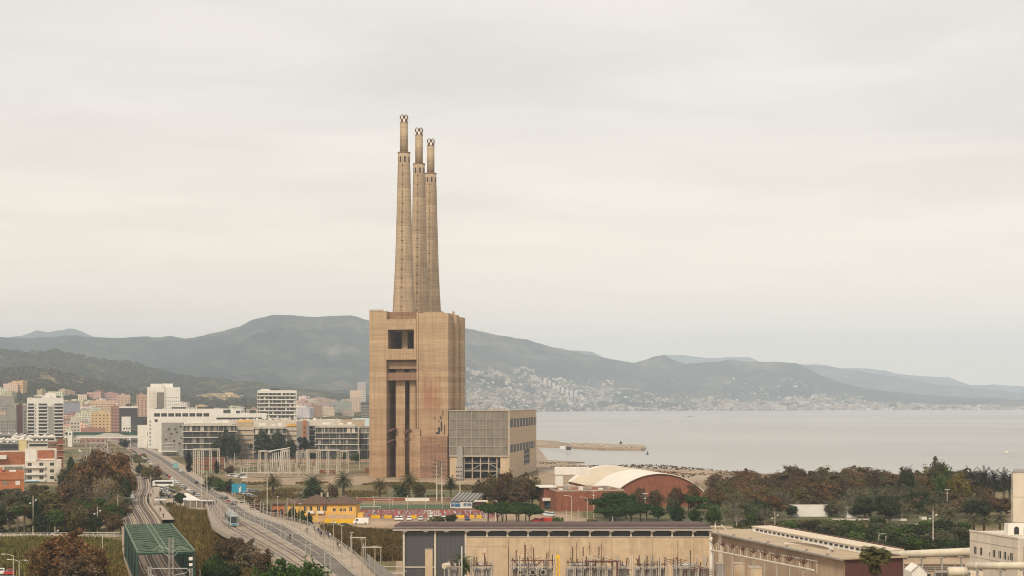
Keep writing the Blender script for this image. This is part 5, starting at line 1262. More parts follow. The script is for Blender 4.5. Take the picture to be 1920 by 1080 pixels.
for i, (px, py, tp) in enumerate([(1700,925,877),(1822,940,880),(1846,945,880),(1864,950,883),(1882,952,884),(1893,948,888),(1476,922,887),(1500,925,889)]):
    T('palm', px, py, tp, 15, (.03,.035,.02), 'dark date palm on the seaside of the park', 'date palms of the seaside park', 'x')
for px, py, tp, lb in [(1782,1000,952,'fan palm with brown skirt in front of the rear palms'),(1826,1002,963,'low palm above the left end of the cream plant building'),(1875,1002,962,'low palm touching the cream tower block'),(1845,1000,968,'smaller palm between the two low palms')]:
    T('palm', px, py, tp, 15, GREYG, lb, 'low palms behind the cream plant building')
GRP[0] = gl; r = random.Random(61)
park(16, -15, 130, 940, 1000, (6.5,9), (DKG,OLIVE,GREYG,DBR), ('broad','broad','tall'), 'mixed tree of the riverside grove', 'm')
park(12, 130, 228, 945, 1000, (6.5,9), (DBR,OLIVE,BROWN,GRN), ('broad',), 'brownish tree of the grove beside the tracks', 'n')
park(8, 118, 165, 900, 940, (7,10), (DBR,GREYG,DKG), ('broad','bare'), 'dark tree beside the white terraced building', 'o')
GRP[0] = gs
park(5, 392, 425, 908, 930, (4,6), (DKG,GREYG,OLIVE), ('broad',), 'green tree around the blue hoarding', 'p')
# scrub belt in front of the park
r = random.Random(9)
for i in range(105):
    px = r.uniform(1478, 1822); py = r.uniform(996, 1046); X, Y, _ = G(px, py)
    if px < 1700 and py > 1006+(px-1478)*.2: continue
    tree('bush' if r.random() < .7 else 'broad', X, Y, r.uniform(3.2,5.2), r.choice((DKG,DKG,GREYG,(.045,.045,.022),GRN)), 'scrub bush between park and plant building', 'scrub bushes of the dark belt', 'x', r.uniform(2.8,4.4))
T('palm',867,1103,1043,25,(.05,.09,.02),'green palm in front of the grey sheet bays of the hall','foreground palms'); tree('fanpalm', GX(1641,257), 257, 15.6, (.13,.12,.045), 'shaggy fan palm in front of the maroon gable', 'foreground palms', None, 2.9)
# reeds: nobody could count the stems
def inside(p, poly):
    c = False; n = len(poly); j = n-1
    for i in range(n):
        if (poly[i][1] > p[1]) != (poly[j][1] > p[1]) and p[0] < (poly[j][0]-poly[i][0])*(p[1]-poly[i][1])/(poly[j][1]-poly[i][1])+poly[i][0]: c = not c
        j = i
    return c
def reeds(name, pix, n, hr, tint, seed, wd=.16, nz_=0):
    poly = [G(px, py)[:2] for px, py in pix]; r = random.Random(seed); mb = MB()
    xs = [p[0] for p in poly]; ys = [p[1] for p in poly]; k = 0
    while k < n:
        p = (r.uniform(min(xs), max(xs)), r.uniform(min(ys), max(ys)))
        if not inside(p, poly): continue
        if nz_ and noise.noise(Vector((p[0]*nz_, p[1]*nz_*.6, seed+.5))) < 0.02: n -= 1; continue
        k += 1; g = .75+.5*noise.noise(Vector((p[0]*.06, p[1]*.06, seed)))
        h = r.uniform(*hr)*g; a = r.uniform(0,3.14); w_ = wd*r.uniform(.7,1.6); dx, dy = math.cos(a)*w_, math.sin(a)*w_; lx, ly = r.gauss(0,.22)*h, r.gauss(0,.22)*h
        mb.quad((p[0]-dx,p[1]-dy,-.1),(p[0]+dx,p[1]+dy,-.1),(p[0]+dx*.8+lx*.4,p[1]+dy*.8+ly*.4,h*.6),(p[0]-dx*.8+lx*.4,p[1]-dy*.8+ly*.4,h*.6))
        mb.quad((p[0]-dx*.8+lx*.4,p[1]-dy*.8+ly*.4,h*.6),(p[0]+dx*.8+lx*.4,p[1]+dy*.8+ly*.4,h*.6),(p[0]+dx*.2+lx,p[1]+dy*.2+ly,h),(p[0]-dx*.2+lx,p[1]-dy*.2+ly,h))
        if r.random() < .25:
            q = h*r.uniform(.4,.8); b_ = r.uniform(0,6.28); mb.quad((p[0]+lx*.5,p[1]+ly*.5,q),(p[0]+lx*.5+.1,p[1]+ly*.5,q+.1),(p[0]+lx*.5+math.cos(b_)*.9,p[1]+ly*.5+math.sin(b_)*.9,q+.45),(p[0]+lx*.5+math.cos(b_)*.85,p[1]+ly*.5+math.sin(b_)*.85,q+.3))
    o = mb.build(name, M['reed']); o.color = (*tint, 1); tag(o, None, None, kind='stuff')
reeds('reed_bed', [(322,962),(394,968),(402,992),(440,1022),(478,1045),(490,1110),(375,1110),(360,1060),(325,1010)], 26000, (2.2,3.8), (0.152,0.115,0.037), 1)
reeds('reed_bed', [(-20,1016),(70,1016),(238,1022),(258,1050),(262,1125),(-20,1070)], 22000, (2.0,3.4), (0.145,0.135,0.040), 2)
reeds('reed_bed', [(180,1060),(262,1050),(280,1110),(250,1150),(180,1150)], 9000, (2.4,3.8), (0.203,0.155,0.050), 3)
reeds('reed_bed', [(602,996),(760,1004),(760,1052),(700,1052),(664,1038),(630,1012)], 15000, (2.0,3.6), (0.123,0.088,0.035), 4)
reeds('weeds', [(452,905),(900,905),(905,932),(455,938)], 16000, (.4,1.3), (.13,.10,.038), 5, .3, .045)
reeds('weeds', [(600,930),(900,930),(900,935),(600,936)], 2500, (.5,1.2), (.08,.075,.03), 6, .3, .045)
reeds('weeds', [(240,850),(270,850),(330,940),(322,962),(290,915),(262,880)], 6000, (.5,1.8), (.095,.085,.03), 7, .35, .045)
reeds('weeds', [(-20,930),(240,925),(238,1000),(-20,1000)], 9000, (.4,1.2), (.05,.055,.022), 8, .35, .045)
reeds('weeds', [(1010,866),(1240,872),(1440,890),(1430,905),(1330,900),(1010,880)], 2200, (.3,1.0), (.12,.09,.05), 9, .6, .045)
reeds('weeds', [(1100,975),(1450,978),(1830,968),(1830,1000),(1470,1002),(1100,992)], 9000, (.3,.8), (.085,.085,.03), 10, .3, .045)

# shrubs speckling the hillsides: nobody could count them
def hill_shrubs(hill, pa, pb, ta, tb, n, sz, tint, seed):
    r = random.Random(seed); mb = MB()
    for _ in range(n):
        px = r.uniform(pa, pb); t = r.uniform(ta, tb)
        if noise.noise(Vector((px*.03, t*9, seed))) < r.uniform(-.35,.25): continue
        X, Y, z = hill.pt(px, t); s_ = r.uniform(.5,1.3)*sz
        for k in range(4):
            a = r.uniform(0,3.14); c, sn_ = math.cos(a)*s_, math.sin(a)*s_*.7; ox, oy = r.uniform(-s_,s_), r.uniform(-s_,s_)*.5
            mb.quad((X+ox-c,Y+oy-sn_,z-1),(X+ox+c,Y+oy+sn_,z-1),(X+ox+c*.6,Y+oy+sn_*.6,z+s_*r.uniform(.8,1.4)),(X+ox-c*.6,Y+oy-sn_*.6,z+s_*r.uniform(.8,1.4)))
    o = mb.build('hillside_shrubs', M['leaf']); o.color = (*tint, 1); tag(o, None, None, kind='stuff')
hill_shrubs(h_near, -20, 480, .2, 1.0, 9000, 4.0, (.085,.085,.05), 3)
hill_shrubs(h_left, -20, 640, .25, 1.0, 7000, 5.5, (.075,.08,.05), 5)
# ================= OBJECTS =================
def part(parent, name, mt, boxes=(), tubes=(), color=None):
    mb = MB()
    for b in boxes: mb.box(*b)
    for t_ in tubes: mb.tube(*t_)
    o = mb.build(name, M[mt], parent)
    if color: o.color = (*color, 1)
    return o
# ---------- vehicles (length along x, origin at the ground) ----------
def loft(mb, secs, m=0):   # secs: list of (x, halfwidth_bottom, halfwidth_top, z0, z1)
    i = len(mb.v)
    for x, wb_, wt, z0, z1 in secs: mb.v += [(x,-wb_,z0),(x,wb_,z0),(x,wt,z1),(x,-wt,z1)]
    for k in range(len(secs)-1):
        for j in range(4): mb.f.append((i+k*4+j, i+k*4+(j+1)%4, i+(k+1)*4+(j+1)%4, i+(k+1)*4+j)); mb.m.append(m)
    mb.f.append((i, i+3, i+2, i+1)); mb.m.append(m); e = i+(len(secs)-1)*4; mb.f.append((e, e+1, e+2, e+3)); mb.m.append(m)
def vehicle(kind):
    e = empty(kind, (0, 0, 0)); mb = MB(); gl_ = MB()
    if kind == 'parked_car':
        loft(mb, [(-2.1,.74,.7,.38,.72),(-1.95,.84,.8,.25,.86),(-.9,.86,.82,.22,.92),(1.0,.86,.82,.22,.9),(1.95,.84,.78,.25,.72),(2.1,.72,.66,.38,.6)])
        loft(mb, [(-1.55,.7,.56,.9,1.30),(-.9,.72,.6,.9,1.46),(.2,.72,.6,.9,1.44),(.55,.72,.6,.9,1.30)])
        loft(gl_, [(-1.80,.66,.62,.9,.94),(-1.50,.735,.6,.92,1.27),(-.9,.745,.635,.94,1.36),(.2,.745,.635,.94,1.36),(.62,.7,.58,.92,1.25),(1.12,.66,.6,.88,.92)])
        wheels = (-1.3, 1.3); wr = .32; hw = .8
    else:
        Lh = 2.6 if kind == 'parked_van' else 5.2; ht = 2.15 if kind == 'parked_van' else 3.0; hw = .92 if kind == 'parked_van' else 1.15
        loft(mb, [(-Lh,hw*.95,hw*.9,.4,ht*.95),(-Lh+.12,hw,hw*.93,.3,ht),(Lh*.45,hw,hw*.93,.3,ht),(Lh*.68,hw,hw*.9,.3,ht*.92 if Lh < 3 else ht),(Lh*.84,hw*.98,hw*.88,.3,1.25 if Lh < 3 else ht*.96),(Lh,hw*.86,hw*.8,.36,.98 if Lh < 3 else ht*.9)])
        if kind == 'parked_van':
            for s in (-1, 1): gl_.quad((Lh*.32,s*hw*1.0,1.22),(Lh*.7,s*hw*.995,1.22),(Lh*.62,s*hw*.95,1.78),(Lh*.32,s*hw*.95,1.8))
            gl_.quad((Lh*.845,-hw*.8,1.28),(Lh*.845,hw*.8,1.28),(Lh*.69,hw*.78,ht*.90),(Lh*.69,-hw*.78,ht*.90))
        else:
            for s in (-1, 1): gl_.quad((-Lh*.9,s*(hw+.01),1.35),(Lh*.8,s*(hw+.01),1.35),(Lh*.8,s*(hw*.97+.01),2.4),(-Lh*.9,s*(hw*.97+.01),2.4))
            gl_.quad((Lh+.02,-hw*.78,1.2),(Lh+.02,hw*.78,1.2),(Lh+.02,hw*.75,2.5),(Lh+.02,-hw*.75,2.5))
        wheels = (-Lh*.62, Lh*.62); wr = .36 if Lh < 3 else .5
    mb.build('body', M['car'], e); gl_.build('windows', M['glass'], e)
    wm = MB(); wm.tube((0,-.1,0),(0,.1,0),wr,wr,14,0); wm.tube((0,-.115,0),(0,.115,0),wr*.55,wr*.55,10,1); wme = wm.mesh('wheel', [M['tyre'], M['steel']])
    for x in wheels:
        for s in (-1, 1): link('wheel', wme, e, (x, s*(hw-.08), wr))
    lm = MB(); xf = 2.1 if kind == 'parked_car' else (2.6 if kind == 'parked_van' else 5.2); zl = .62 if kind == 'parked_car' else .8
    lm.box(-.03,.03,-.14,.14,-.07,.07); lme = lm.mesh('headlight', M['lamp'])
    for s in (-1, 1): link('headlight', lme, e, (xf*.985, s*hw*.66, zl))
    return e
PROTO = {}
def put_vehicle(kind, X, Y, z, rz, col, label, group, fam=None):
    if kind not in PROTO: PROTO[kind] = vehicle(kind); e = PROTO[kind]; first = True
    else: e = copy_tree(PROTO[kind])
    e.location = (X, Y, z); e.rotation_euler = (0, 0, rz)
    for ch in [c for c in e.children if c.name.startswith('body')]: ch.color = (*col, 1)
    e['label'] = label; e['category'] = {'parked_car':'car','parked_van':'van','parked_bus':'minibus'}[kind]; e['group'] = group
    if fam: FAM.setdefault((label, fam), []).append(e)
    return e
bpy.context.view_layer.update()
WH=(.72,.71,.68); SIL=(.42,.42,.42); BK=(.03,.03,.035); RD=(.40,.03,.025); BL=(.05,.10,.22); GY=(.16,.16,.17); YE=(.65,.5,.02)
g_ = 'cars parked in front of the graffiti wall'
for px, c, lab in [(745,WH,'white hatchback parked nose out, leftmost before the graffiti wall'),(753,WH,'white car, second one before the graffiti wall'),(767,WH,'white car next to the low yellow blocks at the graffiti wall'),(789,(.5,.5,.48),'pale grey car with blue reflections by the graffiti wall'),(808,WH,'white car parked below the big white graffiti letters'),(831,WH,'white car half hidden by the dark round bush'),(876,(.03,.03,.10),'dark navy car between yellow blocks before the umbrella pines')]:
    X, Y, _ = G(px, 975.5); put_vehicle('parked_car', X, Y, .03, R(-90)+TR_RND.uniform(-.1,.1), c, lab, g_)
X, Y, _ = G(677, 983); put_vehicle('parked_van', X, Y, .03, R(178), WH, 'white panel van standing alone on the parking area before the yellow villa', g_)
X, Y, _ = G(623, 988); put_vehicle('parked_car', X, Y, .03, R(160), (.6,.58,.5), 'cream car beside the villa yard wall', g_)
X, Y, _ = G(648, 989); put_vehicle('parked_car', X, Y, .03, R(5), BK, 'black car parked among the reeds edge right of the cream car', g_)
X, Y, _ = G(1024, 982); put_vehicle('parked_van', X, Y, .03, R(175), RD, 'bright red van parked right of the umbrella pines', 'cars by the brick hall')
for px, py, c, lab in [(1012,963,(.3,.3,.3),'grey car at the entrance of the brick building'),(1021,966,(.55,.55,.5),'silver car, middle of three at the entrance porch'),(1031,968,(.5,.56,.58),'pale blue silver car nearest the viewer at the entrance porch'),(1006,979,RD,'red car half hidden behind the umbrella pines'),(866,990,(.25,.25,.32),'grey blue car right of the dark round bush')]:
    X, Y, _ = G(px, py); put_vehicle('parked_car', X, Y, .03, R(150)+TR_RND.uniform(-.3,.3), c, lab, 'cars by the brick hall')
for px, py, c, lab in [(746,890.5,WH,'white van under the concrete hopper shafts'),(855,896,(.6,.58,.52),'small white truck before the turbine hall porch')]:
    X, Y, _ = G(px, py); put_vehicle('parked_van', X, Y-4, .03, R(185), c, lab, 'vans at the power station')
X, Y, _ = G(307, 914); put_vehicle('parked_bus', X, Y, .5, R(176), WH, 'white minibus parked above the row of cars by the station', 'vehicles parked by the station')
for i, (px, py, c) in enumerate([(300,922,WH),(309,925,WH),(303,918,SIL),(314,929,WH),(318,934,GY),(311,920,SIL),(322,924,BK),(306,930,SIL)]):
    X, Y, _ = G(px, py); put_vehicle('parked_car', X, Y, .05, R(172), c, 'car in the cluster parked below the white minibus', 'vehicles parked by the station', 'x')
# row of cars parked along the road
r = random.Random(6)
for i in range(30):
    k = 7.3+i*0.125; p = road_pt(k, 0.02); p2 = road_pt(k+.05, 0.02); rz = math.atan2((p2-p).y, (p2-p).x)
    put_vehicle('parked_car', p.x, p.y, p.z+.12, rz, r.choice((WH,WH,SIL,GY,BK,RD,SIL)), 'car in the kerbside row up the long road', 'cars parked along the long road', 'x')
for k, s, c, lab in [(6.9,.6,(.35,.04,.03),'dark red car driving up the road past the station'),(6.75,.66,BK,'black car on the road before the blue hoarding'),(7.2,.62,GY,'grey car on the road between station and brick substation'),(8.2,.6,BK,'black car far up the long road'),(7.15,.7,(.06,.09,.05),'dark green car following the grey car on the road'),(9.0,.62,WH,'white car near the far end of the road')]:
    p = road_pt(k, s); p2 = road_pt(k+.05, s); put_vehicle('parked_car', p.x, p.y, p.z+.02, math.atan2((p2-p).y, (p2-p).x), c, lab, 'cars driving on the road')
    
r = random.Random(15)
for i in range(26):
    py = 845+i*2.6+r.uniform(-1,1); px = 158-(py-845)*.42+r.uniform(-9,10); X, Y, _ = G(px, py)
    put_vehicle('parked_car', X, Y, .03, R(100+r.uniform(-25,25)), r.choice((WH,WH,SIL,GY,BK)), 'car in the car park behind the rust trees', 'cars parked behind the rust trees', 'x')
for i in range(13):
    px = 458+(i % 7)*5+r.uniform(-1,1); py = 916+(i//7)*7+r.uniform(-1,1)+ (i % 7)*1.2; X, Y, _ = G(px-22, py+4) if i > 9 else G(px-20, py+2)
    put_vehicle('parked_car', X+3, Y, .03, R(60), r.choice((WH,SIL,GY,SIL)), 'car in the small lot under the blue hoarding', 'cars under the blue hoarding', 'x')
for i in range(5):
    X, Y, _ = G(434+i*6, 893+i*.9); put_vehicle('parked_car', X, Y, .03, R(165), (WH,SIL,WH,GY,WH)[i], 'car outside the dark canopy shed', 'cars outside the canopy shed', 'x')
for px, py, c, lab in [(4,1077,WH,'white car in the lower left corner under the street lamps'),(25,1078,RD,'red car in the lower left corner'),(40,1077,(.5,.16,.05),'orange car beside the red car, lower left corner'),(10,1063,SIL,'silver car on the far lane in the lower left corner'),(48,1061,WH,'white car on the far lane before the rust tree')]:
    X, Y, _ = G(px, py); put_vehicle('parked_car', X, Y, .05, R(5), c, lab, 'cars on the riverside road')
struct(patch('riverside_road', [(-60,1058),(120,1056),(130,1120),(-60,1120)], M['asphalt'], 0.03))
M['tramgrey'] = mat('tram paint', (0.34, 0.40, 0.42), 0.4, 0.1, 0.5)
p = road_pt(4.55, .2); p2 = road_pt(4.7, .2); ta = math.atan2((p2-p).y, (p2-p).x)
TRM = empty('tram', (p.x, p.y, p.z+.05), ta+math.pi, 'pale blue and white glazed tram with raised pantograph on the bridge tracks', 'tram')
for i in range(3):
    x0 = -6.2*i
    mb = MB(); loft(mb, [(x0-5.9,1.2,1.12,.3,3.1),(x0-.5,1.3,1.2,.25,3.3),(x0+(.9 if i == 0 else -.1),1.25 if i == 0 else 1.3,1.05,.3,3.1 if i == 0 else 3.3)]); o = mb.build('body', M['tramgrey'], TRM)
    mb = MB(); mb.box(x0-5.7, x0-.4, -1.33, 1.33, 1.2, 2.5); mb.build('side_windows', M['glass'], TRM)
    mb = MB(); mb.box(x0-5.0, x0-1.0, -.8, .8, 3.3, 3.65); mb.build('roof_unit', M['steel'], TRM)
    mb = MB()
    for q in (-4.4, -1.6): mb.tube((x0+q,-1.1,.3),(x0+q,1.1,.3),.3,.3,10)
    mb.build('bogie', M['darkgrey'], TRM)
mb = MB(); loft(mb, [(.85,1.12,1.0,1.0,2.85),(.96,1.05,.95,1.05,2.8)]); mb.build('windscreen', M['glass'], TRM)
part(TRM, 'front_panel', 'blue', [(.9,.98,-.9,.9,.5,.8)])
part(TRM, 'pantograph', 'darkgrey', (), [((-6,-.5,3.6),(-5,-.5,4.8),.06,None,4),((-6,.5,3.6),(-5,.5,4.8),.06,None,4),((-5,-.9,4.8),(-5,.9,4.8),.06,None,4)])
# ---------- people: one skinned body each ----------
def person_mesh(pose, top, bot, hair, skin=(.45,.27,.18)):
    j = {'pel':(0,0,.95),'che':(0,.0,1.30),'nek':(0,0,1.50),'hd':(0,-.02,1.62),'hd2':(0,-.02,1.76)}
    st = .24 if pose == 'walk' else .06
    vs_, es, rs = [], [], []
    def add(p, r_, par):
        vs_.append(p); rs.append(r_)
        if par is not None: es.append((par, len(vs_)-1))
        return len(vs_)-1
    pel = add(j['pel'], (.15,.11), None); che = add(j['che'], (.17,.11), pel); sh = add((0,0,1.43), (.13,.09), che); nk = add(j['nek'], (.055,.055), sh); h1 = add(j['hd'], (.085,.095), nk); h2 = add(j['hd2'], (.07,.08), h1)
    for s in (-1, 1):
        f = s*st
        hp = add((s*.10,0,.86), (.10,.10), pel); kn = add((s*.11,-f*.5-.02,.50), (.065,.065), hp); an_ = add((s*.11,-f+.03,.10), (.045,.045), kn); add((s*.12,-f-.13,.04), (.045,.03), an_)
        sd_ = add((s*.19,0,1.42), (.065,.065), sh); el = add((s*.25,f*.4+.03,1.14), (.045,.045), sd_); wr = add((s*.25,f*.8-.05,.90), (.03,.03), el); hn = add((s*.25,f*.9-.06,.83), (.035,.022), wr)
        for q, l in ((-.03,.075),(-.01,.085),(.01,.08),(.03,.065)): add((s*.25+.0,f*.9-.06+q,.83-l), (.009,.009), hn)
        add((s*.22,f*.9-.11,.80), (.01,.01), hn)
    me = bpy.data.meshes.new('body'); me.from_pydata(vs_, es, []); o = bpy.data.objects.new('tmp', me); COL.objects.link(o)
    md = o.modifiers.new('s', 'SKIN'); 
    for i, r_ in enumerate(rs): me.skin_vertices[0].data[i].radius = r_
    me.skin_vertices[0].data[0].use_root = True
    sb = o.modifiers.new('u', 'SUBSURF'); sb.levels = 1; sb.render_levels = 1
    dg = bpy.context.evaluated_depsgraph_get(); ev = o.evaluated_get(dg); nm = bpy.data.meshes.new_from_object(ev); bpy.data.objects.remove(o)
    nm.name = 'body'; nm.materials.clear()
    for c in (skin, top, bot, hair): nm.materials.append(cloth(c))
    for pol in nm.polygons:
        z = pol.center.z; y = pol.center.y
        pol.material_index = 0
        if z < .09: pol.material_index = 3
        elif z < .98 and abs(pol.center.x) < .2: pol.material_index = 2
        elif z < 1.47 and not (z < .9 and abs(pol.center.x) > .2): pol.material_index = 1
        elif z > 1.70 or (z > 1.58 and y > .03): pol.material_index = 3
        pol.use_smooth = True
    return nm
CL = {}
def cloth(c):
    if c not in CL: CL[c] = mat('cloth', c, .85, .1, 3)
    return CL[c]
DARK=(.025,.025,.035); NAVY=(.03,.04,.10); WHT=(.6,.58,.55); JEAN=(.07,.09,.15); REDC=(.3,.03,.03); GRYC=(.18,.18,.18)
PM = [person_mesh('walk', DARK, DARK, DARK), person_mesh('walk', WHT, JEAN, DARK), person_mesh('stand', NAVY, DARK, (.08,.04,.02)), person_mesh('walk', REDC, DARK, DARK), person_mesh('stand', GRYC, JEAN, DARK)]
def person(k, x, y, z, rz, label, group=None, fam=None):
    o = link('person', PM[k], None, (x, y, z), rz); o.scale = (1.04,)*3; tag(o, label, 'person', group, None, fam)
for px, py, k, lab in [(543.5,1012,0,'person in dark clothes walking alone across the tram tracks on the bridge'),(573,998,1,'person in pale top, left one of the couple ahead of the group'),(576.5,1000,0,'person in black, right one of the couple ahead of the group'),
    (590,997,2,'person in navy at the head of the walking group'),(593,999,1,'person in a white top near the head of the walking group'),(597,1001,2,'person in navy behind the white top in the group'),(600,1004,4,'person in grey and jeans in the middle of the group'),(602.5,1008,0,'person in black trousers in the middle of the group'),
    (607,1010,0,'tall person in black near the lamp post of the bridge pavement'),(612,1007,4,'person in grey beside the railing'),(616.5,1009,2,'person in dark navy leaning towards the railing'),(619,1011,1,'person with white top last in the group'),
    (633,1029,0,'person in black walking nearest the viewer on the bridge pavement'),(637,1033,1,'person in pale blue top beside the nearest walker')]:
    X, Y, z = G(px, py, 6.13); person(k, X, Y, z, R(35 if k != 1 else 215), lab, 'people walking on the bridge pavement')
for i, (k_, s_) in enumerate([(6.6,.62),(6.7,.2),(6.85,.3),(6.95,.5),(6.5,.1),(6.62,.05),(7.05,.15),(6.3,.9)]):
    p = road_pt(k_, s_); person(i % 5, p.x, p.y, p.z+.02, R(40*i), 'person crossing the street in front of the station', 'people near the station', 'x')
for i in range(7):
    p = rw_pt(3.1+i*.27, 7.4+.5*(i % 2)); person((i*2) % 5, p.x, p.y, p.z+.5, R(50*i), 'person waiting on the station platform', 'people on the platform', 'x')
M['polegrey'] = mat('weathered pole paint', (0.36, 0.31, 0.24), 0.6, 0.15, 0.8)
def lampmast(px, py, top, z, kind, label, group, fam=None, mt='palesteel'):
    X, Y, _ = G(px, py, z); h = GZ(top, Y)-z; e = empty('street_lamp' if kind != 'pole' else 'pole', (X, Y, z), 0, label, 'street lamp' if kind != 'pole' else 'pole', group, fam)
    rr = .14 if h > 11 else .11
    part(e, 'pole_shaft', mt, (), [((0,0,-1.0),(0,0,h),rr*1.2,rr*.8,8)]); part(e, 'base_plate', mt, [(-.25,.25,-.25,.25,0,.08)])
    if kind == 'arm': part(e, 'arm', mt, (), [((0,0,h-.1),(-1.2,0,h+.35),.07,.06,6),((-1.2,0,h+.35),(-2.0,0,h+.4),.06,.06,6)]); part(e, 'lamp_head', 'lamp', [(-2.7,-1.9,-.16,.16,h+.3,h+.46)])
    if kind == 'globes':
        part(e, 'arm', mt, (), [((-.9,0,h-2.4),(.9,0,h-1.4),.05,None,5)])
        for x, z_ in ((-.9,h-2.3),(.9,h-1.3)): mb = MB(); mb.lathe((x,0,z_), [(.08,-.25),(.28,-.1),(.3,.1),(.15,.28)], 10); mb.build('globe', M['lamp'], e)
    if kind == 'pole': part(e, 'cap', mt, [(-.18,.18,-.18,.18,h,h+.12)])
    if kind == 'top': part(e, 'lamp_head', 'lamp', [(-.9,.9,-.2,.2,h,h+.18)]); part(e, 'arm', mt, [(-.6,.6,-.06,.06,h-1.6,h-1.45)])
    return e
for a in [(62,1001,930,0,'globes','pale pole with two white globe lamps beyond the fan palms'),(182.5,1003,950,0,'globes','pale slender pole behind the riverside railing, right of the grove'),(103,1010,987,0,'globes','short grey pole with white globe lamps above the wide rust tree'),(192,1062,1003,0,'pole','thin pale pole between the rust tree and the green bridge'),
   (36,1098,1052,0,'arm','grey street lamp with bent arm, nearest the lower left corner'),(25,1092,1042,0,'arm','grey street lamp with bent arm behind the nearest one'),(1072,973,931,0,'arm','curved arm street lamp left of a similar one before the brick hall'),(1101,976,934,0,'arm','curved arm street lamp right one of the pair before the brick hall'),
   (1113,972,921,0,'top','tall white lamp post at the corner of the brick hall'),(1209.5,980,926,0,'top','tall lamp post with double head among the green pines'),(1749.5,1036,957,0,'globes','tallest white pole with globes before the dark scrub belt'),(1453,992,959,0,'globes','white pole at the ridge of the beige wing'),
   (929,1055,962,0,'pole','very tall thin pole standing in front of the beige hall wall'),(944,988,956,0,'arm','lamp post in front of the umbrella pines'),(1148.5,980,960,0,'pole','short white bollard pole at the edge of the pines'),(1776,968,918,0,'top','lamp post rising from the rear of the park'),
   (1497,1010,992,0,'pole','short pale post above the wing roof ridge'),(1648,1035,1004,0,'pole','left post of the white goal shaped frame'),(1661,1036,1007,0,'pole','right post of the white goal shaped frame'),(501,985,895,0,'pole','tall thin pole between two palms on the waste ground'),
   (835,988,967,0,'pole','short white pole just above the roof edge of the hall'),(508,905,856,0,'pole','thin pole in front of the lattice gantries'),(674,880,842,0,'top','thin lamp beside the concrete pier'),(1084,982,958,0,'pole','white post between the two curved lamps'),(1062,980,957,0,'pole','white post left of the two curved lamps'),(388,935,885,.5,'arm','lamp post by the green street trees'),(378,940,890,.5,'pole','thin mast by the green street trees')]:
    lampmast(*a[:5], a[5], 'lamp posts and poles')
FR = empty('crossbar_frame', (GX(1654,395), 395, 5.0), 0, 'thin white crossbar joining the two white posts before the scrub', 'crossbar'); part(FR, 'bar', 'palesteel', (), [((-1,0,0),(1,0,0),.08,None,5)])
# lamp posts along the pavement of the bridge
for i, k in enumerate([.45,.95,1.35,1.75,2.1,2.5,2.9,3.3,3.7,4.1,4.5,4.9,5.3]):
    p = road_pt(k, .80); h = 7.6
    e = empty('street_lamp', tuple(p), 0, 'tall lamp post along the pavement of the road bridge', 'street lamp', 'lamp posts along the bridge pavement', 'x')
    part(e, 'pole_shaft', 'polegrey', (), [((0,0,0),(0,0,h),.12,.08,8)]); part(e, 'lamp_head', 'polegrey', [(-.45,.45,-.12,.12,h-.05,h+.1)])
for i, k in enumerate([.3,.9,1.5,2.1,2.7,3.2,3.7,4.2,4.7,5.2,5.7,6.2,6.7,7.2,7.8,8.4,9.0]):
    p = road_pt(k, .03); h = 7.4; q = road_pt(k, .27)-p
    e = empty('catenary_mast', tuple(p), 0, 'slim tram wire mast on the left edge of the long road', 'mast', 'tram wire masts', 'x')
    part(e, 'pole_shaft', 'steel', (), [((0,0,0),(0,0,h),.12,.09,7)]); part(e, 'bracket', 'steel', (), [((0,0,6.6),(q.x,q.y,6.9),.05,None,4),((0,0,7.3),(q.x*.8,q.y*.8,6.9),.03,None,4)])
for i, k in enumerate([1.2,1.9,2.6,3.1,3.6,4.1,4.6,5.1,5.6,6.1]):
    p = road_pt(k, .475); h = 7.2; e = empty('catenary_mast', tuple(p), 0, 'slim tram wire mast between tracks and lane on the road bridge', 'mast', 'tram wire masts', 'x')
    part(e, 'pole_shaft', 'steel', (), [((0,0,0),(0,0,h),.11,.08,7)]); q = road_pt(k, .3)-p; part(e, 'bracket', 'steel', (), [((0,0,6.6),(q.x,q.y,6.8),.05,None,4)])
for j, s in enumerate((.15, .33)):
    mb = MB()
    for a in range(0, 70):
        p = road_pt(a/8, s); q = road_pt((a+1)/8, s); mb.tube(p+Vector((0,0,6.5)), q+Vector((0,0,6.5)), .03, None, 3, caps=False)
    tag(mb.build('overhead_wire', M['darkgrey']), ('left' if j == 0 else 'right')+' hand overhead wire strung above the tram tracks', 'overhead wire', 'tram overhead wires')
# portal frames beside the bridge end and lattice pipe racks
for px, py, top, w_, lab in [(658,1052,1007,27,'pale steel portal frame behind the bridge railing, farther one'),(682,1068,1025,32,'pale steel portal frame behind the bridge railing, nearer one')]:
    X, Y, _ = G(px, py); h = GZ(top, Y); X2 = GX(px+w_, Y); e = empty('portal_frame', (X, Y, 0), 0, lab, 'portal frame')
    part(e, 'post', 'steel', (), [((0,0,-.5),(0,0,h+.8),.16,.14,8)]); part(e, 'post', 'steel', (), [((X2-X,0,-.5),(X2-X,0,h),.14,.12,8)]); part(e, 'crossbeam', 'palesteel', [(-.3,X2-X+.2,-.15,.15,h-.25,h)])
YF = empty('yard_fence', (GX(655,320), 320, 0), 0, 'rows of pale yard railings between the bridge and the grey bays', 'fence')
for i in range(3): part(YF, 'rail', 'palesteel', (), [((0,i*5,3.0-i*.3),(12,i*5,3.0-i*.3),.08,None,5)])
for i in range(7): part(YF, 'post', 'palesteel', (), [((i*2,0,-.5),(i*2,0,3.0),.08,None,5)])
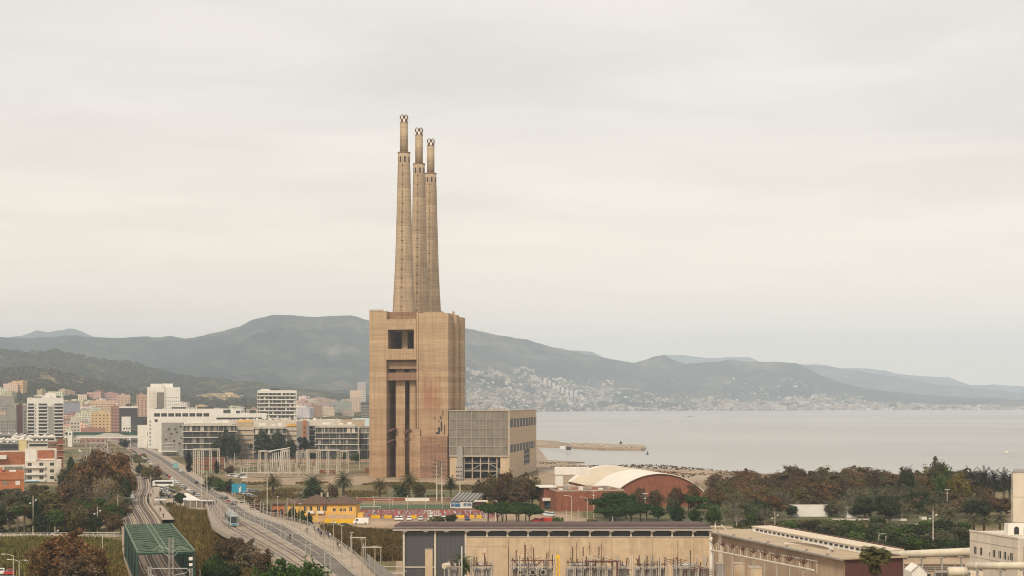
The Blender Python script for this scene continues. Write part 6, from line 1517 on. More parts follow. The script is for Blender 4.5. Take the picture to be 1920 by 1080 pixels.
# railing of the riverside path
e = empty('path_railing', (GX(0,440), 440, 0), 0, 'white riverside railing below the dark grove at the left', 'railing')
part(e, 'rail', 'white', (), [((-10,0,1.1),(36,2.5,1.1),.07,None,4),((-10,0,.6),(36,2.5,.6),.05,None,4)])
for i in range(23): part(e, 'post', 'white', (), [((-10+i*2.0,i*.108,0),(-10+i*2.0,i*.108,1.1),.06,None,4)])
part(e, 'kerb_wall', 'concrete', [(-12,36,-1.2,-.8,0,.5)])
# ---------- green truss bridge ----------
A, B = Vector((-72,300,0)), Vector((-93,368,0)); dd = (A-B).normalized(); LB = (B-A).length
GB = empty('truss_bridge', tuple(B), math.atan2(dd.y, dd.x), 'green steel box truss railway bridge with braced open top', 'railway bridge')
# local x toward viewer 0..LB, y: +right?  (rotated so y is viewer's left... ) half width 5.6
HWB = 5.75; ZT = 10.0; ZB = 2.6
for y in (-HWB, -.55, .55, HWB):
    part(GB, 'top_chord', 'palegreen', [(0,LB,y-.16,y+.16,ZT-.25,ZT+.12)])
for y in (-HWB, HWB): part(GB, 'bottom_chord', 'green', [(0,LB,y-.25,y+.25,ZB-.9,ZB)])
n = 9
for i in range(n+1):
    x = LB*i/n
    for y in (-HWB, HWB): part(GB, 'vertical', 'green', [(x-.18,x+.18,y-.14,y+.14,ZB,ZT-.26)])
for i in range(n):
    for y in (-HWB, HWB):
        a, b_ = (ZB, ZT) if i % 2 else (ZT, ZB); part(GB, 'diagonal', 'green', (), [((LB*i/n,y,a),(LB*(i+1)/n,y,b_),.22,.22,4)])
n2 = 26
for i in range(n2+1): x = .15+(LB-.3)*i/n2; part(GB, 'cross_beam', 'palegreen', [(x-.08,x+.08,-HWB+.17,HWB-.17,ZT-.2,ZT+.02)])
mb = MB()
for i in range(n2//2):
    x0 = LB*i/(n2//2); x1 = LB*(i+1)/(n2//2)
    for (a, b_) in ((-HWB, -.55), (.55, HWB)):
        mb.tube((x0,a,ZT-.1),(x1,b_,ZT-.1),.13,None,4); mb.tube((x0,b_,ZT-.1),(x1,a,ZT-.1),.13,None,4)
mb.build('wind_bracing', M['green'], GB)
mb = MB()      # fine mesh side panels
for y in (-HWB, HWB):
    for i in range(70): x = LB*i/70; mb.box(x, x+.45, y-.05, y+.05, ZB, ZT-2.2)
mb.build('side_screen', M['green'], GB)
mb = MB()
for i in range(110): x = LB*i/110; mb.box(x, x+.22, -HWB+.3, HWB-.3, ZT-.62, ZT-.56)
mb.build('shading_mesh', M['net'], GB)  # see-through mesh strips, added to shade the inside of the bridge
part(GB, 'deck', 'net', [(0,LB,-HWB+.2,HWB-.2,ZB-1.1,ZB-.35)])  # dark green deck; shadow inside the bridge is put into its colour
def rail_portal(Y_, px0, px1, top, label):
    X0, X1 = GX(px0, Y_), GX(px1, Y_); h = GZ(top, Y_); e = empty('catenary_portal', (X0, Y_, 0), 0, label, 'catenary portal')
    w_ = X1-X0
    mb = MB(); mb.lattice((0,0,0),(0,0,h),.5,.05,8); mb.build('lattice_post', M['steel'], e); mb = MB(); mb.lattice((w_,0,0),(w_,0,h-.3),.5,.05,8); mb.build('lattice_post', M['steel'], e)
    mb = MB(); mb.lattice((w_*.52,0,0),(w_*.52,0,h+5.5),.75,.06,14); mb.build('lattice_post', M['grey'], e)
    part(e, 'crossbeam', 'steel', (), [((0,0,h-.4),(w_*.9,0,h-.4),.11,None,5),((w_*.9,0,h-.4),(w_,0,h-1.3),.1,None,5),((0,0,h-1.6),(w_*.35,0,h-2.4),.08,None,5),((w_*.55,0,h-1.8),(w_*.9,0,h-1.2),.08,None,5)])
    for x in (.22,.75): part(e, 'registration_arm', 'steel', (), [((w_*.52,0,h+3.4-x),(w_*x,0,h+3.9),.06,None,4),((w_*.52,0,h+1.4),(w_*x,0,h+3.4),.05,None,4),((w_*x,0,h+3.9),(w_*(x+(-.15 if x < .5 else .2)),0,h+3.1),.05,None,4)])
    part(e, 'insulator', 'white', [(w_-.35,w_+.35,-.3,.3,h+1.2,h+1.8),(w_-.3,w_+.3,-.3,.3,h+.1,h+.6)])
rail_portal(278, 281, 358, 1062, 'grey lattice railway wire portal at the near mouth of the green bridge')
for k, off in ((3.2,-6.8),(3.2,6.6),(3.9,-6.8),(3.9,6.6),(4.6,-6.8),(4.6,6.6),(5.5,-6.8),(6.4,6.5),(7.4,-6.6),(7.4,6.6)):
    p = rw_pt(k, off); s_ = 1 if off < 0 else -1; q = rw_pt(k, off*.35)-p
    e = empty('catenary_mast', tuple(p), 0, 'grey railway wire mast beside the curving tracks', 'mast', 'railway wire masts', 'x')
    part(e, 'pole_shaft', 'steel', (), [((0,0,-.5),(0,0,7.6),.15,.12,6)]); part(e, 'bracket', 'steel', (), [((0,0,6.4),(q.x,q.y,6.6),.06,None,4),((0,0,7.4),(q.x*.8,q.y*.8,6.6),.04,None,4)])
lampmast(375,1112,1071,0,'pole','thick pale post stub right of the railway portal','lamp posts and poles'); 
# platform canopies and station building
def canopy(px, py, w_, l_, lab, rz=0):
    X, Y, _ = G(px, py, 2.0); e = empty('platform_canopy', (X, Y, 2.0), rz, lab, 'canopy', 'platform canopies')
    part(e, 'roof', 'white', [(-w_/2,w_/2,-l_/2,l_/2,2.9,3.15)]); part(e, 'roof_rib', 'darkgrey', [(-w_/2,w_/2,-l_/6,-l_/6+.5,3.153,3.4),(-w_/2,w_/2,l_/6,l_/6+.5,3.153,3.4)])
    for x in (-w_/3, w_/3):
        for y in (-l_/3, l_/3): part(e, 'post', 'steel', (), [((x,y,-.5),(x,y,2.9),.09,None,6)])
canopy(302, 950, 4.2, 16, 'white flat canopy on the right hand station platform', R(12)); canopy(241, 945, 4.0, 20, 'pale slatted canopy on the left hand station platform', R(15))
struct(rw_strip('platform', 6.6, 10.4, M['paving'], .75, 1, 3.0, 4.9)); struct(rw_strip('platform', -10.4, -6.8, M['paving'], .6, 1, 3.4, 5.2))
SB = empty('station_house', (GX(363, 560), 560, 0), R(12), 'white station shelter with lean white roof and glazed grey front', 'station house')
mb = MB(); mb.poly([(-4,0,3.4),(2.8,0,3.1),(-2.5,24,4.4),(-5.0,24,4.4)]); mb.poly([(-4,0,3.1),(-5.0,24,4.1),(-2.5,24,4.1),(2.8,0,2.8)]); mb.poly([(-4,0,3.1),(2.8,0,2.8),(2.8,0,3.1),(-4,0,3.4)]); mb.poly([(2.8,0,2.8),(-2.5,24,4.1),(-2.5,24,4.4),(2.8,0,3.1)]); mb.build('roof', M['white'], SB)
part(SB, 'glazed_front', 'curtain', [(-3.6,3.4,.4,.6,.2,2.8)]); 
for x in (-3.7,-1.3,1.1,3.5): part(SB, 'post', 'white', [(x-.1,x+.1,.15,.38,0,2.8)])
part(SB, 'base', 'concrete', [(-4,3.8,-.5,6,0,.19)])
KS_ = empty('tram_shelter', (GX(389, 545), 545, 1), 0, 'tram stop shelter with white flat roof at the road', 'shelter'); part(KS_, 'roof', 'white', [(-2.6,2.2,0,3,2.7,2.95)]); part(KS_, 'glass_panel', 'curtain', [(-2.4,2,2.6,2.7,0,2.5)])
for x in (-2.4,1.9): part(KS_, 'post', 'steel', [(x-.08,x+.08,.2,.36,-1,2.7)])
for i in range(9):
    X, Y, _ = G(446+i*4, 948+i*3.4, 2.5); e = empty('platform_rack', (X, Y, 2.2), R(30), 'white tubular bay on the tram platform', 'frame', 'tubular bays on the tram platform', 'x')
    part(e, 'frame', 'palesteel', (), [((0,0,-2),(0,0,2.4),.08,None,5),((2.4,0,-2),(2.4,0,2.4),.08,None,5),((0,0,2.4),(2.4,0,2.4),.1,None,5)]); part(e, 'bench', 'concrete', [(.2,2.2,.2,.8,-.1,.3)])
# ---------- footbridge in the distance ----------
FB = empty('footbridge', (GX(205,1340), 1340, 0), R(-2), 'long white covered footbridge with green netting across the railway', 'footbridge')
wF = 172*1340/F
part(FB, 'deck', 'white', [(-wF/2,wF/2,0,4,8.0,9.0)]); part(FB, 'parapet', 'white', [(-wF/2,wF/2,-.3,-.003,9.4,10.4)]); part(FB, 'netting', 'net', [(-wF/2,wF/2,4.01,4.3,9.0,13.4)]); part(FB, 'rail', 'palegreen', [(-wF/2,wF/2,-.2,0,10.9,11.2)])
mb = MB(); mb.profile([(-14,10.41),(14,10.41),(9,12.2),(-4,12.6)], .2, 2.5); mb.build('arched_roof', M['offwhite'], FB)
for x in (-.5,-.27,-.05,.2,.5): part(FB, 'pier', 'concrete', [(x*wF*.97-.6,x*wF*.97+.6,1,3,0,7.99)])
e = empty('lift_tower', (GX(131,1335), 1335, 0), 0, 'small white tower at the left end of the footbridge', 'tower'); part(e, 'shaft', 'white', [(-2,2,0,3,0,15)]); part(e, 'cap', 'offwhite', [(-2.6,2.6,-.5,3.5,15.003,15.6)]); part(e, 'window', 'window', [(-.8,.8,-.06,-.003,11,13)])
e = empty('railway_gantry', (GX(176,1180), 1180, 0), 0, 'thin white railway gantry over the far tracks', 'gantry'); part(e, 'post', 'white', (), [((-3,0,0),(-3,0,8),.2,None,5)]); part(e, 'post', 'white', (), [((11,0,0),(11,0,8),.2,None,5)]); part(e, 'beam', 'white', (), [((-3,0,8),(11,0,8),.2,None,5)])
# ---------- mid-distance substation ----------
def gantry(px0, px1, base, top, label, rot=0, nb=2):
    X0, Y, _ = G(px0, base); X1 = GX(px1, Y); h = GZ(top, Y); e = empty('lattice_gantry', (X0, Y, 0), rot, label, 'gantry', 'lattice gantries of the substation')
    for i in range(nb):
        x = (X1-X0)*i/(nb-1); mb = MB(); mb.lattice((x,0,0),(x,0,h),1.1,.13,9); mb.build('lattice_post', M['palesteel'], e)
    mb = MB(); mb.lattice((0,0,h-.5),(X1-X0,0,h-.5),.9,.12,12); mb.build('lattice_beam', M['palesteel'], e)
    return e
for a in [(365,410,889,841,'left gantry of the substation, behind the brick house',0,4),(372,372.5,891,846,'single lattice post left of the tall cypress',0,2),(487,499,886,844,'twin post lattice gantry, first right of the dark trees',0,2),(529,541,886,843,'twin post lattice gantry, second right of the dark trees',0,2),
          (557,599,886,845,'wide gantry with three posts in the centre of the substation',0,3),(576,634,890,842,'longest gantry with four posts at the right of the substation',0,4),(640,652,889,844,'twin post lattice gantry nearest the concrete pier',0,2)]: gantry(*a)
r = random.Random(31); mbx = None
for i in range(64):
    px = r.uniform(418, 652); py = r.uniform(880, 895); X, Y, _ = G(px, py); h = r.uniform(5, 10.5)
    e = empty('insulator_post', (X, Y, 0), 0, 'pale insulator post in the forest of substation gear', 'insulator post', 'insulator posts of the substation', 'x')
    k = r.random()
    part(e, 'post', 'palesteel' if k < .7 else 'concrete', (), [((0,0,0),(0,0,h*.6),.16,.16,6)]); part(e, 'insulator', 'rust' if k < .4 else 'steel', (), [((0,0,h*.6),(0,0,h),.22,.16,7)])
    if k > .5: part(e, 'crossarm', 'palesteel', (), [((-1.6,0,h*.62),(1.6,0,h*.62),.12,None,4)])
for i in range(8):
    X, Y, _ = G(510+i*3.6, 884); e = empty('slanted_rack_post', (X, Y, 0), 0, 'white post under the slanted white beam of the substation', 'post', 'posts under the slanted beam', 'x'); part(e, 'post', 'white', (), [((0,0,0),(.6,0,11.0+i*.25),.22,.2,6)]); part(e, 'foot', 'concrete', [(-.5,.5,-.5,.5,0,.4)])
X, Y, _ = G(506, 884); e = empty('slanted_beam', (X, Y, 0), 0, 'slanted white beam resting on a row of posts in the substation', 'beam'); part(e, 'beam', 'white', (), [((-1,0,12.0),(12,0,14.2),.35,None,4)])
b = Bld('substation_house', 'two storey red brick substation house behind the cypresses', 'building', 362, 421, 861, 880, 16, wall='brick'); b.parapet('brick', .6); b.wins(6, 2, 1.6, 1.4, 1.6, 4)
b = Bld('garden_wall', 'long faded pink wall behind the substation gear', 'wall', 420, 692, 862, 985, .8, wall='tint', color=(.40,.27,.20)); b.part('coping', [(-b.w/2,b.w/2,-.1,.9,b.h,b.h+.2)], 'concrete')
b = Bld('garden_wall', 'low concrete retaining wall in front of the substation gear', 'wall', 452, 600, 886, 830, .8, wall='concrete'); b.part('coping', [(-b.w/2,b.w/2,-.1,.9,b.h,b.h+.2)], 'white')
b = Bld('brick_hut', 'small windowless brick hut below the substation gantries', 'hut', 599, 627, 881, 836, 7, wall='brick'); b.parapet('concrete', .3, .3)
b = Bld('dark_berm', 'long dark low wall behind the waste ground', 'wall', 478, 612, 894, 790, .7, wall='darkgrey'); b.part('coping', [(-b.w/2,b.w/2,-.1,.8,b.h,b.h+.25)], 'concrete')
b = Bld('brick_hut', 'tiny brick kiosk hugging the concrete pier', 'hut', 684, 692, 877, 840, 3, wall='brick'); b.parapet('concrete', .2, .2)
# blue hoarding
e = empty('hoarding', (GX(448, 640), 640, 0), R(-4), 'bright blue double advertising hoarding facing the road', 'hoarding')
part(e, 'panel', 'blue', [(-3.3,-.1,0,.2,1.0,5.0)]); part(e, 'panel', 'blue', [(.1,3.3,.3,.5,1.0,5.0)]); part(e, 'white_figure', 'white', [(-.05,.5,-.06,-.003,1.1,3.2),(.5,.9,.2,.297,1.3,3.9)])
for x in (-3,3): part(e, 'leg', 'steel', [(x-.1,x+.1,.2,.45,0,1.0)])
b = Bld('fence_panels', 'salmon orange fence panels left of the blue hoarding', 'fence', 405, 434, 912, 652, .2, wall='tint', color=(.62,.30,.18)); 
for i in range(7): b.part('post', [(-b.w/2+i*b.w/6.2, -b.w/2+i*b.w/6.2+.25, -.1, -.003, 0, b.h+.4)], 'offwhite')
b = Bld('turquoise_hoarding', 'turquoise site fence by the far parked cars', 'fence', 323, 334, 868, 890, .3, rot=R(-35), wall='tint', color=(.16,.45,.45)); b.part('post', [(-.1,.1,-.2,-.003,0,b.h+.3)], 'steel')
# ---------- football ground, graffiti wall ----------
GW_Y = 512; x0, x1 = GX(662, GW_Y), GX(935, GW_Y)
GW = empty('graffiti_wall', (x0, GW_Y, 0), 0, 'long red wall covered in graffiti behind the parked cars', 'wall'); part(GW, 'wall', 'graffiti', [(0,x1-x0,0,.3,0,3.0)]); part(GW, 'coping', 'brick', [(-.1,x1-x0+.1,-.05,.35,3.003,3.15)])
tcv = bpy.data.curves.new('lettering', 'FONT'); tcv.body = 'EHUS'; tcv.size = 3.0; tcv.extrude = .02; to = bpy.data.objects.new('tmp', tcv); COL.objects.link(to)
tm = bpy.data.meshes.new_from_object(to.evaluated_get(bpy.context.evaluated_depsgraph_get())); bpy.data.objects.remove(to); tm.materials.clear(); tm.materials.append(M['white'])
lo = link('graffiti_letters', tm, GW, (GX(801, GW_Y)-x0, -.06, .75)); lo.rotation_euler = (R(90), 0, 0); lo.scale = (.62,.95,1)
for i, (a, b_) in enumerate(((628,665),(694,711),(719,733),(770,780),(851,870),(880,889),(893,903))):
    X0, X1 = GX(a, 507), GX(b_, 507); e = empty('yellow_barrier', (X0, 507-3.6 if i == 0 else 507+3, 0), 0, 'low bright yellow painted barrier on the parking area', 'barrier', 'yellow barriers of the parking area', 'x'); part(e, 'wall', 'yellow', [(0,X1-X0,0,.4,0,1.15)]); part(e, 'top', 'ochre', [(0,X1-X0,-.03,.43,1.153,1.22)])
for a, b_, mtw, lab in ((668,760,'brick','low brick wall behind the football pitch, left part'),(760,805,'white','white painted section of the football ground wall'),(805,846,'blockwall','dark brown section of wall right of the white painted one')):
    Y = 600; b = Bld('field_wall', lab, 'wall', a, b_, 933.5, Y, .4, wall=mtw); b.part('coping', [(-b.w/2,b.w/2,-.08,.48,b.h,b.h+.12)], 'concrete')
for px, py, w_, lab in ((702,949,29,'white football goal against the brick wall'),(676,962,33,'white football goal on the near side of the pitch')):
    X, Y, _ = G(px, py); wg_ = 7.3; e = empty('football_goal', (X, Y, 0), 0, lab, 'football goal')
    part(e, 'post', 'white', (), [((0,0,0),(0,0,2.5),.08,None,6)]); part(e, 'post', 'white', (), [((wg_,0,0),(wg_,0,2.5),.08,None,6)]); part(e, 'crossbar', 'white', (), [((0,0,2.5),(wg_,0,2.5),.08,None,6)]); part(e, 'net_frame', 'steel', (), [((0,0,2.5),(0,1.5,0),.03,None,4),((wg_,0,2.5),(wg_,1.5,0),.03,None,4)])
for i, px in enumerate([668,700,731,764,798,830]):
    X, Y, _ = G(px, 960); e = empty('net_post', (X, Y, 0), 0, 'thin post of the ball net around the football pitch', 'post', 'ball net posts', 'x'); part(e, 'post', 'palesteel', (), [((0,0,0),(0,0,6.2),.06,None,5)]); part(e, 'foot', 'concrete', [(-.2,.2,-.2,.2,0,.15)])
M['carmural'] = graffiti_mat('blue mural', (0.03, 0.13, 0.24), 0.8)
e = empty('striped_shed', (GX(868, 560), 560, 0), R(-6), 'low shed with blue painted walls under a black and white striped roof', 'shed')
part(e, 'wall', 'white', [(-5,5.5,0,8,0,2.6)]); part(e, 'blue_panel', 'carmural', [(-4.8,-1,-.06,-.003,.4,2.3),(-.2,3.4,-.06,-.003,.7,1.9)]); part(e, 'door', 'window', [(3.6,4.8,-.06,-.003,0,2.2)])
for i in range(7):
    mb = MB(); mb.poly([(-5+i*1.5,-.4,2.7),(-4.2+i*1.5,-.4,2.7),(-2.6+i*1.5,13,5.2),(-3.4+i*1.5,13,5.2)]); mb.build('roof_stripe', M['grey'], e)
mb = MB(); mb.poly([(-5.2,-.4,2.65),(5.9,-.4,2.65),(7.6,13,5.1),(-3.4,13,5.1)]); mb.poly([(-5.2,-.4,2.6),(-3.4,13,5.0),(7.6,13,5.0),(5.9,-.4,2.6)]); mb.build('roof', M['darkgrey'], e)
b = Bld('kiosk', 'dark red kiosk with yellow and white signs behind the umbrella pines', 'kiosk', 891, 932, 941, 556, 5, wall='maroon'); b.part('sign', [(-3.2,-1.2,-.08,-.003,.6,1.3)], 'white'); b.part('awning', [(0,2.4,-1,-.004,2.0,2.6)], 'yellow'); b.part('roof', [(-b.w/2-.3,b.w/2+.3,-.6,5,b.h,b.h+.3)], 'offwhite')
b = Bld('banner', 'lime yellow banner above the umbrella pines', 'banner', 935, 953, 939, 552, .2, wall='tint', color=(.5,.6,.08)); b.part('frame', [(-b.w/2-.1,b.w/2+.1,-.05,.25,b.h,b.h+.1)], 'white')
b = Bld('portable_cabin', 'white portable cabin under the brown trees', 'cabin', 958, 976, 944, 556, 3, wall='white'); b.wins(2,1,.8,.7,1.0,3); b.part('roof', [(-b.w/2-.1,b.w/2+.1,-.1,3.1,b.h,b.h+.15)], 'grey')
# floodlight masts
for i, (px, py, top, lab) in enumerate([(819,940,872,'floodlight mast with clusters of lamps left of its twin below the brown block'),(828.5,942,868,'floodlight mast with lamp clusters, right one of the twins'),(862.5,944,878,'single floodlight mast in front of the grey stair tower')]):
    X, Y, _ = G(px, py); h = GZ(top, Y); e = empty('floodlight_mast', (X, Y, 0), 0, lab, 'floodlight mast'); part(e, 'pole_shaft', 'palesteel', (), [((0,0,0),(0,0,h),.28,.14,8)])
    for j in range(4):
        part(e, 'crossarm', 'steel', (), [((-1.5,0,h-j*1.7),(1.5,0,h-j*1.7+.3),.07,None,4)])
        for s in (-1.4,-.5,.4,1.3): part(e, 'lamp', 'darkgrey', [(s-.25,s+.25,-.3,.1,h-j*1.7+.1,h-j*1.7+.65)])
# ---------- sea side ----------
r = random.Random(44)
BWp = [(-60,1330),(20,1335),(60,1340),(118,1350)]
mb = MB()
for i in range(2600):
    k = r.random()**.8; cx_ = 58+62*k; cy_ = 1392-78*k+r.uniform(-1,1)*(34-24*k*k); s = r.uniform(.8,2.6)
    z = max(-2.0, 1.0-abs(cy_-(1392-78*k))*.05)+r.uniform(-.6,.4); a = r.uniform(0,3); mb.tube((cx_,cy_,z-s*.6),(cx_+r.uniform(-.6,.6),cy_+r.uniform(-.6,.6),z+s*.5),s,s*.6,5)
tag(mb.build('breakwater_rocks', M['rock']), None, None, kind='stuff')
mb = MB(); mb.prism([(2,1430),(50,1365),(85,1300),(116,1295),(119,1312),(90,1370),(60,1440),(46,1560),(2,1650)], -3, -.3); struct(mb.build('breakwater', M['sand']))
mb = MB(); mb.prism([(8,1005),(20,1000),(52,1030),(28,1062),(9,1066)], -3, -1.4); struct(mb.build('sand_spit', M['sand']))
e = empty('beacon', (GX(1164,1340), 1340, .8), 0, 'small black harbour beacon on the end of the rock breakwater', 'beacon'); mb = MB(); mb.lathe((0,0,0), [(1.0,-.5),(1.5,0),(1.5,.6),(1.0,.7),(.8,3.0),(1.2,3.2),(1.2,3.6),(.4,3.8),(.35,4.8)], 12); mb.build('tower', M['tyre'], e)
e = empty('buoy', (GX(1214,1200), 1200, -2.2), 0, 'dark sea buoy with white topmark off the breakwater', 'buoy'); mb = MB(); mb.lathe((0,0,0), [(1.1,-.5),(1.2,.5),(.3,1.0),(.2,3.0)], 10); mb.build('float', M['tyre'], e); part(e, 'topmark', 'white', [(-.4,.4,-.4,.4,2.9,3.7)])
def boat(px, py, L_, label, dark=False):
    X, Y, _ = G(px, py, -2.2); e = empty('motor_boat', (X, Y, -2.2), R(4), label, 'boat'); mb = MB()
    loft(mb, [(-L_/2,.9,1.3,-.2,1.0),(-L_/6,1.1,1.5,-.3,1.05),(L_/4,.7,1.2,-.2,1.3),(L_/2,.05,.1,.5,1.6)]); mb.build('hull', M['darkgrey' if dark else 'white'], e)
    mb = MB(); loft(mb, [(-L_/5,1.0,.8,1.0,2.0),(L_/10,1.0,.8,1.05,2.1),(L_/5,.8,.5,1.1,1.4)]); mb.build('cabin', M['white'], e); part(e, 'windscreen', 'glass', [(L_/10+.02,L_/10+.1,-.7,.7,1.4,2.0)]); part(e, 'mast', 'steel', (), [((-L_/6,0,2),(-L_/5,0,3.4),.06,None,4)])
boat(1887, 850, 6.2, 'white motor boat alone on the sea at the far right'); boat(1294, 781, 20, 'tiny dark vessel far out on the bay', True)
for px, py, w_ in ((1055,842,5),(1066,844,4)):
    X, Y, _ = G(px, py); e = empty('harbour_hut', (X, Y, 0), 0, ('white' if px < 1060 else 'dark')+' little hut on the root of the breakwater', 'hut'); part(e, 'wall', 'white' if px < 1060 else 'darkgrey', [(-w_/2,w_/2,0,4,0,3)]); part(e, 'roof', 'grey', [(-w_/2-.3,w_/2+.3,-.3,4.3,3.003,3.3)])
# ---------- foreground switchyard ----------
r = random.Random(50)
def ribbed(mb, p, q, rr, n=9):
    p = Vector(p); q = Vector(q)
    mb.tube(p, q, rr*.6, rr*.6, 6)
    for i in range(n): a = p.lerp(q, (i+.2)/n); b_ = p.lerp(q, (i+.6)/n); mb.tube(a, b_, rr, rr*.9, 7)
def bay(px0, px1, zt, label, fans, spikes, Yb=306):
    X0, X1 = GX(px0, Yb), GX(px1, Yb); wd = X1-X0; e = empty('transformer_bay', (X0, Yb, 0), 0, label, 'transformer bay', 'transformer bays before the beige hall')
    part(e, 'tank', 'grey', [(.4,wd-.4,1.2,4,0,5.4)]); part(e, 'conservator', 'steel', (), [((.8,1.3,6.3),(wd*.6,1.3,6.3),.42,None,12)])
    for i in range(int(wd/1.6)+1):
        x = i*wd/(int(wd/1.6)); mb = MB(); mb.lattice((x,0,0),(x,0,r.choice((6.2,7.4,7.9,8.6))),.42,.055,11); mb.build('lattice_post', M['palesteel' if i % 2 else 'steel'], e)
    part(e, 'crossbeam', 'rust', [(0,wd,-.1,.1,zt-2.6,zt-2.4)]); part(e, 'crossbeam', 'steel', [(0,wd,-.1,.1,6.0,6.2)])
    for (x, z0, dx, dz) in spikes:
        mb = MB(); ribbed(mb, (x*wd,.3,z0), (x*wd+dx,.3,z0+dz), .17, 8); mb.build('bushing', M['rust'], e)
        part(e, 'lead', 'rust', (), [((x*wd+dx,.3,z0+dz),(x*wd+dx+r.uniform(-1,1),.3,z0+dz+r.uniform(-.3,.5)),.03,None,3)])
    for x in fans:
        f = part(e, 'fan_housing', 'steel', (), [((x*wd,-.2,4.95),(x*wd,.25,4.95),.62,None,16)]); part(e, 'fan_opening', 'tyre', (), [((x*wd,-.23,4.95),(x*wd,-.21,4.95),.46,None,16)])
    for i in range(int(wd*1.3)):
        x = r.uniform(0, wd); mb = MB(); z0 = r.uniform(5.2,6.4); ribbed(mb, (x,r.uniform(-.3,.9),z0), (x+r.uniform(-.35,.35),.3,z0+r.uniform(1.2,2.0)), .13, 7); mb.build('bushing', M[r.choice(('rust','steel','rust','grey'))], e)
    for i in range(4):
        x = r.uniform(0, wd*.7); part(e, 'cable', 'rust', (), [((x,.2,zt-1.6),(x+wd*.14,.2,zt-2.3),.03,None,3),((x+wd*.14,.2,zt-2.3),(x+wd*.3,.2,zt-1.9),.03,None,3)])
    for i in range(int(wd*3)):
        x = r.uniform(0, wd); part(e, 'support', r.choice(('steel','palesteel','grey','rust')), (), [((x,r.uniform(.2,1),2.5),(x+r.uniform(-.3,.3),r.uniform(.2,1),zt-2.4+r.uniform(-1.6,.8)),.06,None,5)])
bay(884,924,8.9,'bay with one thick brown insulator between two thin ones, right of the palm',[],[(.12,6.3,0,1.9),(.25,6.3,0,1.9),(.62,6.0,0,2.9)])
bay(958,1040,10.0,'bay with three round fans and a forest of brown bushings',[.22,.5,.74],[(.12,6.6,0,3.0),(.12,6.6,-.9,1.4),(.33,6.6,0,4.2),(.42,5.0,-.3,3.0),(.52,6.6,0,3.6),(.6,6.4,1.0,1.1),(.82,5.6,0,3.4),(.95,5.3,0,3.3),(.75,5.0,.1,1.6)])
bay(1062,1152,9.6,'bay with angled V shaped bushings right of the yellow column',[],[(.2,5.6,-1.2,2.4),(.42,5.5,0,2.8),(.55,5.5,.9,2.0),(.13,7.6,0,2.8),(.72,5.8,.6,2.3),(.68,8.0,0,2.4),(.35,8.3,0,2.0)])
bay(1190,1252,9.2,'bay with one leaning bushing and dark cooling radiators',[],[(.2,5.6,-1.0,2.2),(.14,6.6,0,1.9),(.38,5.8,0,2.6),(.55,6.2,0,2.2),(.72,5.3,.3,2.6),(.9,5.2,.2,2.9)])
bay(1262,1336,8.0,'bay with flat disc insulators stacked on grey frames',[],[(.1,5.6,0,2.6),(.44,6.6,0,3.0),(.3,5.0,1.2,.6),(.7,4.8,0,2.2)])
def disc_rack(px, zt, label, Yb=300):
    e = empty('disconnector', (GX(px, Yb), Yb, 0), 0, label, 'disconnector', 'flat disconnectors of the switchyard')
    part(e, 'post', 'steel', (), [((0,0,0),(0,0,zt),.12,None,6)])
    for k in range(4): part(e, 'contact_arm', 'rust', (), [((-2.2+k*.3,0,zt-.1-k*.3),(0,0,zt+.25-k*.3),.08,None,4),((0,0,zt+.25-k*.3),(2.2-k*.3,0,zt-.25-k*.3),.08,None,4)])
bay(842,864,8.4,'narrow pale bay squeezed between the cream tank and the palm',[],[(.3,6.0,0,1.8),(.8,6.0,0,1.6)])
bay(1158,1184,8.0,'slender bay right of the dark brown frame',[],[(.2,5.8,0,1.7),(.6,5.8,.3,2.2)])
disc_rack(1268, 8.3, 'flat wing shaped disconnector, upper left one'); disc_rack(1310, 6.6, 'flat wing shaped disconnector, lower right one'); disc_rack(1335, 6.2, 'flat wing shaped disconnector against the wing wall', 298)
e = empty('yellow_column', (GX(1046,303), 303, 0), 0, 'slim yellow lattice column between two transformer bays', 'column'); mb = MB(); mb.lattice((0,0,0),(0,0,8.2),.7,.09,8); mb.build('lattice_post', M['yellow'], e); part(e, 'head', 'yellow', [(-.4,.4,-.3,.3,8.2,8.9)])
e = empty('brown_frame', (GX(1120,304), 304, 0), 0, 'dark brown steel goal frame in front of the beige wall', 'frame'); part(e, 'post', 'maroon', [(4.0,4.35,-.15,.15,0,7.4)]); part(e, 'beam', 'maroon', [(-2.5,4.6,-.15,.15,7.403,7.65)]); part(e, 'brace', 'rust', (), [((-1,0,8.6),(4.4,0,7.6),.06,None,4)])
e = empty('wire_portal', (GX(866,312), 312, 0), 0, 'thin wire portal with white left post crossing the beige wall', 'portal'); part(e, 'post', 'white', (), [((0,0,0),(0,0,9.9),.13,None,6)]); part(e, 'post', 'rust', (), [((10.1,0,0),(10.1,0,9.9),.09,None,6)]); part(e, 'wire', 'rust', (), [((0,0,9.75),(10.1,0,9.75),.05,None,4)]); mb = MB(); ribbed(mb, (4.9,0,9.6), (4.9,0,8.6), .2, 5); mb.build('insulator', M['white'], e)
e = empty('tank_head', (GX(836,300), 300, 4.0), 0, 'round cream tank head on a stand before the grey bays', 'tank'); part(e, 'tank', 'pipe', (), [((-.4,-.3,3.0),(.5,.8,3.0),.62,None,18)]); part(e, 'stand', 'steel', (), [((-.3,0,-4),(-.3,0,2.4),.1,None,5),((.5,0,-4),(.5,0,2.4),.1,None,5)])  # round tank head on its stand
b = Bld('concrete_slab', 'tall narrow tan concrete slab standing before the grey bays', 'slab', 797, 811, 1030, 305, .4, wall='beige'); b.part('cap', [(-b.w/2-.05,b.w/2+.05,-.05,.45,b.h,b.h+.1)], 'concrete')
for px, top, lab in ((1000,1020,'x'),(955,1018,'x'),(978,1014,'x')): pass
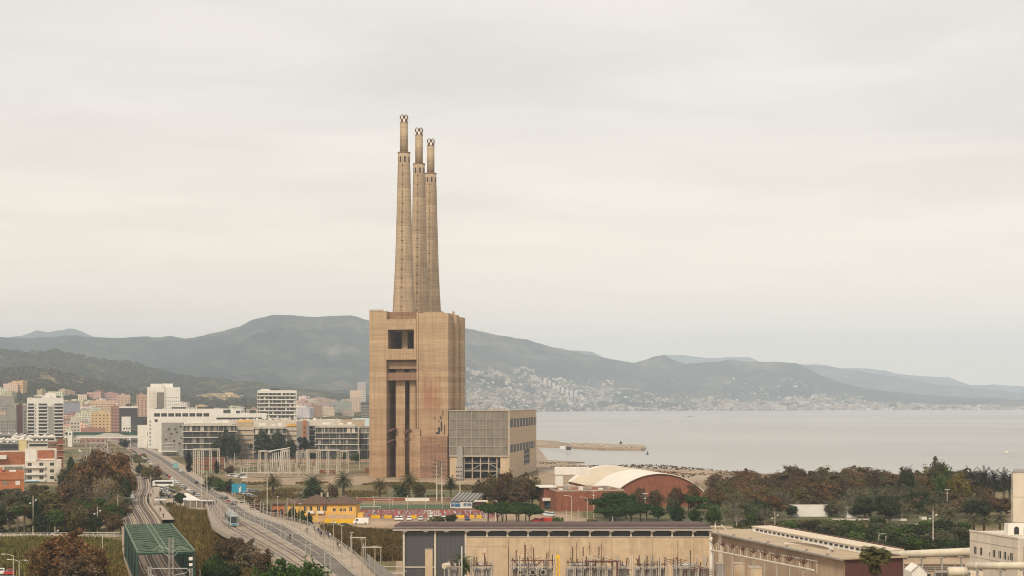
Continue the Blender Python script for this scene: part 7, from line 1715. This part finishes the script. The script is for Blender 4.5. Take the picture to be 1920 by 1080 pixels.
for i, (px, top) in enumerate([(983,1016),(996,1021),(1028,1034),(1081,1017),(1105,1017),(1128,1017),(1271,1013)]):
    Yb = 309; h = GZ(top, Yb); e = empty('lightning_rod', (GX(px, Yb), Yb, 0), 0, 'thin dark lightning rod in front of the beige wall', 'rod', 'lightning rods', 'x'); part(e, 'rod', 'rust', (), [((0,0,0),(0,0,h),.13,.05,6)]); part(e, 'stay', 'rust', (), [((0,0,h-.6),(1.0,0,h-3),.025,None,3),((0,0,h-.6),(-1.0,0,h-3),.025,None,3)])
# oblique busbar rack in front of the wing
ba, bb = Vector((GX(1333, 300), 300, 0)), Vector((GX(1525, 232), 232, 0)); bd = (bb-ba); BLn = bd.length; bang = math.atan2(bd.y, bd.x)
BR = empty('busbar_rack', tuple(ba), bang, 'long pale oblique busbar rack with spidery insulators before the wing wall', 'busbar rack')
zA, zB = GZ(1024, 300), GZ(1068, 232)
part(BR, 'main_tube', 'palesteel', (), [((0,0,zA-.8),(BLn,0,zB-.1),.17,None,8)]); part(BR, 'upper_beam', 'steel', (), [((0,.6,zA+.6),(BLn,.6,zB+1.3),.1,None,5)]); part(BR, 'end_post', 'white', [(-.3,.1,-.3,.3,0,zA+1.9)])
for i in range(30):
    k = i/29; x = BLn*k; z = zA+(zB-zA)*k; part(BR, 'picket', 'palesteel' if i % 2 else 'rust', (), [((x,.6,z-.6),(x,.6,z+.7+.3*k),.07,None,4)])
for i in range(9):
    k = (i+.3)/9; x = BLn*k; z = zA+(zB-zA)*k+.5; o_ = MB()
    for a in (-1.3,-.6,0,.5,1.0): ribbed(o_, (x,0,z), (x+a*1.3,.3*a,z+1.3-abs(a)*.5), .12, 6)
    o_.build('insulator_cluster', M['rust'], BR); part(BR, 'leg', 'steel', (), [((x,0,0),(x,0,z-.6),.09,None,6)])
part(BR, 'picket_fence', 'pipe', [(BLn*.45+i*.8, BLn*.45+i*.8+.25, 1.2, 1.3, 0, 5.2-i*.02) for i in range(40)])
for i, (px, Yb, w_, d_, top) in enumerate([(1352,296,14,3,1058),(1386,290,20,3,1058),(1418,284,22,4,1066)]):
    b = Bld('control_cabinet', ['ribbed grey cabinet at the corner of the wing','plain beige cabinet beside the ribbed grey one','low beige cabinet under the pale busbar tube'][i], 'cabinet', px-w_/2, px+w_/2, top, Yb, d_, wall=('grey','beige','beige')[i]); b.part('lid', [(-b.w/2-.06,b.w/2+.06,-.06,d_+.06,b.h,b.h+.12)], 'concrete')
# pipes and tanks at the right
def pipe(px0, py0, Y0, px1, py1, Y1, rr, label, nsup=3):
    a = Vector((GX(px0,Y0), Y0, GZ(py0,Y0))); b_ = Vector((GX(px1,Y1), Y1, GZ(py1,Y1))); e = empty('pipeline', (a.x, a.y, 0), 0, label, 'pipe', 'big cream pipes')
    a0 = Vector((a.x, a.y, 0)); mb = MB(); mb.tube(a-a0, b_-a0, rr, rr, 20); o = mb.build('pipe_run', M['pipe'], e, smooth=True)
    for i in range(nsup):
        p_ = (a.lerp(b_, (i+.5)/nsup)-a0); part(e, 'support', 'steel', [(p_.x-.15,p_.x+.15,p_.y-.3,p_.y+.3,0,p_.z-rr*.8),(p_.x-.7,p_.x+.7,p_.y-.4,p_.y+.4,p_.z-rr-.25,p_.z-rr-.003)])
        mb = MB(); q = (b_-a).normalized()*.12; mb.tube(p_-q, p_+q, rr*1.06, None, 20); mb.build('flange', M['pipe'], e)
pipe(1640,1042,300,1822,1034,285,.78,'thick cream pipe curving from the wing roof to the plant building',5); pipe(1812,1061,252,1990,1061,240,.62,'cream pipe running below the windows of the plant building',4)
pipe(1778,1072,246,1812,1072,246,.8,'short fat cream vessel with black straps below the plant building',2)
e = empty('gable_shed', (GX(1726,262), 262, 0), 0, 'white gabled metal shed right of the maroon gable', 'shed'); mb = MB(); mb.profile([(-1.6,0),(-1.6,10.2),(-.3,11.4),(1.2,10.0),(1.2,0)], 0, 5); mb.build('shell', M['white'], e); part(e, 'door', 'window', [(1.3,1.8,-.1,.2,0,9.8)]); part(e, 'roof_edge', 'steel', (), [((-1.6,-.1,10.3),(-.3,-.1,11.5),.08,None,4),((-.3,-.1,11.5),(1.3,-.1,10.0),.08,None,4)])
e = empty('pipe_platform', (GX(1785,258), 258, 0), 0, 'grey pipework platform beside the gabled shed', 'platform')
for i in range(4): part(e, 'pipe', 'grey', (), [((-3,i*.4,10.6-i*.3),(3.2,i*.4,10.6-i*.3),.2,None,8)])
for i in range(6): part(e, 'post', 'steel', (), [((-3+i*1.2,0,0),(-3+i*1.2,0,11.5+(i % 2)),.08,None,5)])
for i in range(5): part(e, 'brace', 'steel', (), [((-3+i*1.2,0,8.4),(-1.8+i*1.2,0,10),.06,None,4)])
part(e, 'duct', 'creamroof', [(3.3,5.6,0,2.5,0,10.6)])
RR = empty('pipe_rack', (GX(1730,300), 300, 0), 0, 'rusty horizontal pipe rack below the thick cream pipe', 'pipe rack')
for i in range(4): part(RR, 'pipe', ('rust','steel','grey','palesteel')[i], (), [((-6,i*.6,7.2-i*.5),(11,i*.6-2,7.4-i*.5),.16,None,7)])
for i in range(6): part(RR, 'post', 'steel', (), [((-5+i*3,0,0),(-5+i*3,0,7.2),.12,None,5)])
finish_labels()
hb = MB(); hb.box(-13500, 13500, -120, 19800, -6, 900)
hm, t, b = new_mat('haze air'); t.nodes.remove(b)
pv = t.nodes.new('ShaderNodeVolumePrincipled'); pv.inputs['Color'].default_value = (0.71, 0.825, 0.965, 1); pv.inputs['Density'].default_value = 9.6e-5
pv.inputs['Anisotropy'].default_value = 0.0
t.links.new(pv.outputs[0], t.nodes['Material Output'].inputs['Volume'])
hz_o = hb.build('haze', hm); hz_o['kind'] = 'stuff'
